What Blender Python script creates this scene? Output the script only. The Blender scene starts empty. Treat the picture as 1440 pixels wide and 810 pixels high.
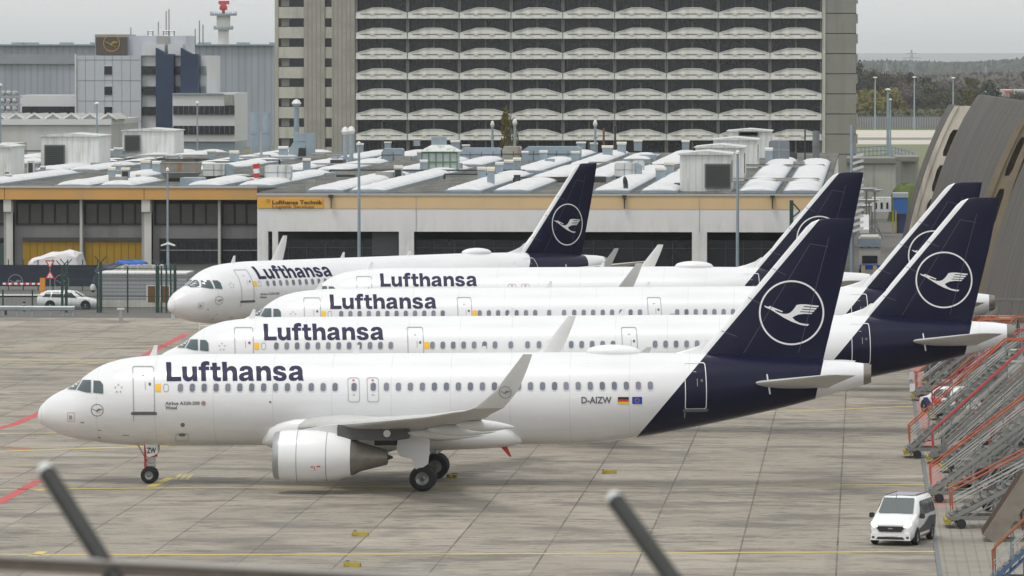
import bpy, bmesh, math, random
from mathutils import Vector, Matrix
from mathutils.geometry import tessellate_polygon
R = math.radians
S = bpy.context.scene
COL = S.collection

# ------------------------------------------------------------------ camera
F = 8000.0            # focal length in pixels of the 1440 wide photograph
YAW = R(3.54); CH = 19.0; PITCH = math.atan(315/F)
cam = bpy.data.cameras.new('camera'); cam.lens = 200; cam.sensor_width = 36
cam.clip_start = 1; cam.clip_end = 40000
cam.dof.use_dof = True; cam.dof.focus_distance = 270; cam.dof.aperture_fstop = 9.5
camo = bpy.data.objects.new('camera', cam); COL.objects.link(camo)
camo.location = (0, 0, CH); camo.rotation_euler = (math.pi/2-PITCH, 0, YAW)
S.camera = camo

# ------------------------------------------------------------------ sky, sun, exposure
W = bpy.data.worlds.new('World'); S.world = W; W.use_nodes = True
nt = W.node_tree; N = nt.nodes; L = nt.links; bgn = N['Background']
sky = N.new('ShaderNodeTexSky'); sky.sky_type = 'NISHITA'; sky.sun_disc = False
SUN_EL, SUN_AZ = 66, 215      # azimuth measured clockwise from +Y
sky.sun_elevation = R(SUN_EL); sky.sun_rotation = R(SUN_AZ); sky.dust_density = 3; sky.air_density = 1.2
hs = N.new('ShaderNodeHueSaturation'); hs.inputs['Saturation'].default_value = 0.10
mx = N.new('ShaderNodeMix'); mx.data_type = 'RGBA'; mx.inputs[0].default_value = 0.72
mx.inputs[7].default_value = (5.45, 5.6, 5.5, 1)      # even cloud sheet
tc = N.new('ShaderNodeTexCoord'); sx = N.new('ShaderNodeSeparateXYZ'); mr = N.new('ShaderNodeMapRange')
mr.inputs[1].default_value = 0.0; mr.inputs[2].default_value = 1.0; mr.inputs[3].default_value = 1.66; mr.inputs[4].default_value = 1.62
ml = N.new('ShaderNodeMix'); ml.data_type = 'RGBA'; ml.blend_type = 'MULTIPLY'; ml.inputs[0].default_value = 1
L.new(sky.outputs[0], hs.inputs['Color']); L.new(hs.outputs[0], mx.inputs[6])
L.new(tc.outputs['Generated'], sx.inputs[0]); L.new(sx.outputs[2], mr.inputs[0])
L.new(mx.outputs[2], ml.inputs[6]); L.new(mr.outputs[0], ml.inputs[7])
L.new(ml.outputs[2], bgn.inputs[0]); bgn.inputs[1].default_value = 0.11
sun = bpy.data.lights.new('sun', 'SUN'); sun.energy = 1.3; sun.angle = R(14); sun.color = (1, .96, .9)
suno = bpy.data.objects.new('sun', sun); COL.objects.link(suno)
suno.rotation_euler = (R(90-SUN_EL), 0, R(180-SUN_AZ)); suno.location = (0, 0, 100)
S.view_settings.view_transform = 'Standard'; S.view_settings.look = 'None'
S.view_settings.exposure = 0.0; S.view_settings.gamma = 1

# ------------------------------------------------------------------ helpers: pixels to world
_rt = Vector((math.cos(YAW), math.sin(YAW), 0)); _fw0 = Vector((-math.sin(YAW), math.cos(YAW), 0))
_fw = _fw0*math.cos(PITCH) - Vector((0, 0, 1))*math.sin(PITCH)
_up = _fw0*math.sin(PITCH) + Vector((0, 0, 1))*math.cos(PITCH)
C0 = Vector((0, 0, CH))
def ray(px, py): return _fw + _rt*((px-720)/F) + _up*((405-py)/F)
def PY(px, py, Y):                      # on the vertical plane at distance Y
    d = ray(px, py); return C0 + d*(Y/d.y)
def G(px, py, z=0.0):                   # on the level z
    d = ray(px, py); return C0 + d*((z-CH)/d.z)
def XX(px, Y): return PY(px, 405, Y).x
def ZZ(py, Y, px=720): return PY(px, py, Y).z

# ------------------------------------------------------------------ helpers: materials
MATS = {}
def mat(name, col, rough=.6, metal=0., var=0., vs=1., bump=0., coat=0., dirt=None, stretch=(1, 1, 1), spec=None):
    if name in MATS: return MATS[name]
    m = bpy.data.materials.new(name); m.use_nodes = True; MATS[name] = m
    n = m.node_tree.nodes; l = m.node_tree.links; b = n['Principled BSDF']
    c = (*col, 1)
    b.inputs['Base Color'].default_value = c; b.inputs['Roughness'].default_value = rough
    b.inputs['Metallic'].default_value = metal; b.inputs['Coat Weight'].default_value = coat
    b.inputs['Coat Roughness'].default_value = .12
    if spec is not None: b.inputs['Specular IOR Level'].default_value = spec
    if var or bump or dirt:
        t = n.new('ShaderNodeTexCoord'); mp = n.new('ShaderNodeMapping'); mp.inputs['Scale'].default_value = stretch
        ns = n.new('ShaderNodeTexNoise'); ns.inputs['Scale'].default_value = vs; ns.inputs['Detail'].default_value = 6
        ns.inputs['Roughness'].default_value = .62
        l.new(t.outputs['Object'], mp.inputs[0]); l.new(mp.outputs[0], ns.inputs[0])
        if var:
            r = n.new('ShaderNodeMapRange'); r.inputs[1].default_value = .25; r.inputs[2].default_value = .75
            r.inputs[3].default_value = 1-var; r.inputs[4].default_value = 1+var*.5
            l.new(ns.outputs[0], r.inputs[0])
            q = n.new('ShaderNodeMix'); q.data_type = 'RGBA'; q.blend_type = 'MULTIPLY'; q.inputs[0].default_value = 1
            q.inputs[6].default_value = c; l.new(r.outputs[0], q.inputs[7]); out = q.outputs[2]
            if dirt:
                n2 = n.new('ShaderNodeTexNoise'); n2.inputs['Scale'].default_value = vs*.6; n2.inputs['Detail'].default_value = 8
                m2 = n.new('ShaderNodeMapping'); m2.inputs['Scale'].default_value = (3, 3, .35)
                l.new(t.outputs['Object'], m2.inputs[0]); l.new(m2.outputs[0], n2.inputs[0])
                r2 = n.new('ShaderNodeMapRange'); r2.inputs[1].default_value = .5; r2.inputs[2].default_value = .72
                l.new(n2.outputs[0], r2.inputs[0]); q2 = n.new('ShaderNodeMix'); q2.data_type = 'RGBA'
                l.new(r2.outputs[0], q2.inputs[0]); l.new(out, q2.inputs[6]); q2.inputs[7].default_value = (*dirt, 1)
                out = q2.outputs[2]
            l.new(out, b.inputs['Base Color'])
        if bump:
            bp = n.new('ShaderNodeBump'); bp.inputs['Strength'].default_value = bump; bp.inputs['Distance'].default_value = .05
            l.new(ns.outputs[0], bp.inputs['Height']); l.new(bp.outputs[0], b.inputs['Normal'])
    return m
def emis(name, col, st):
    m = mat(name, col, .3); b = m.node_tree.nodes['Principled BSDF']
    b.inputs['Emission Color'].default_value = (*col, 1); b.inputs['Emission Strength'].default_value = st; return m
class NG:                              # tiny node graph writer
    def __init__(s, m): s.m = m; s.n = m.node_tree.nodes; s.l = m.node_tree.links
    def math(s, op, a, b=None, c=None, clamp=False):
        x = s.n.new('ShaderNodeMath'); x.operation = op; x.use_clamp = clamp
        for i, v in enumerate((a, b, c)):
            if v is None: continue
            if isinstance(v, (int, float)): x.inputs[i].default_value = v
            else: s.l.new(v, x.inputs[i])
        return x.outputs[0]
    def mix(s, f, a, b, mode='MIX'):
        x = s.n.new('ShaderNodeMix'); x.data_type = 'RGBA'; x.blend_type = mode
        for i, v in ((0, f), (6, a), (7, b)):
            if isinstance(v, (int, float)): x.inputs[i].default_value = v
            elif isinstance(v, tuple): x.inputs[i].default_value = (*v[:3], 1)
            else: s.l.new(v, x.inputs[i])
        return x.outputs[2]
    def noise(s, vec, sc, det=5, rough=.6, stretch=(1, 1, 1)):
        mp = s.n.new('ShaderNodeMapping'); mp.inputs['Scale'].default_value = stretch
        s.l.new(vec, mp.inputs[0]); x = s.n.new('ShaderNodeTexNoise')
        x.inputs['Scale'].default_value = sc; x.inputs['Detail'].default_value = det; x.inputs['Roughness'].default_value = rough
        s.l.new(mp.outputs[0], x.inputs[0]); return x.outputs[0]
    def rng(s, v, a, b, c=0., d=1.):
        x = s.n.new('ShaderNodeMapRange'); s.l.new(v, x.inputs[0])
        for i, q in enumerate((a, b, c, d)): x.inputs[i+1].default_value = q
        return x.outputs[0]
    def obj(s):
        t = s.n.new('ShaderNodeTexCoord'); x = s.n.new('ShaderNodeSeparateXYZ'); s.l.new(t.outputs['Object'], x.inputs[0])
        return t.outputs['Object'], x.outputs[0], x.outputs[1], x.outputs[2]
    def base(s, c, rough=None):
        b = s.n['Principled BSDF']; s.l.new(c, b.inputs['Base Color'])
        if rough is not None: s.l.new(rough, b.inputs['Roughness'])
    def bump(s, h, st=.3, dist=.05):
        bp = s.n.new('ShaderNodeBump'); bp.inputs['Strength'].default_value = st; bp.inputs['Distance'].default_value = dist
        s.l.new(h, bp.inputs['Height']); s.l.new(bp.outputs[0], s.n['Principled BSDF'].inputs['Normal'])

# ------------------------------------------------------------------ helpers: meshes and objects
class MB:
    def __init__(s): s.v = []; s.f = []; s.m = []
    def add(s, vs, fs, mi=0):
        o = len(s.v); s.v += [tuple(p) for p in vs]; s.f += [tuple(i+o for i in f) for f in fs]; s.m += [mi]*len(fs); return s
    def box(s, x0, x1, y0, y1, z0, z1, mi=0, M=None):
        p = [Vector((x, y, z)) for z in (z0, z1) for y in (y0, y1) for x in (x0, x1)]
        if M is not None: p = [M @ q for q in p]
        return s.add(p, [(0, 2, 3, 1), (4, 5, 7, 6), (0, 1, 5, 4), (2, 6, 7, 3), (0, 4, 6, 2), (1, 3, 7, 5)], mi)
    def tube(s, a, b, r, n=8, mi=0, r2=None, caps=True):
        a = Vector(a); b = Vector(b); d = (b-a).normalized(); r2 = r if r2 is None else r2
        u = d.orthogonal().normalized(); w = d.cross(u); v = []
        for p, q in ((a, r), (b, r2)):
            for i in range(n):
                t = 2*math.pi*i/n; v.append(p+u*q*math.cos(t)+w*q*math.sin(t))
        f = [(i, (i+1) % n, n+(i+1) % n, n+i) for i in range(n)]
        if caps: f += [tuple(range(n))[::-1], tuple(range(n, 2*n))]
        return s.add(v, f, mi)
    def bar(s, a, b, w, h=None, mi=0):      # square bar
        h = h or w; a = Vector(a); b = Vector(b); d = (b-a).normalized()
        up = Vector((0, 0, 1)) if abs(d.z) < .99 else Vector((0, 1, 0))
        sd = d.cross(up).normalized()*w/2; u = sd.cross(d).normalized()*h/2; v = []
        for p in (a, b): v += [p-sd-u, p+sd-u, p+sd+u, p-sd+u]
        return s.add(v, [(0, 1, 5, 4), (1, 2, 6, 5), (2, 3, 7, 6), (3, 0, 4, 7), (3, 2, 1, 0), (4, 5, 6, 7)], mi)
    def path(s, pts, r, n=8, mi=0):
        for a, b in zip(pts[:-1], pts[1:]): s.tube(a, b, r, n, mi)
        return s
    def loft(s, rings, mi=0, caps=True, closed=True):
        o = len(s.v); n = len(rings[0]); v = [p for r in rings for p in r]; f = []
        for k in range(len(rings)-1):
            for i in range(n if closed else n-1):
                j = (i+1) % n; f.append((k*n+i, k*n+j, (k+1)*n+j, (k+1)*n+i))
        if caps and closed: f += [tuple(range(n))[::-1], tuple(range((len(rings)-1)*n, len(rings)*n))]
        return s.add(v, f, mi)
    def lathe(s, c, ax, prof, n=28, mi=0):  # prof: (distance along ax, radius)
        c = Vector(c); d = Vector(ax).normalized(); u = d.orthogonal().normalized(); w = d.cross(u); rg = []
        for t, r in prof: rg.append([c+d*t+(u*math.cos(2*math.pi*i/n)+w*math.sin(2*math.pi*i/n))*r for i in range(n)])
        return s.loft(rg, mi, caps=False)
    def prism(s, pts, a, b, mi=0, M=None):   # pts in (x,z), thick in y from a to b
        n = len(pts); v = [Vector((p[0], a, p[1])) for p in pts]+[Vector((p[0], b, p[1])) for p in pts]
        if M is not None: v = [M @ q for q in v]
        return s.add(v, [tuple(range(n)), tuple(range(n, 2*n))[::-1]]+[(i, n+i, n+(i+1) % n, (i+1) % n) for i in range(n)], mi)
    def poly(s, outer, holes=(), fn=lambda x, z: (x, 0, z), mi=0):
        loops = [[Vector((p[0], p[1], 0)) for p in l] for l in [outer, *holes]]
        flat = [p for l in loops for p in l]; tr = tessellate_polygon(loops)
        return s.add([fn(p.x, p.y) for p in flat], [tuple(t) for t in tr], mi)
    def mesh(s, name):
        me = bpy.data.meshes.new(name); me.from_pydata(s.v, [], s.f); me.polygons.foreach_set('material_index', s.m); me.update(); return me
    def build(s, name, mats, parent=None, smooth=False, **kw):
        me = s.mesh(name)
        if smooth is not False:
            bm = bmesh.new(); bm.from_mesh(me); bmesh.ops.remove_doubles(bm, verts=bm.verts, dist=1e-5)
            bmesh.ops.recalc_face_normals(bm, faces=bm.faces); bm.to_mesh(me); bm.free()
            me.polygons.foreach_set('use_smooth', [True]*len(me.polygons))
            me.set_sharp_from_angle(angle=R(40 if smooth is True else smooth))
        for m in (mats if isinstance(mats, (list, tuple)) else [mats]): me.materials.append(m)
        return link(name, me, parent, **kw)
def link(name, data, parent=None, **kw):
    o = bpy.data.objects.new(name, data); COL.objects.link(o)
    if parent is not None: o.parent = parent
    tag(o, **kw); return o
def tag(o, label=None, cat=None, group=None, kind=None):
    for k, v in (('label', label), ('category', cat), ('group', group), ('kind', kind)):
        if v: o[k] = v
    return o
def empty(name, loc=(0, 0, 0), label=None, cat=None, group=None, rz=0):
    o = link(name, None, None, label=label, cat=cat, group=group); o.location = loc; o.rotation_euler = (0, 0, rz); return o
def copy_tree(o, parent=None):
    c = o.copy(); COL.objects.link(c); c.parent = parent
    for ch in list(o.children): copy_tree(ch, c)
    return c
def arc(cx, cy, rx, ry, a0, a1, n=12):
    return [(cx+rx*math.cos(R(a0+(a1-a0)*i/n)), cy+ry*math.sin(R(a0+(a1-a0)*i/n))) for i in range(n+1)]
def rrect(x0, x1, z0, z1, r, n=4):
    return arc(x1-r, z1-r, r, r, 0, 90, n)+arc(x0+r, z1-r, r, r, 90, 180, n)+arc(x0+r, z0+r, r, r, 180, 270, n)+arc(x1-r, z0+r, r, r, 270, 360, n)

# ------------------------------------------------------------------ materials
WHITE = mat('white_paint', (.76, .765, .78), .32, var=.05, vs=.7, coat=.4)
GREYP = mat('grey_wing_paint', (.50, .50, .49), .38, var=.10, vs=.8)
LGREY = mat('light_grey_paint', (.62, .62, .62), .4, var=.08, vs=1.2)
NAVY = mat('navy_paint', (.008, .009, .03), .22, var=.1, vs=.9, coat=.5)
LINE = mat('panel_line_grey', (.33, .34, .36), .6)
DARKLINE = mat('dark_line', (.10, .105, .12), .6)
STRIPEW = mat('stripe_white', (.75, .75, .76), .4)
YEL = mat('yellow_patch', (.85, .50, .02), .5)
WIN = mat('cabin_window_glass', (.17, .18, .235), .25)
def _w():
    n = WIN.node_tree.nodes; l = WIN.node_tree.links; oi = n.new('ShaderNodeObjectInfo'); q = n.new('ShaderNodeMix'); q.data_type = 'RGBA'
    q.inputs[6].default_value = (.13, .14, .18, 1); q.inputs[7].default_value = (.21, .22, .27, 1); l.new(oi.outputs['Random'], q.inputs[0]); l.new(q.outputs[2], n['Principled BSDF'].inputs['Base Color'])
_w()
WINR = mat('window_surround', (.62, .62, .65), .4)
GLASS = mat('cockpit_glass', (.045, .075, .085), .06, spec=.8)
TYRE = mat('tyre_rubber', (.018, .018, .02), .8, var=.2, vs=8)
RIM = mat('rim_metal', (.26, .27, .28), .4, .5)
STEEL = mat('steel', (.40, .41, .42), .4, .7, var=.1, vs=3)
EXH = mat('exhaust_metal', (.26, .24, .215), .42, .6, var=.2, vs=3)
DKMET = mat('dark_metal', (.06, .06, .065), .5, .4, var=.2, vs=3)
RED = mat('red_paint', (.50, .03, .03), .5)
BLACK = mat('black_plastic', (.015, .015, .016), .5)
LETTER = mat('navy_lettering', (.012, .013, .055), .5, spec=.25)
GERB = mat('flag_black', (.01, .01, .01), .5); GERY = mat('flag_gold', (.8, .5, .02), .5); EUB = mat('flag_blue', (.01, .05, .35), .5)
ORANGE = mat('orange_handrail', (.44, .095, .035), .5, var=.25, vs=2)
ALU = mat('aluminium', (.24, .24, .23), .55, .2, var=.2, vs=2)
RUST = mat('rusty_brown', (.16, .07, .035), .7, var=.3, vs=3)
CHOCK = mat('yellow_chock', (.36, .28, .02), .6, var=.3, vs=6)
GALV = mat('galvanised_duct', (.27, .335, .39), .5, .15, var=.15, vs=1.5)
CREAM = mat('cream_cap', (.62, .59, .50), .6, var=.2, vs=2)
SHEDW = mat('shed_white', (.58, .60, .59), .6, var=.16, vs=1.2, dirt=(.30, .31, .28))
CONC = mat('concrete_facade', (.40, .385, .34), .85, var=.16, vs=.5, bump=.1, dirt=(.24, .235, .21))
CONCL = mat('light_concrete', (.52, .51, .47), .85, var=.14, vs=.6, dirt=(.38, .37, .34))
CONCW = mat('white_concrete', (.56, .55, .525), .8, var=.10, vs=.4, dirt=(.40, .395, .37))
DGLASS = mat('dark_window_glass', (.012, .015, .023), .18, var=.3, vs=.4)
MULL = mat('dark_mullion', (.06, .055, .05), .6)
ASPH = mat('asphalt', (.12, .115, .11), .9, var=.25, vs=.35, bump=.1)
GREEN = mat('green_post', (.015, .05, .04), .5)

# ------------------------------------------------------------------ setting: ground
def sheet(name, x0, x1, y0, y1, z, m, n=1, kind='structure'):
    b = MB(); b.add([(x0, y0, z), (x1, y0, z), (x1, y1, z), (x0, y1, z)], [(0, 1, 2, 3)])
    return b.build(name, m, kind=kind)
gm = mat('terrain', (.10, .12, .055), .95); g = NG(gm); o_, x_, y_, z_ = g.obj()
n1 = g.rng(g.noise(o_, .004, 6), .35, .65); n2 = g.rng(g.noise(o_, .05, 5), .3, .7)
g.base(g.mix(n2, g.mix(n1, (.085, .10, .045), (.15, .14, .085)), (.11, .12, .07)))
sheet('ground', -9900, 9900, -150, 33000, 0, gm)

am = mat('apron_concrete', (.3, .27, .22), .82); g = NG(am); o_, x_, y_, z_ = g.obj()
SX, SY, JX = 3.79, 5.0, -12.37
wob = g.math('MULTIPLY', g.math('SUBTRACT', g.noise(o_, .6, 3), .5), .10)
def joint(c, ph, size, w):
    t = g.math('ADD', g.math('MULTIPLY', g.math('SUBTRACT', c, ph), 1/size), wob if w > .05 else 0.)
    fr = g.math('FRACT', g.math('ADD', t, 100.5)); dd = g.math('MULTIPLY', g.math('ABSOLUTE', g.math('SUBTRACT', fr, .5)), size)
    return g.rng(dd, w*.5, w, 1, 0)
wob = g.math('MULTIPLY', wob, .12)
jx = joint(x_, JX, SX, .045); jy = joint(y_, 3.1, SY, .055)
jn = g.rng(g.noise(o_, .22, 5, .7), .35, .65, .25, 1.0)
vx = g.n.new('ShaderNodeCombineXYZ')
g.l.new(g.math('FLOOR', g.math('ADD', g.math('MULTIPLY', g.math('SUBTRACT', x_, JX), 1/SX), 100)), vx.inputs[0])
g.l.new(g.math('FLOOR', g.math('ADD', g.math('MULTIPLY', g.math('SUBTRACT', y_, 3.1), 1/SY), 100)), vx.inputs[1])
wn = g.n.new('ShaderNodeTexWhiteNoise'); wn.noise_dimensions = '2D'; g.l.new(vx.outputs[0], wn.inputs[0])
c = g.mix(g.rng(wn.outputs[0], 0, 1), (.266, .230, .188), (.372, .328, .270))
big = g.rng(g.noise(o_, .045, 5, .6), .35, .68)
c = g.mix(big, c, (.245, .217, .176))
blot = g.rng(g.noise(o_, .30, 7, .66, (.50, 1, 1)), .50, .60)
c = g.mix(g.math('MULTIPLY', blot, .80), c, (.128, .115, .098))
patch = g.rng(g.noise(o_, .07, 4, .6), .38, .60)
blot2 = g.rng(g.noise(o_, .8, 6, .7, (.5, 1, 1)), .53, .62)
c = g.mix(g.math('MULTIPLY', g.math('MULTIPLY', blot2, g.math('ADD', patch, .15)), .85), c, (.135, .118, .10))
b3 = g.rng(g.noise(o_, 1.7, 6, .72, (.45, 1, 1)), .52, .62)
c = g.mix(g.math('MULTIPLY', g.math('MULTIPLY', b3, g.rng(g.noise(o_, .09, 3), .35, .55)), .85), c, (.10, .09, .08))
lite = g.rng(g.noise(o_, .5, 6, .65, (.3, 1, 1)), .55, .75)
c = g.mix(g.math('MULTIPLY', lite, .45), c, (.39, .36, .305))
fine = g.rng(g.noise(o_, 5, 6, .75), .3, .7, .84, 1.12)
c = g.mix(1., c, fine, 'MULTIPLY')
halo = joint(x_, JX, SX, .55)
c = g.mix(g.math('MULTIPLY', g.math('MULTIPLY', halo, g.rng(g.noise(o_, .12, 4, .6, (1, .6, 1)), .55, .7)), .55), c, (.14, .13, .12))
c = g.mix(g.math('MULTIPLY', jx, jn), c, (.045, .04, .036))
c = g.mix(g.math('MULTIPLY', g.math('MULTIPLY', jy, jn), .38), c, (.09, .08, .07))
g.base(c, g.rng(g.noise(o_, .4, 4), .3, .7, .6, .9))
g.bump(g.math('SUBTRACT', g.noise(o_, 3, 5, .7), jx), .25, .02)
EDGE = 2.85
sheet('apron', -420, EDGE, -100, 423, .008, am)
sheet('service_road', -420, 60, 423, 760, .004, ASPH)

gmm = mat('grooved_paving', (.3, .27, .23), .85); g = NG(gmm); o_, x_, y_, z_ = g.obj()
fx = g.math('ABSOLUTE', g.math('SUBTRACT', g.math('FRACT', g.math('MULTIPLY', g.math('ADD', x_, 50), 1/.42)), .5))
fy = g.math('ABSOLUTE', g.math('SUBTRACT', g.math('FRACT', g.math('MULTIPLY', g.math('ADD', y_, 50), 1/2.4)), .5))
lx = g.rng(fx, .05, .13, 1, 0); ly = g.rng(fy, .02, .04, 1, 0)
c = g.mix(g.rng(g.noise(o_, .25, 6), .3, .7), (.29, .262, .22), (.185, .168, .145))
c = g.mix(g.math('MULTIPLY', g.math('MULTIPLY', lx, g.rng(g.noise(o_, .6, 4), .35, .6, .35, 1)), .6), c, (.13, .12, .105)); c = g.mix(g.math('MULTIPLY', ly, .3), c, (.12, .11, .10))
# red painted bay edges on the paving
ry = g.math('MULTIPLY', g.math('MULTIPLY', g.rng(y_, 243, 246), g.rng(g.noise(o_, .03, 1), .40, .42)), g.rng(g.noise(o_, .8, 6, .7), .38, .55, .3, 1)); rx = g.rng(x_, 3.0, 3.05); rx2 = g.rng(x_, 3.55, 3.6, 1, 0)
c = g.mix(g.math('MULTIPLY', g.math('MULTIPLY', g.math('MULTIPLY', rx, rx2), ry), .7), c, (.45, .12, .12))
g.base(c)
sheet('paving', EDGE, 30, -100, 430, .008, gmm)
b = MB(); b.box(EDGE-.06, EDGE+.10, -100, 423, .009, .022)
b.build('drain_channel', mat('drain_steel', (.16, .17, .18), .7, .2, var=.3, vs=1.), kind='structure')

# painted lines on the apron, laid from ground points
def gline(name, pts, w, m, z=.014, dash=None, kind='structure'):
    b = MB()
    for (a, c_) in zip(pts[:-1], pts[1:]):
        A = Vector(a); B = Vector(c_); n_ = max(1, int((B-A).length/6)) if not dash else 1
        d = (B-A).normalized(); s_ = Vector((-d.y, d.x, 0))*w/2
        q = [A-s_, B-s_, B+s_, A+s_]
        b.add([(p.x, p.y, z) for p in q], [(0, 1, 2, 3)])
    return b.build(name, m, kind=kind)
def paint(name, col, wear):
    m = mat(name, col, .7); g = NG(m); o_, x_, y_, z_ = g.obj()
    f = g.rng(g.noise(o_, .5, 8, .75), .42, .62)
    g.base(g.mix(g.math('MULTIPLY', f, wear), col, (.26, .235, .19))); return m
YLINE = paint('yellow_line_paint', (.66, .50, .07), .35); YFAINT = paint('faded_yellow_paint', (.50, .41, .13), .7)
RLINE = paint('red_line_paint', (.48, .045, .055), .25); WLINE = paint('white_line_paint', (.6, .6, .58), .5)
def gl(name, pix, w, m): return gline(name, [G(*p) for p in pix], w, m)
gl('line_marking', [(-60, 780.5), (200, 780.2), (660, 779.4), (1318, 776)], .34, YLINE)
gl('line_marking', [(-60, 689), (300, 686), (700, 683.5), (1300, 681.8)], .30, YLINE)
gl('line_marking', [(-60, 637), (120, 631), (240, 627), (520, 622)], .4, YLINE)
gl('line_marking', [(-60, 611), (300, 606), (900, 586), (1180, 576), (1284, 571.5)], .32, YLINE)
gl('line_marking', [(-60, 506.5), (150, 506.5), (260, 507)], .5, YLINE)
gl('line_marking', [(-60, 518), (60, 516), (140, 511)], .4, YFAINT)
gl('line_marking', [(-60, 491), (110, 490.5), (260, 486)], .4, YFAINT)
gl('line_marking', [(-60, 651), (60, 655)], .12, YFAINT)
gl('line_marking', [(-60, 617), (20, 597), (100, 562), (215, 494), (262, 470)], .55, RLINE)
gl('line_marking', [(-70, 738), (0, 706), (55, 676)], .5, RLINE)
gl('line_marking', [(-60, 627), (40, 631)], .5, RLINE)
gl('line_marking', [(-60, 664), (40, 666)], .2, RLINE)
gl('line_marking', [(212, 684.5), (225, 679)], .45, YLINE); gl('line_marking', [(226, 678), (241, 672)], .45, YLINE)
gl('line_marking', [(45, 783), (60, 776)], .4, YLINE); gl('line_marking', [(50, 690), (62, 689)], .5, YLINE)
for i in range(3): gl('line_marking', [(246+i*8, 675), (254+i*8, 667)], .2, YFAINT)

# grass strip, taxiway, fence meadow far behind
GRASS = mat('grass_green', (.09, .12, .03), .95, var=.35, vs=.2)
TAXI = mat('taxiway_concrete', (.50, .46, .40), .85, var=.12, vs=.02)
TAXID = mat('taxiway_rubber', (.20, .19, .18), .85, var=.2, vs=.03)
sheet('taxiway', -120, 400, 1350, 1640, .012, TAXI)
sheet('taxiway_wear', -120, 400, 1425, 1475, .02, TAXID)
sheet('grass_verge', -200, 500, 1640, 1740, .016, GRASS)
sheet('meadow', -80, 60, 800, 1350, .010, mat('meadow_green', (.16, .17, .085), .95, var=.3, vs=.05))
#@@STRUCT
# ------------------------------------------------------------------ airliners
TAB = [(0, 3.30, 3.18, .05), (.08, 3.60, 2.98, .26), (.25, 3.84, 2.86, .44), (.56, 4.12, 2.70, .68), (.86, 4.31, 2.52, .88), (1.4, 4.56, 2.33, 1.15), (1.7, 4.72, 2.25, 1.27),
       (2.04, 4.98, 2.18, 1.38), (2.33, 5.20, 2.14, 1.47), (2.77, 5.48, 2.08, 1.58), (3.26, 5.69, 2.02, 1.68), (3.84, 5.85, 1.97, 1.78), (4.48, 5.94, 1.93, 1.86),
       (5.66, 6.03, 1.91, 1.95), (6.6, 6.06, 1.90, 1.975), (8, 6.06, 1.90, 1.975), (23.6, 6.06, 1.90, 1.975), (25.4, 6.05, 1.97, 1.96), (27.1, 6.02, 2.20, 1.90), (28.7, 6.0, 2.48, 1.79),
       (30.3, 5.97, 2.79, 1.63), (32, 5.90, 3.15, 1.43), (33.5, 5.80, 3.49, 1.22), (34.8, 5.70, 3.82, 1.02), (36, 5.62, 4.18, .78), (36.9, 5.55, 4.42, .58), (37.25, 5.50, 4.52, .50)]
def ctab(tab, s):
    if s <= tab[0][0]: return tab[0][1:]
    for i in range(len(tab)-1):
        if s <= tab[i+1][0]:
            x0, x1 = tab[i][0], tab[i+1][0]; t = (s-x0)/(x1-x0); out = []
            for k in range(1, len(tab[0])):
                p1, p2 = tab[i][k], tab[i+1][k]
                m1 = (p2-tab[i-1][k])/(x1-tab[i-1][0]) if i > 0 else (p2-p1)/(x1-x0)
                m2 = (tab[i+2][k]-p1)/(tab[i+2][0]-x0) if i+2 < len(tab) else (p2-p1)/(x1-x0)
                if p1 == p2: m1 = m2 = 0
                h = x1-x0
                out.append((2*t**3-3*t*t+1)*p1+(t**3-2*t*t+t)*h*m1+(-2*t**3+3*t*t)*p2+(t**3-t*t)*h*m2)
            return tuple(out)
    return tab[-1][1:]

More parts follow.
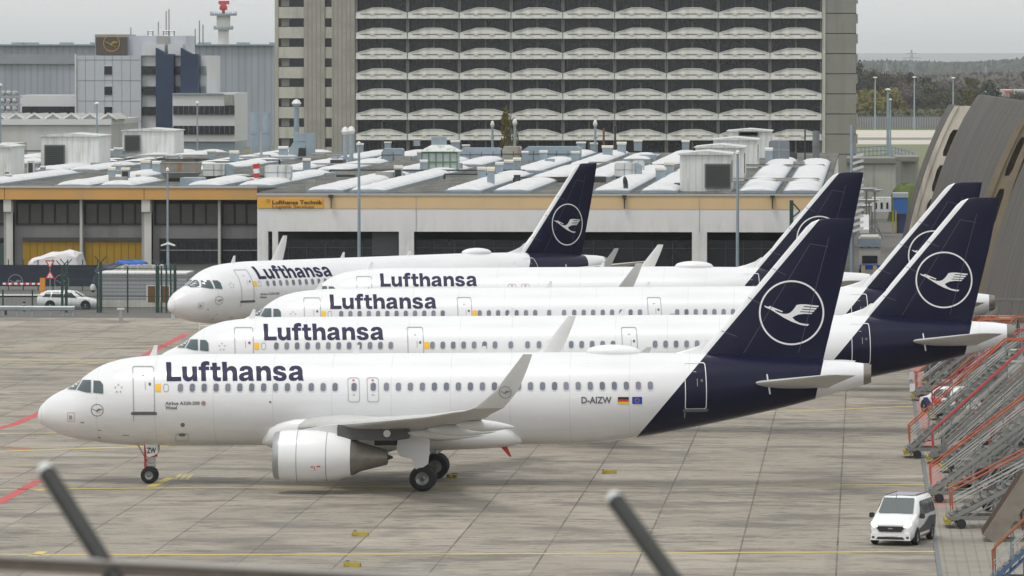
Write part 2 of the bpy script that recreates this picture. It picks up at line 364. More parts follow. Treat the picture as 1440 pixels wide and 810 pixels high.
# lettering, hand drawn (baseline 0, cap height 143)
GL = {
 'L': (0, [(0, 0), (112, 0), (112, 33), (39, 33), (39, 143), (0, 143)], []),
 'u': (122, [(0, 110), (37, 110), (37, 50), (40, 36), (50, 29), (62, 30), (73, 37), (78, 52), (78, 110), (115, 110), (115, 0), (80, 0), (80, 15), (68, 4), (50, -3), (29, 0), (11, 11), (2, 28), (0, 42)], []),
 'f': (250, [(18, 0), (55, 0), (55, 83), (82, 83), (82, 108), (55, 108), (57, 117), (66, 121), (86, 119), (86, 145), (68, 149), (44, 147), (27, 138), (19, 124), (18, 108), (0, 108), (0, 83), (18, 83)], []),
 't': (340, [(17, 137), (17, 108), (0, 108), (0, 83), (17, 83), (17, 34), (21, 12), (36, 0), (56, -2), (80, 0), (80, 27), (64, 26), (55, 30), (53, 38), (53, 83), (80, 83), (80, 108), (53, 108), (53, 137)], []),
 'h': (434, [(0, 0), (37, 0), (37, 58), (41, 73), (52, 81), (65, 80), (74, 72), (77, 58), (77, 0), (114, 0), (114, 68), (109, 93), (94, 108), (73, 113), (52, 108), (37, 95), (37, 143), (0, 143)], []),
 'a': (560, [(6, 75), (42, 75), (46, 84), (56, 88), (67, 86), (73, 80), (73, 70), (52, 66), (25, 60), (7, 49), (0, 31), (3, 13), (15, 1), (35, -3), (56, 1), (72, 13), (77, 0), (118, 0), (113, 9), (110, 22), (110, 75), (104, 96), (88, 109), (60, 113), (30, 109), (12, 96)],
       [[(74, 46), (74, 37), (68, 27), (57, 22), (45, 22), (37, 28), (38, 37), (47, 42), (61, 44)]]),
 'n': (696, [(0, 0), (37, 0), (37, 58), (41, 73), (52, 81), (65, 80), (74, 72), (77, 58), (77, 0), (114, 0), (114, 68), (109, 93), (94, 108), (73, 113), (52, 108), (36, 95), (36, 110), (0, 110)], []),
 's': (823, [(0, 36), (37, 36), (40, 27), (49, 23), (60, 22), (70, 25), (72, 31), (67, 37), (50, 42), (28, 47), (10, 56), (3, 75), (8, 95), (25, 108), (53, 113), (80, 109), (98, 96), (104, 77), (69, 77), (65, 85), (54, 88), (43, 86), (39, 80), (43, 74), (60, 69), (84, 63), (102, 53), (108, 34), (103, 14), (86, 1), (57, -3), (27, 0), (8, 12)], []),
 'a2': (945, None, None)}
GL['a2'] = (945, GL['a'][1], GL['a'][2])
CRANE = [(110, 342), (118, 339), (155, 353), (174, 343), (313, 402), (302, 411), (232, 384), (228, 393), (262, 413), (318, 430), (352, 430), (385, 420), (410, 400), (435, 370), (460, 334), (500, 328), (560, 329), (698, 345), (688, 361), (540, 346), (534, 357), (676, 370), (664, 386), (520, 376), (514, 386), (654, 395), (640, 410), (500, 403), (493, 412), (630, 420), (618, 434), (540, 430), (480, 437), (438, 454), (413, 470), (440, 500), (490, 528), (540, 538), (593, 543), (573, 562), (500, 550), (400, 512), (330, 475), (250, 425), (185, 385), (130, 360)]
def crane2d(mb, cx, cz, Rr, fn, ring=.083, mi=0, mir=None):
    k = Rr/350
    mb.poly([(cx+(x-405)*k, cz-(y-418)*k) for x, y in CRANE][::-1], (), fn, mi)
    if ring:
        n = 56; v = []; f = []
        for i in range(n):
            t = 2*math.pi*i/n
            for r in (Rr, Rr*(1-ring)): v.append(fn(cx+r*math.cos(t), cz+r*math.sin(t)))
        for i in range(n):
            j = (i+1) % n; f.append((2*i, 2*j, 2*j+1, 2*i+1))
        mb.add(v, f, mi if mir is None else mir)

def textmesh(body, size, bold=.02, spacing=1.0):
    c = bpy.data.curves.new('lettering', 'FONT'); c.body = body; c.size = size; c.offset = bold*size; c.space_character = spacing
    c.resolution_u = 3
    o = bpy.data.objects.new('lettering', c); COL.objects.link(o)
    dg = bpy.context.evaluated_depsgraph_get(); dg.update(); me = bpy.data.meshes.new_from_object(o.evaluated_get(dg))
    bpy.data.objects.remove(o); bpy.data.curves.remove(c)
    v = [tuple(p.co) for p in me.vertices]; f = [tuple(p.vertices) for p in me.polygons]; bpy.data.meshes.remove(me)
    return v, f
def text_part(name, body, m, parent, org, ux, uy, height, width=None, bold=.02, fn=None, **kw):
    v, f = textmesh(body, 1.0, bold); x0 = min(p[0] for p in v); x1 = max(p[0] for p in v); y1 = max(p[1] for p in v)
    k = height/.73; kx = k if not width else width/(x1-x0)
    b = MB()
    if fn: b.add([fn((p[0]-x0)*kx, p[1]*k) for p in v], f)
    else: b.add([tuple(Vector(org)+Vector(ux)*(p[0]-x0)*kx+Vector(uy)*p[1]*k) for p in v], f)
    return b.build(name, m, parent, **kw)

def white_tail_material():
    m = mat('fuselage_livery', (.8, .8, .8), .3, coat=.45); g = NG(m); o_, x_, y_, z_ = g.obj()
    return m, g, o_, x_, y_, z_
def make_livery(name, shift):
    m = mat(name, (.8, .8, .8), .28, coat=.45); g = NG(m); o_, x_, y_, z_ = g.obj()
    dif = g.math('SUBTRACT', x_, g.math('ADD', g.math('MULTIPLY', g.math('SUBTRACT', z_, 2.17), .8457), 27.02+shift))
    blue = g.math('GREATER_THAN', dif, 0)
    d2 = g.math('LESS_THAN', g.math('SUBTRACT', x_, g.math('ADD', g.math('MULTIPLY', g.math('SUBTRACT', z_, 3.9), .22), 35.08+shift)), 0)
    low = g.math('MAXIMUM', d2, g.math('GREATER_THAN', z_, 6.05)); blue = g.math('MULTIPLY', blue, low)
    nz = g.rng(g.noise(o_, .8, 7, .65, (.35, 1, 1.6)), .3, .75, 1.0, .90)
    seam = g.math('ABSOLUTE', g.math('SUBTRACT', g.math('FRACT', g.math('MULTIPLY', g.math('ADD', x_, 1.1), 1/2.66)), .5))
    sm = g.rng(seam, .0, .009, .80, 1.0)
    h1 = g.rng(g.math('ABSOLUTE', g.math('SUBTRACT', z_, 4.28)), 0, .02, .92, 1.)
    wh = g.mix(1., (.755, .76, .785), g.math('MULTIPLY', g.math('MULTIPLY', nz, sm), h1), 'MULTIPLY')
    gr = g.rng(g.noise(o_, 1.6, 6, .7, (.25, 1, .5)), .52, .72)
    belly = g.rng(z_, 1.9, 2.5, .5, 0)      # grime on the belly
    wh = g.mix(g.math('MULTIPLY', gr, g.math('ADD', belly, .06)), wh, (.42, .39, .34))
    h2 = g.rng(g.math('ABSOLUTE', g.math('SUBTRACT', z_, 2.62)), 0, .014, .86, 1.); h3 = g.rng(g.math('ABSOLUTE', g.math('SUBTRACT', z_, 5.62)), 0, .012, .93, 1.)
    wh = g.mix(1., wh, g.math('MULTIPLY', h2, h3), 'MULTIPLY')
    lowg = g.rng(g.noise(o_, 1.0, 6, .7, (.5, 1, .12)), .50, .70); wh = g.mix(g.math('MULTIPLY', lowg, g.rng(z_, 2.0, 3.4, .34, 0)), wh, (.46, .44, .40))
    g.bump(g.noise(o_, 1.4, 2, .5, (1, 1, .6)), .05, .05)
    g.base(g.mix(blue, wh, (.006, .0068, .027)))
    bs = g.n['Principled BSDF']; g.l.new(g.rng(blue, 0, 1, .5, .12), bs.inputs['Coat Weight']); g.l.new(g.rng(blue, 0, 1, .5, .15), bs.inputs['Specular IOR Level']); return m

def build_airliner(stretch, LIV):
    def ms(s): return s if s < 9 else (s+4.27 if s < 22 else s+6.94)
    A, B = (4.27, 6.94) if stretch else (0, 0)
    ms = (lambda s: s if s < 9 else (s+A if s < 22 else s+B))
    tab = [(ms(r[0]), *r[1:]) for r in TAB]
    def sec(s): return ctab(tab, s)
    def drape(x, z, side=-1, e=.012):
        zt, zb, a = sec(x); zc = (zt+zb)/2; bb = (zt-zb)/2; q = max(-.999, min(.999, (z-zc)/bb))
        cy = math.sqrt(1-q*q)
        return (x, side*(a*cy+e*cy), zc+(bb+e)*q)
    def draped(mb, step=.12, e=.012, side=-1, par=True):
        """cut a flat (x, 0, z) mesh into strips and wrap it on the fuselage"""
        bm = bmesh.new(); bm.from_mesh(mb.mesh('tmp'))
        zs = [v.co.z for v in bm.verts]; xs = [v.co.x for v in bm.verts]
        z = min(zs)+step
        while z < max(zs):
            bmesh.ops.bisect_plane(bm, geom=bm.verts[:]+bm.edges[:]+bm.faces[:], plane_co=(0, 0, z), plane_no=(0, 0, 1)); z += step
        x = min(xs)+step*3
        while x < max(xs):
            bmesh.ops.bisect_plane(bm, geom=bm.verts[:]+bm.edges[:]+bm.faces[:], plane_co=(x, 0, 0), plane_no=(1, 0, 0)); x += step*3
        bm.verts.ensure_lookup_table()
        for v in bm.verts:
            y_ = abs(drape(v.co.x, v.co.z)[1]); v.co = drape(v.co.x+(.155*y_ if par else 0), v.co.z, side, e)
        bm.normal_update()
        for f in bm.faces:
            if f.normal.y*side < 0: f.normal_flip()
        out = MB(); out.add([tuple(v.co) for v in bm.verts], [tuple(v.index for v in f.verts) for f in bm.faces])
        out.m = [f.material_index for f in bm.faces]; bm.free(); return out
    flat = lambda x, z: (x, 0, z)
    root = empty('airliner', (0, 0, 0))
    # fuselage
    st = []; s = 0.0; end = tab[-1][0]
    fine_ = [0, .02, .08, .16, .25, .4, .56, .7, .86, 1.1, 1.4, 1.55, 1.7, 1.87, 2.04, 2.2, 2.33, 2.55, 2.77, 3, 3.26, 3.84, 4.48, 5, 5.66, 6.6]
    st = fine_+[7.5+i*1.2 for i in range(int((end-8)/1.2))]; st += [end-.5, end]
    NV = 72; rings = []
    for s in st:
        zt, zb, a = sec(s); zc = (zt+zb)/2; bb = (zt-zb)/2
        rings.append([(s, a*math.sin(2*math.pi*i/NV), zc+bb*math.cos(2*math.pi*i/NV)) for i in range(NV)])
    b = MB(); b.loft(rings); fus = b.build('fuselage', LIV, root, smooth=60)
    # exhaust cone
    zt, zb, a = sec(end); zc = (zt+zb)/2
    b = MB(); b.loft([[(end+dx, a*k*math.sin(2*math.pi*i/32), zc+dz+(zt-zb)/2*k*math.cos(2*math.pi*i/32)) for i in range(32)] for dx, k, dz in ((0, 1, 0), (.18, .93, .01), (.34, .80, .02), (.34, .55, .02), (.1, .5, .02))])
    b.build('exhaust_cone', EXH, root, smooth=True)
    # belly fairing
    F0, F1 = 10.3+A, 21.95+A; rg = []
    for i in range(31):
        t = i/30; s = F0+(F1-F0)*t; u = min(1, t/.20, (1-t)/.34); k = math.sqrt(max(0, 1-(1-u)**2)) if u < 1 else 1
        hw = 1.25+.85*k; top = 2.6+.93*min(1, k*1.05)*(1-.35*max(0, t-.55)/.45); bot = 1.93-.24*k+.1*max(0, t-.7)
        if k < .02: hw, top, bot = 1.2, 2.3, 2.0
        zc = (top+bot)/2; hb = (top-bot)/2; r_ = []
        for j in range(40):
            an = 2*math.pi*j/40; cx = math.cos(an); sy = math.sin(an); p = .72
            r_.append((s, hw*math.copysign(abs(cx)**p, cx), zc+hb*math.copysign(abs(sy)**p, sy)))
        rg.append(r_)
    b = MB(); b.loft(rg); b.build('belly_fairing', WHITE, root, smooth=50)
    # cabin windows (port side), one mesh shared by all along the constant section
    def wrow(a_, n, d): return [a_+i*d for i in range(n)]
    if not stretch: wx = wrow(6.42, 14, .5345)+[14.22, 15.08]+wrow(15.67, 23, .5372)
    else: wx = wrow(6.43, 12, .5364)+wrow(14.47, 7, .5364)+[18.5, 19.36, 19.95, 20.5, 21.04]+wrow(21.6, 5, .5364)+wrow(25.9, 17, .5364)
    b = MB(); b.poly(rrect(-.118, .118, 4.455, 4.815, .105, 5), (), flat); base = 10.0
    b.v = [(p[0]+base, p[1], p[2]) for p in b.v]; w1 = draped(b, .09, .018, par=False); ringb = MB()
    ringb.poly(rrect(-.15, .15, 4.42, 4.85, .13, 5), [rrect(-.117, .117, 4.456, 4.814, .105, 5)[::-1]], flat); ringb.v = [(p[0]+base, p[1], p[2]) for p in ringb.v]; w2 = draped(ringb, .09, .014, par=False)
    comb = MB(); comb.add([(p[0]-base, p[1], p[2]) for p in w1.v], w1.f, 0); comb.add([(p[0]-base, p[1], p[2]) for p in w2.v], w2.f, 1)
    wme = comb.mesh('cabin_window'); wme.materials.append(WIN); wme.materials.append(WINR)
    for x in wx:
        if x > 23.4+B:
            c2 = MB()
            for mi_, pg, hl in ((0, rrect(x-.118, x+.118, 4.455, 4.815, .105, 5), []), (1, rrect(x-.15, x+.15, 4.42, 4.85, .13, 5), [rrect(x-.117, x+.117, 4.456, 4.814, .105, 5)[::-1]])):
                b = MB(); b.poly(pg, hl, flat); q = draped(b, .09, .018); c2.add(q.v, q.f, mi_)
            c2.build('cabin_window', [WIN, WINR], fus); continue
        o = link('cabin_window', wme, fus); o.location = (x+.31, 0, 0)
    b = MB(); b.poly(rrect(5.79-.12, 5.79+.12, 4.455, 4.815, .105, 5), [rrect(5.79-.095, 5.79+.095, 4.48, 4.79, .09, 5)[::-1]], flat)
    draped(b).build('blanked_window', LINE, fus)
    # cockpit windows, both sides
    def cs(px, py): s = (px-53)/31.25; return (s, 19.07-(py-90)/31.25+(17-s)*.0079)
    cw = [[(96.6, 549.2), (100.5, 543.4), (106.5, 536.2), (110.8, 534.8), (116, 535.0), (107.6, 549.0)], [(109.6, 549.0), (118.3, 535.6), (129.2, 534.9), (128.9, 551.8), (123.5, 552.0), (116, 550.4)],
          [(131.9, 551.8), (132.9, 535.4), (141.8, 535.5), (145.7, 540.2), (146.0, 551.5), (144.9, 553.0)]]
    for side in (-1, 1):
        for pg in cw:
            b = MB(); b.poly([cs(*p) for p in pg], (), flat); draped(b, .05, .022, side).build('cockpit_window', GLASS, fus)
    for pg in cw:                       # dark frames
        c_ = (sum(p[0] for p in pg)/len(pg), sum(p[1] for p in pg)/len(pg))
        b = MB(); b.poly([cs(c_[0]+(p[0]-c_[0])*1.13, c_[1]+(p[1]-c_[1])*1.10) for p in pg], (), flat); draped(b, .05, .012).build('window_frame', LGREY, fus)
    # doors
    def door(x, z0, z1, w, colr=LINE, sill=True, nm='cabin_door', two=None, dot=True):
        b = MB(); t = .035
        b.poly(rrect(x-w/2, x+w/2, z0, z1, .10), [rrect(x-w/2+t, x+w/2-t, z0+t, z1-t, .075)[::-1]], flat)
        d = draped(b, .15, .02); o = d.build(nm, colr, root)
        b = MB(); b.poly(arc(x+w*.28, z0+.62*(z1-z0), .06, .07, 0, 340, 12), (), flat); draped(b, .1, .02).build('door_window', DARKLINE, o)
        b = MB(); b.poly([(x-.08, z0+.80*(z1-z0)), (x+.05, z0+.80*(z1-z0)), (x+.05, z0+.815*(z1-z0)), (x-.08, z0+.815*(z1-z0))], (), flat)
        b.poly([(x+.06, z0+.5*(z1-z0)), (x+.085, z0+.5*(z1-z0)), (x+.085, z0+.66*(z1-z0)), (x+.06, z0+.66*(z1-z0))], (), flat); draped(b, .1, .02).build('door_handle', LINE, o)
        if sill:
            b = MB(); b.poly(rrect(x-w/2-.09, x+w/2+.09, z0-.115, z0+.02, .06), (), flat); draped(b, .1, .03).build('door_sill', DARKLINE, o)
            b = MB(); b.poly([(x-w/2, z0-.4), (x-w/2+.03, z0-.4), (x-w/2+.03, z0-.14), (x-w/2, z0-.14)], (), flat); draped(b, .1, .02).build('door_mark', LINE, o)
        return o
    door(4.79, 3.54, 5.58, .98)
    ad = MB()
    d_ = door(29.53+B, 3.56, 5.62, .98, STRIPEW)
    if stretch:
        door(13.63, 3.52, 5.56, .84, sill=False); door(24.62, 3.66, 5.50, .80, sill=False)
    else:
        for x in (14.22, 15.08):
            b = MB(); b.poly(rrect(x-.27, x+.27, 3.96, 5.06, .12), [rrect(x-.235, x+.235, 3.995, 5.025, .1)[::-1]], flat)
            o = draped(b, .15, .015).build('overwing_exit', mat('exit_line', (.42, .43, .44), .5), root)
            b = MB(); b.poly([(x-.05, 4.9), (x+.05, 4.9), (x+.05, 4.96), (x-.05, 4.96)], (), flat); draped(b, .1, .02).build('exit_mark', RED, o)
            b = MB(); b.poly([(x-.05, 4.27), (x+.05, 4.27), (x+.05, 4.31), (x-.05, 4.31)], (), flat); draped(b, .1, .02).build('exit_handle', LINE, o)
    for x in ([5.44] if not stretch else [5.44, 14.2]):
        b = MB(); b.poly([(x-.13, 4.46), (x+.12, 4.46), (x+.12, 4.81), (x-.13, 4.81)], (), flat); draped(b, .1, .016).build('door_marker', YEL, fus)
    # lettering
    b = MB(); k = 6.17/1063; kz = .815/143
    for ch in 'L u f t h a n s a2'.split():
        ox, out, holes = GL[ch]
        b.poly([(5.83+(ox+p[0])*k, 4.93+p[1]*kz) for p in out], [[(5.83+(ox+p[0])*k, 4.93+p[1]*kz) for p in h][::-1] for h in holes], flat)
    draped(b, .10, .016).build('name_lettering', LETTER, fus)
    # small nose emblem, star emblem, probes panel
    b = MB(); crane2d(b, 2.69, 3.63, .28, flat, .09); draped(b, .06, .016).build('crane_emblem', DARKLINE, fus)
    b = MB()
    for i in range(5):
        t = R(90+72*i); cx, cz = 3.66+.15*math.cos(t), 4.60+.17*math.sin(t)
        b.poly([(cx+.055*math.cos(t+a_), cz+.055*math.sin(t+a_)) for a_ in (0, 2.2, 4.1)], (), flat)
    draped(b, .06, .016).build('star_emblem', LINE, fus)
    b = MB(); b.poly(rrect(1.34, 1.68, 3.10, 3.52, .04), [rrect(1.365, 1.655, 3.125, 3.495, .03)[::-1]], flat); draped(b, .06, .016).build('panel_outline', mat('pink_line', (.55, .40, .40), .6), fus)
    b = MB(); b.poly([(1.42, 3.2), (1.56, 3.2), (1.56, 3.38), (1.42, 3.38)], (), flat); draped(b, .06, .016).build('static_port', mat('port_grey', (.32, .30, .30), .5), fus)
    b = MB()
    for (px, py, w, h) in ((116, 594, 5, 1.2), (179.5, 605, 0, 0), (177, 612, 9, .8), (140, 605, 4, 1), (140, 616, 4, 1), (380, 563, 2.5, 2.5), (400, 600, 3, 1)):
        if w: x, z = cs(px, py); b.poly([(x-w/62, z-h/62), (x+w/62, z-h/62), (x+w/62, z+h/62), (x-w/62, z+h/62)], (), flat)
    for px, py, r in ((257, 596, .10),):
        x, z = cs(px, py); b.poly(arc(x, z, r, r, 0, 330, 12), (), flat)
    x, z = cs(256.5, 610.5); b.poly(arc(x, z, .17, .08, 0, 330, 14), (), flat)
    draped(b, .08, .016).build('service_ports', mat('port_dark', (.16, .15, .14), .5), fus)
    b = MB(); b.poly(rrect(6.22, 6.80, 2.18, 2.55, .04), [rrect(6.24, 6.78, 2.20, 2.53, .03)[::-1]], flat); draped(b, .06, .016).build('panel_outline', LINE, fus)
    b = MB(); b.poly([(0, 0)]*0 or rrect(10.6+A, 10.64+A, 3.0, 3.5, .01), (), flat)
    # radome and antennas on the roof
    rc = 26.05+B
    b = MB(); rg = []
    for i in range(17):
        t = i/16; k = math.sqrt(max(0, 1-(2*t-1)**2)); x = rc-1.25+2.5*t
        zt = sec(x)[0]; rg.append([(x, .55*k*math.cos(2*math.pi*j/20)+1e-4*j, zt+.02+.34*k*max(-.3, math.sin(2*math.pi*j/20))) for j in range(20)])
    b.loft(rg); b.build('satcom_radome', WHITE, root, smooth=True)
    for x, h in ((5.35, .46), (14.5+A, .38), (20.2+A, .3)):
        zt = sec(x)[0]; b = MB(); b.prism([(x-.25, zt-.05), (x+.1, zt-.05), (x+.13, zt+h), (x, zt+h)], -.02, .02); b.build('antenna', WHITE, root)
    b = MB(); zt = sec(15+A)[1]; b.prism([(21.0+A, 1.86), (21.3+A, 1.86), (21.5+A, 1.40), (21.38+A, 1.42)], -.9, -.85); b.build('drain_mast', RED, root)
    # fin
    def foil(x0, x1, th, n=14):
        up = []; ch = x1-x0
        for i in range(n+1):
            t = .5-.5*math.cos(math.pi*i/n); y = 5*th*(.2969*math.sqrt(t)-.126*t-.3516*t*t+.2843*t**3-.1036*t**4)
            up.append((x0+ch*t, y*ch))
        return [(x, y) for x, y in up]+[(x, -y) for x, y in up[-2:0:-1]]
    fz = [(5.55, 29.6, 35.30, .085), (5.95, 29.75, 35.40, .09), (6.45, 30.15, 35.52, .095), (6.75, 30.45, 35.60, .095), (7.2, 30.9, 35.70, .095), (7.6, 31.20, 35.80, .095), (9.3, 32.63, 36.22, .095), (11.12, 34.16, 36.60, .095), (11.63, 34.58, 36.70, .09), (11.86, 34.84, 36.74, .08), (11.98, 35.15, 36.76, .06), (12.03, 35.5, 36.77, .03)]
    fz = [(z, l+.12, t+.12, th) for z, l, t, th in fz]
    b = MB(); b.loft([[(x+B, y, z) for x, y in foil(l, t, th)] for z, l, t, th in fz])
    fin = b.build('tail_fin', LIV, root, smooth=50)
    b = MB(); b.loft([[(x+B, y*wd, z) for x, y in foil(l, 31.5, .04)] for z, l, wd in ((5.85, 28.2, 1.3), (6.02, 28.9, 1.2), (6.15, 29.4, 1.0), (6.35, 29.95, .8), (6.6, 30.3, .6))])
    b.build('fin_fillet', WHITE, fin, smooth=60)
    # emblem on the fin, both sides
    def finpt(side):
        def f_(x, z):
            for (z0, l0, t0, h0), (z1, l1, t1, h1) in zip(fz[:-1], fz[1:]):
                if z0 <= z <= z1: break
            u = (z-z0)/(z1-z0); l_, t_ = l0+(l1-l0)*u, t0+(t1-t0)*u; q = max(0, min(1, (x-l_)/(t_-l_)))
            y = 5*.095*(.2969*math.sqrt(q)-.126*q-.3516*q*q+.2843*q**3-.1036*q**4)*(t_-l_)
            return (x+B, side*(y+.012), z)
        return f_
    for side in (-1, 1):
        fn_ = finpt(side); b = MB()
        fl = MB(); crane2d(fl, 34.05, 7.80, 1.46, flat, .052)
        bm = bmesh.new(); bm.from_mesh(fl.mesh('t'))
        for k in range(12): bmesh.ops.bisect_plane(bm, geom=bm.verts[:]+bm.edges[:]+bm.faces[:], plane_co=(32.4+k*.26, 0, 0), plane_no=(1, 0, 0))
        b.add([fn_(v.co.x, v.co.z) for v in bm.verts], [tuple(v.index for v in f.verts) for f in bm.faces]); bm.free()
        b.build('crane_emblem', STRIPEW, fin)
    # rudder seam and panel lines on the fin
    b = MB(); fn_ = finpt(-1)
    for P, Q in (((34.35, 6.0), (35.75, 11.2)), ((31.9, 6.0), (34.9, 10.9)), ((34.9, 10.9), (35.7, 10.75)), ((30.9, 7.0), (31.6, 6.75)), ((32.1, 8.5), (32.7, 8.2)), ((33.2, 9.8), (33.8, 9.5))):
        n_ = 8; d = (Vector(Q)-Vector(P)).normalized(); s_ = Vector((-d.y, d.x))*.012
        for i in range(n_):
            p = Vector(P).lerp(Vector(Q), i/n_); q = Vector(P).lerp(Vector(Q), (i+1)/n_)
            b.add([fn_(*(p-s_)), fn_(*(q-s_)), fn_(*(q+s_)), fn_(*(p+s_))], [(0, 1, 2, 3)])
    b.build('panel_seam', mat('navy_seam', (.06, .065, .10), .5), fin)
    # stabilisers
    for side in (-1, 1):
        b = MB(); sec_ = ((.6, 31.9, 35.7, 4.56, .10), (1.5, 32.55, 35.85, 4.68, .10), (6.05, 35.7, 36.85, 5.26, .095), (6.22, 36.1, 36.9, 5.28, .05))
        b.loft([[(x+B, side*y, z+t-(x-l)*.045+.05) for x, t in foil(l, r_, th)] for y, l, r_, z, th in sec_])
        b.build('stabiliser', GREYP, root, smooth=40)
    b = MB(); zz = 4.9
    for dx in (0,): b.prism([(33.05+B, 4.2), (33.12+B, 4.2), (32.98+B, 5.1), (32.92+B, 5.1)], -1.30, -1.25)
    b.build('trim_mark', STRIPEW, fus)
    # wings with sharklets
    for side in (-1, 1):
        wing = [(1.3, 11.2, 18.9, 2.72, .145, 0), (1.9, 11.9, 18.9, 2.80, .14, 0), (4.0, 13.15, 18.9, 3.02, .13, 0), (6.4, 14.6, 18.95, 3.24, .12, 0), (10, 16.55, 20.05, 3.60, .115, 0), (14, 18.72, 21.2, 4.02, .11, 0),
                (16.3, 19.95, 21.6, 4.34, .10, 0), (16.9, 20.50, 21.9, 4.44, .09, .25), (17.3, 20.98, 22.2, 4.60, .085, .6), (17.55, 21.38, 22.48, 4.92, .08, .9), (17.75, 21.88, 22.84, 5.36, .075, 1.2), (17.93, 22.55, 23.22, 6.22, .07, 1.3), (18.06, 22.93, 23.40, 6.70, .06, 1.3), (18.1, 23.08, 23.46, 6.90, .05, 1.3)]
        rg = []
        for y, l, t, z, th, tw in wing:
            r_ = []
            for x, h in foil(l, t, th):
                camb = .018*(t-l)*math.sin(math.pi*(x-l)/(t-l)); tilt = -(x-l)*.035*(1 if tw == 0 else 0)
                hh = h*(1.15 if h > 0 else .85)
                r_.append((x+A, side*(y-math.sin(tw)*(hh+camb)), z+math.cos(tw)*(hh+camb)+tilt))
            rg.append(r_)
        b = MB(); b.loft(rg[:9]); w = b.build('wing', GREYP, root, smooth=45)
        if stretch:                     # older wing tip with a small fence
            b = MB(); b.prism([(20.2+A, 4.42), (21.2+A, 4.5), (22.1+A, 5.25), (22.35+A, 5.25), (22.0+A, 4.4), (22.2+A, 3.75), (21.9+A, 3.75)], side*17.2-.03, side*17.2+.03)
            b.loft(rg[7:9]); b.build('wingtip_fence', LGREY, w)
        else:
            b = MB(); b.loft(rg[8:]); b.build('sharklet', LGREY, w, smooth=45)
        # flap track fairings
        for y, xs, ln, zz in ((3.4, 17.0, 3.0, 2.60), (6.6, 17.3, 3.4, 2.86), (9.8, 18.4, 3.0, 3.22), (13.2, 19.9, 2.5, 3.64)):
            b = MB(); b.loft([[(xs+ln*t+A, side*(y+.16*k*math.cos(2*math.pi*j/12)), zz+.26*k*math.sin(2*math.pi*j/12)-.1*t) for j in range(12)] for t, k in ((0, .05), (.08, .45), (.25, .85), (.45, 1), (.7, .75), (.9, .35), (1, .04))])
            b.build('flap_fairing', LGREY, w, smooth=50)
        b = MB()                        # slat and flap seams seen on the wing top and underside
        b.box(15.6+A, 17.6+A, min(side*3.0, side*4.0), max(side*3.0, side*4.0), 2.15, 2.80); b.build('wheel_bay', DKMET, w)
        # engine
        ey = side*5.75; ez = 1.84; ex = 11.32+A
        b = MB(); b.lathe((ex, ey, ez), (1, 0, -.02), [(.16, .86), (.04, .93), (0, .97), (.05, 1.03), (.28, 1.09)], 40)
        eng = empty_part('engine', root)
        b.build('intake_lip', STEEL, eng, smooth=60)
        b = MB(); b.lathe((ex, ey, ez), (1, 0, -.02), [(.28, 1.09), (.6, 1.13), (1.2, 1.16), (1.9, 1.155), (2.5, 1.10), (3.0, 1.00), (3.42, .90), (3.42, .84), (3.0, .88)], 40)
        b.build('cowling', WHITE, eng, smooth=35)
        for q in (1.05, 2.35):
            b = MB(); b.lathe((ex, ey, ez), (1, 0, -.02), [(q, 1.154 if q < 2 else 1.118), (q+.02, 1.160 if q < 2 else 1.122), (q+.04, 1.154 if q < 2 else 1.112)], 40); b.build('cowling_seam', LINE, eng, smooth=60)
        b = MB(); b.lathe((ex, ey, ez), (1, 0, -.02), [(.16, .86), (.9, .85), (.95, .02)], 32); b.build('intake_duct', DKMET, eng, smooth=30)
        b = MB()
        for i in range(18):
            t = 2*math.pi*i/18; p = Vector((ex+.75, ey+.2*math.cos(t), ez+.2*math.sin(t))); q = Vector((ex+.8, ey+.83*math.cos(t), ez+.83*math.sin(t)))
            b.bar(p, q, .03, .16)
        b.lathe((ex+.45, ey, ez), (1, 0, 0), [(0, .02), (.15, .14), (.4, .25)], 18); b.build('fan', STEEL, eng)
        b = MB(); b.lathe((ex, ey, ez), (1, 0, -.02), [(3.3, .84), (3.55, .80), (3.75, .68), (3.85, .64), (5.0, .33), (5.02, .28), (4.6, .28)], 32); b.build('core_nozzle', EXH, eng, smooth=35)
        b = MB(); b.lathe((ex, ey, ez), (1, 0, -.02), [(4.7, .16), (5.1, .10), (5.25, .04)], 16); b.build('exhaust_plug', DKMET, eng, smooth=True)
        # pylon
        b = MB(); b.loft([[(x+A, ey+dy*wd, zz) for dy, zz in ((-1, z0), (1, z0), (1, z1), (-1, z1))] for x, z0, z1, wd in ((12.6, 2.75, 2.99, .06), (13.6, 2.7, 3.16, .22), (14.15, 2.62, 3.2, .25))])
        b.build('pylon', LGREY, eng, smooth=40)
        b = MB(); b.loft([[(x+A, ey+dy*wd, zz) for dy, zz in ((-1, z0), (1, z0), (1, z1), (-1, z1))] for x, z0, z1, wd in ((14.15, 2.62, 3.12, .42), (15.2, 2.52, 3.10, .45), (16.6, 2.50, 3.05, .45), (17.3, 2.58, 2.98, .40))])
        b.build('pylon_rear', mat('pylon_dark', (.09, .092, .095), .5, var=.25, vs=3), eng, smooth=40)
        b = MB(); b.lathe((16.35+A, ey+side*.45, 2.82), (0, side, 0), [(0, .16), (.05, .16), (.06, .01)], 16); b.build('round_cover', WHITE, eng)
        # nacelle marks
        if side < 0:
            b = MB(); y_ = ey-1.165
            for dx, dz, w_, h_ in ((1.72, -.42, .10, .10), (1.86, -.42, .03, .34), (1.98, -.42, .14, .06)): b.box(ex+dx, ex+dx+w_, y_+.075, y_+.09, ez+dz-h_/2, ez+dz+h_/2)
            b.build('engine_marking', RED, eng)
        # main gear
        g_ = empty_part('main_gear', root); gx = 17.75+A; gy = side*3.8
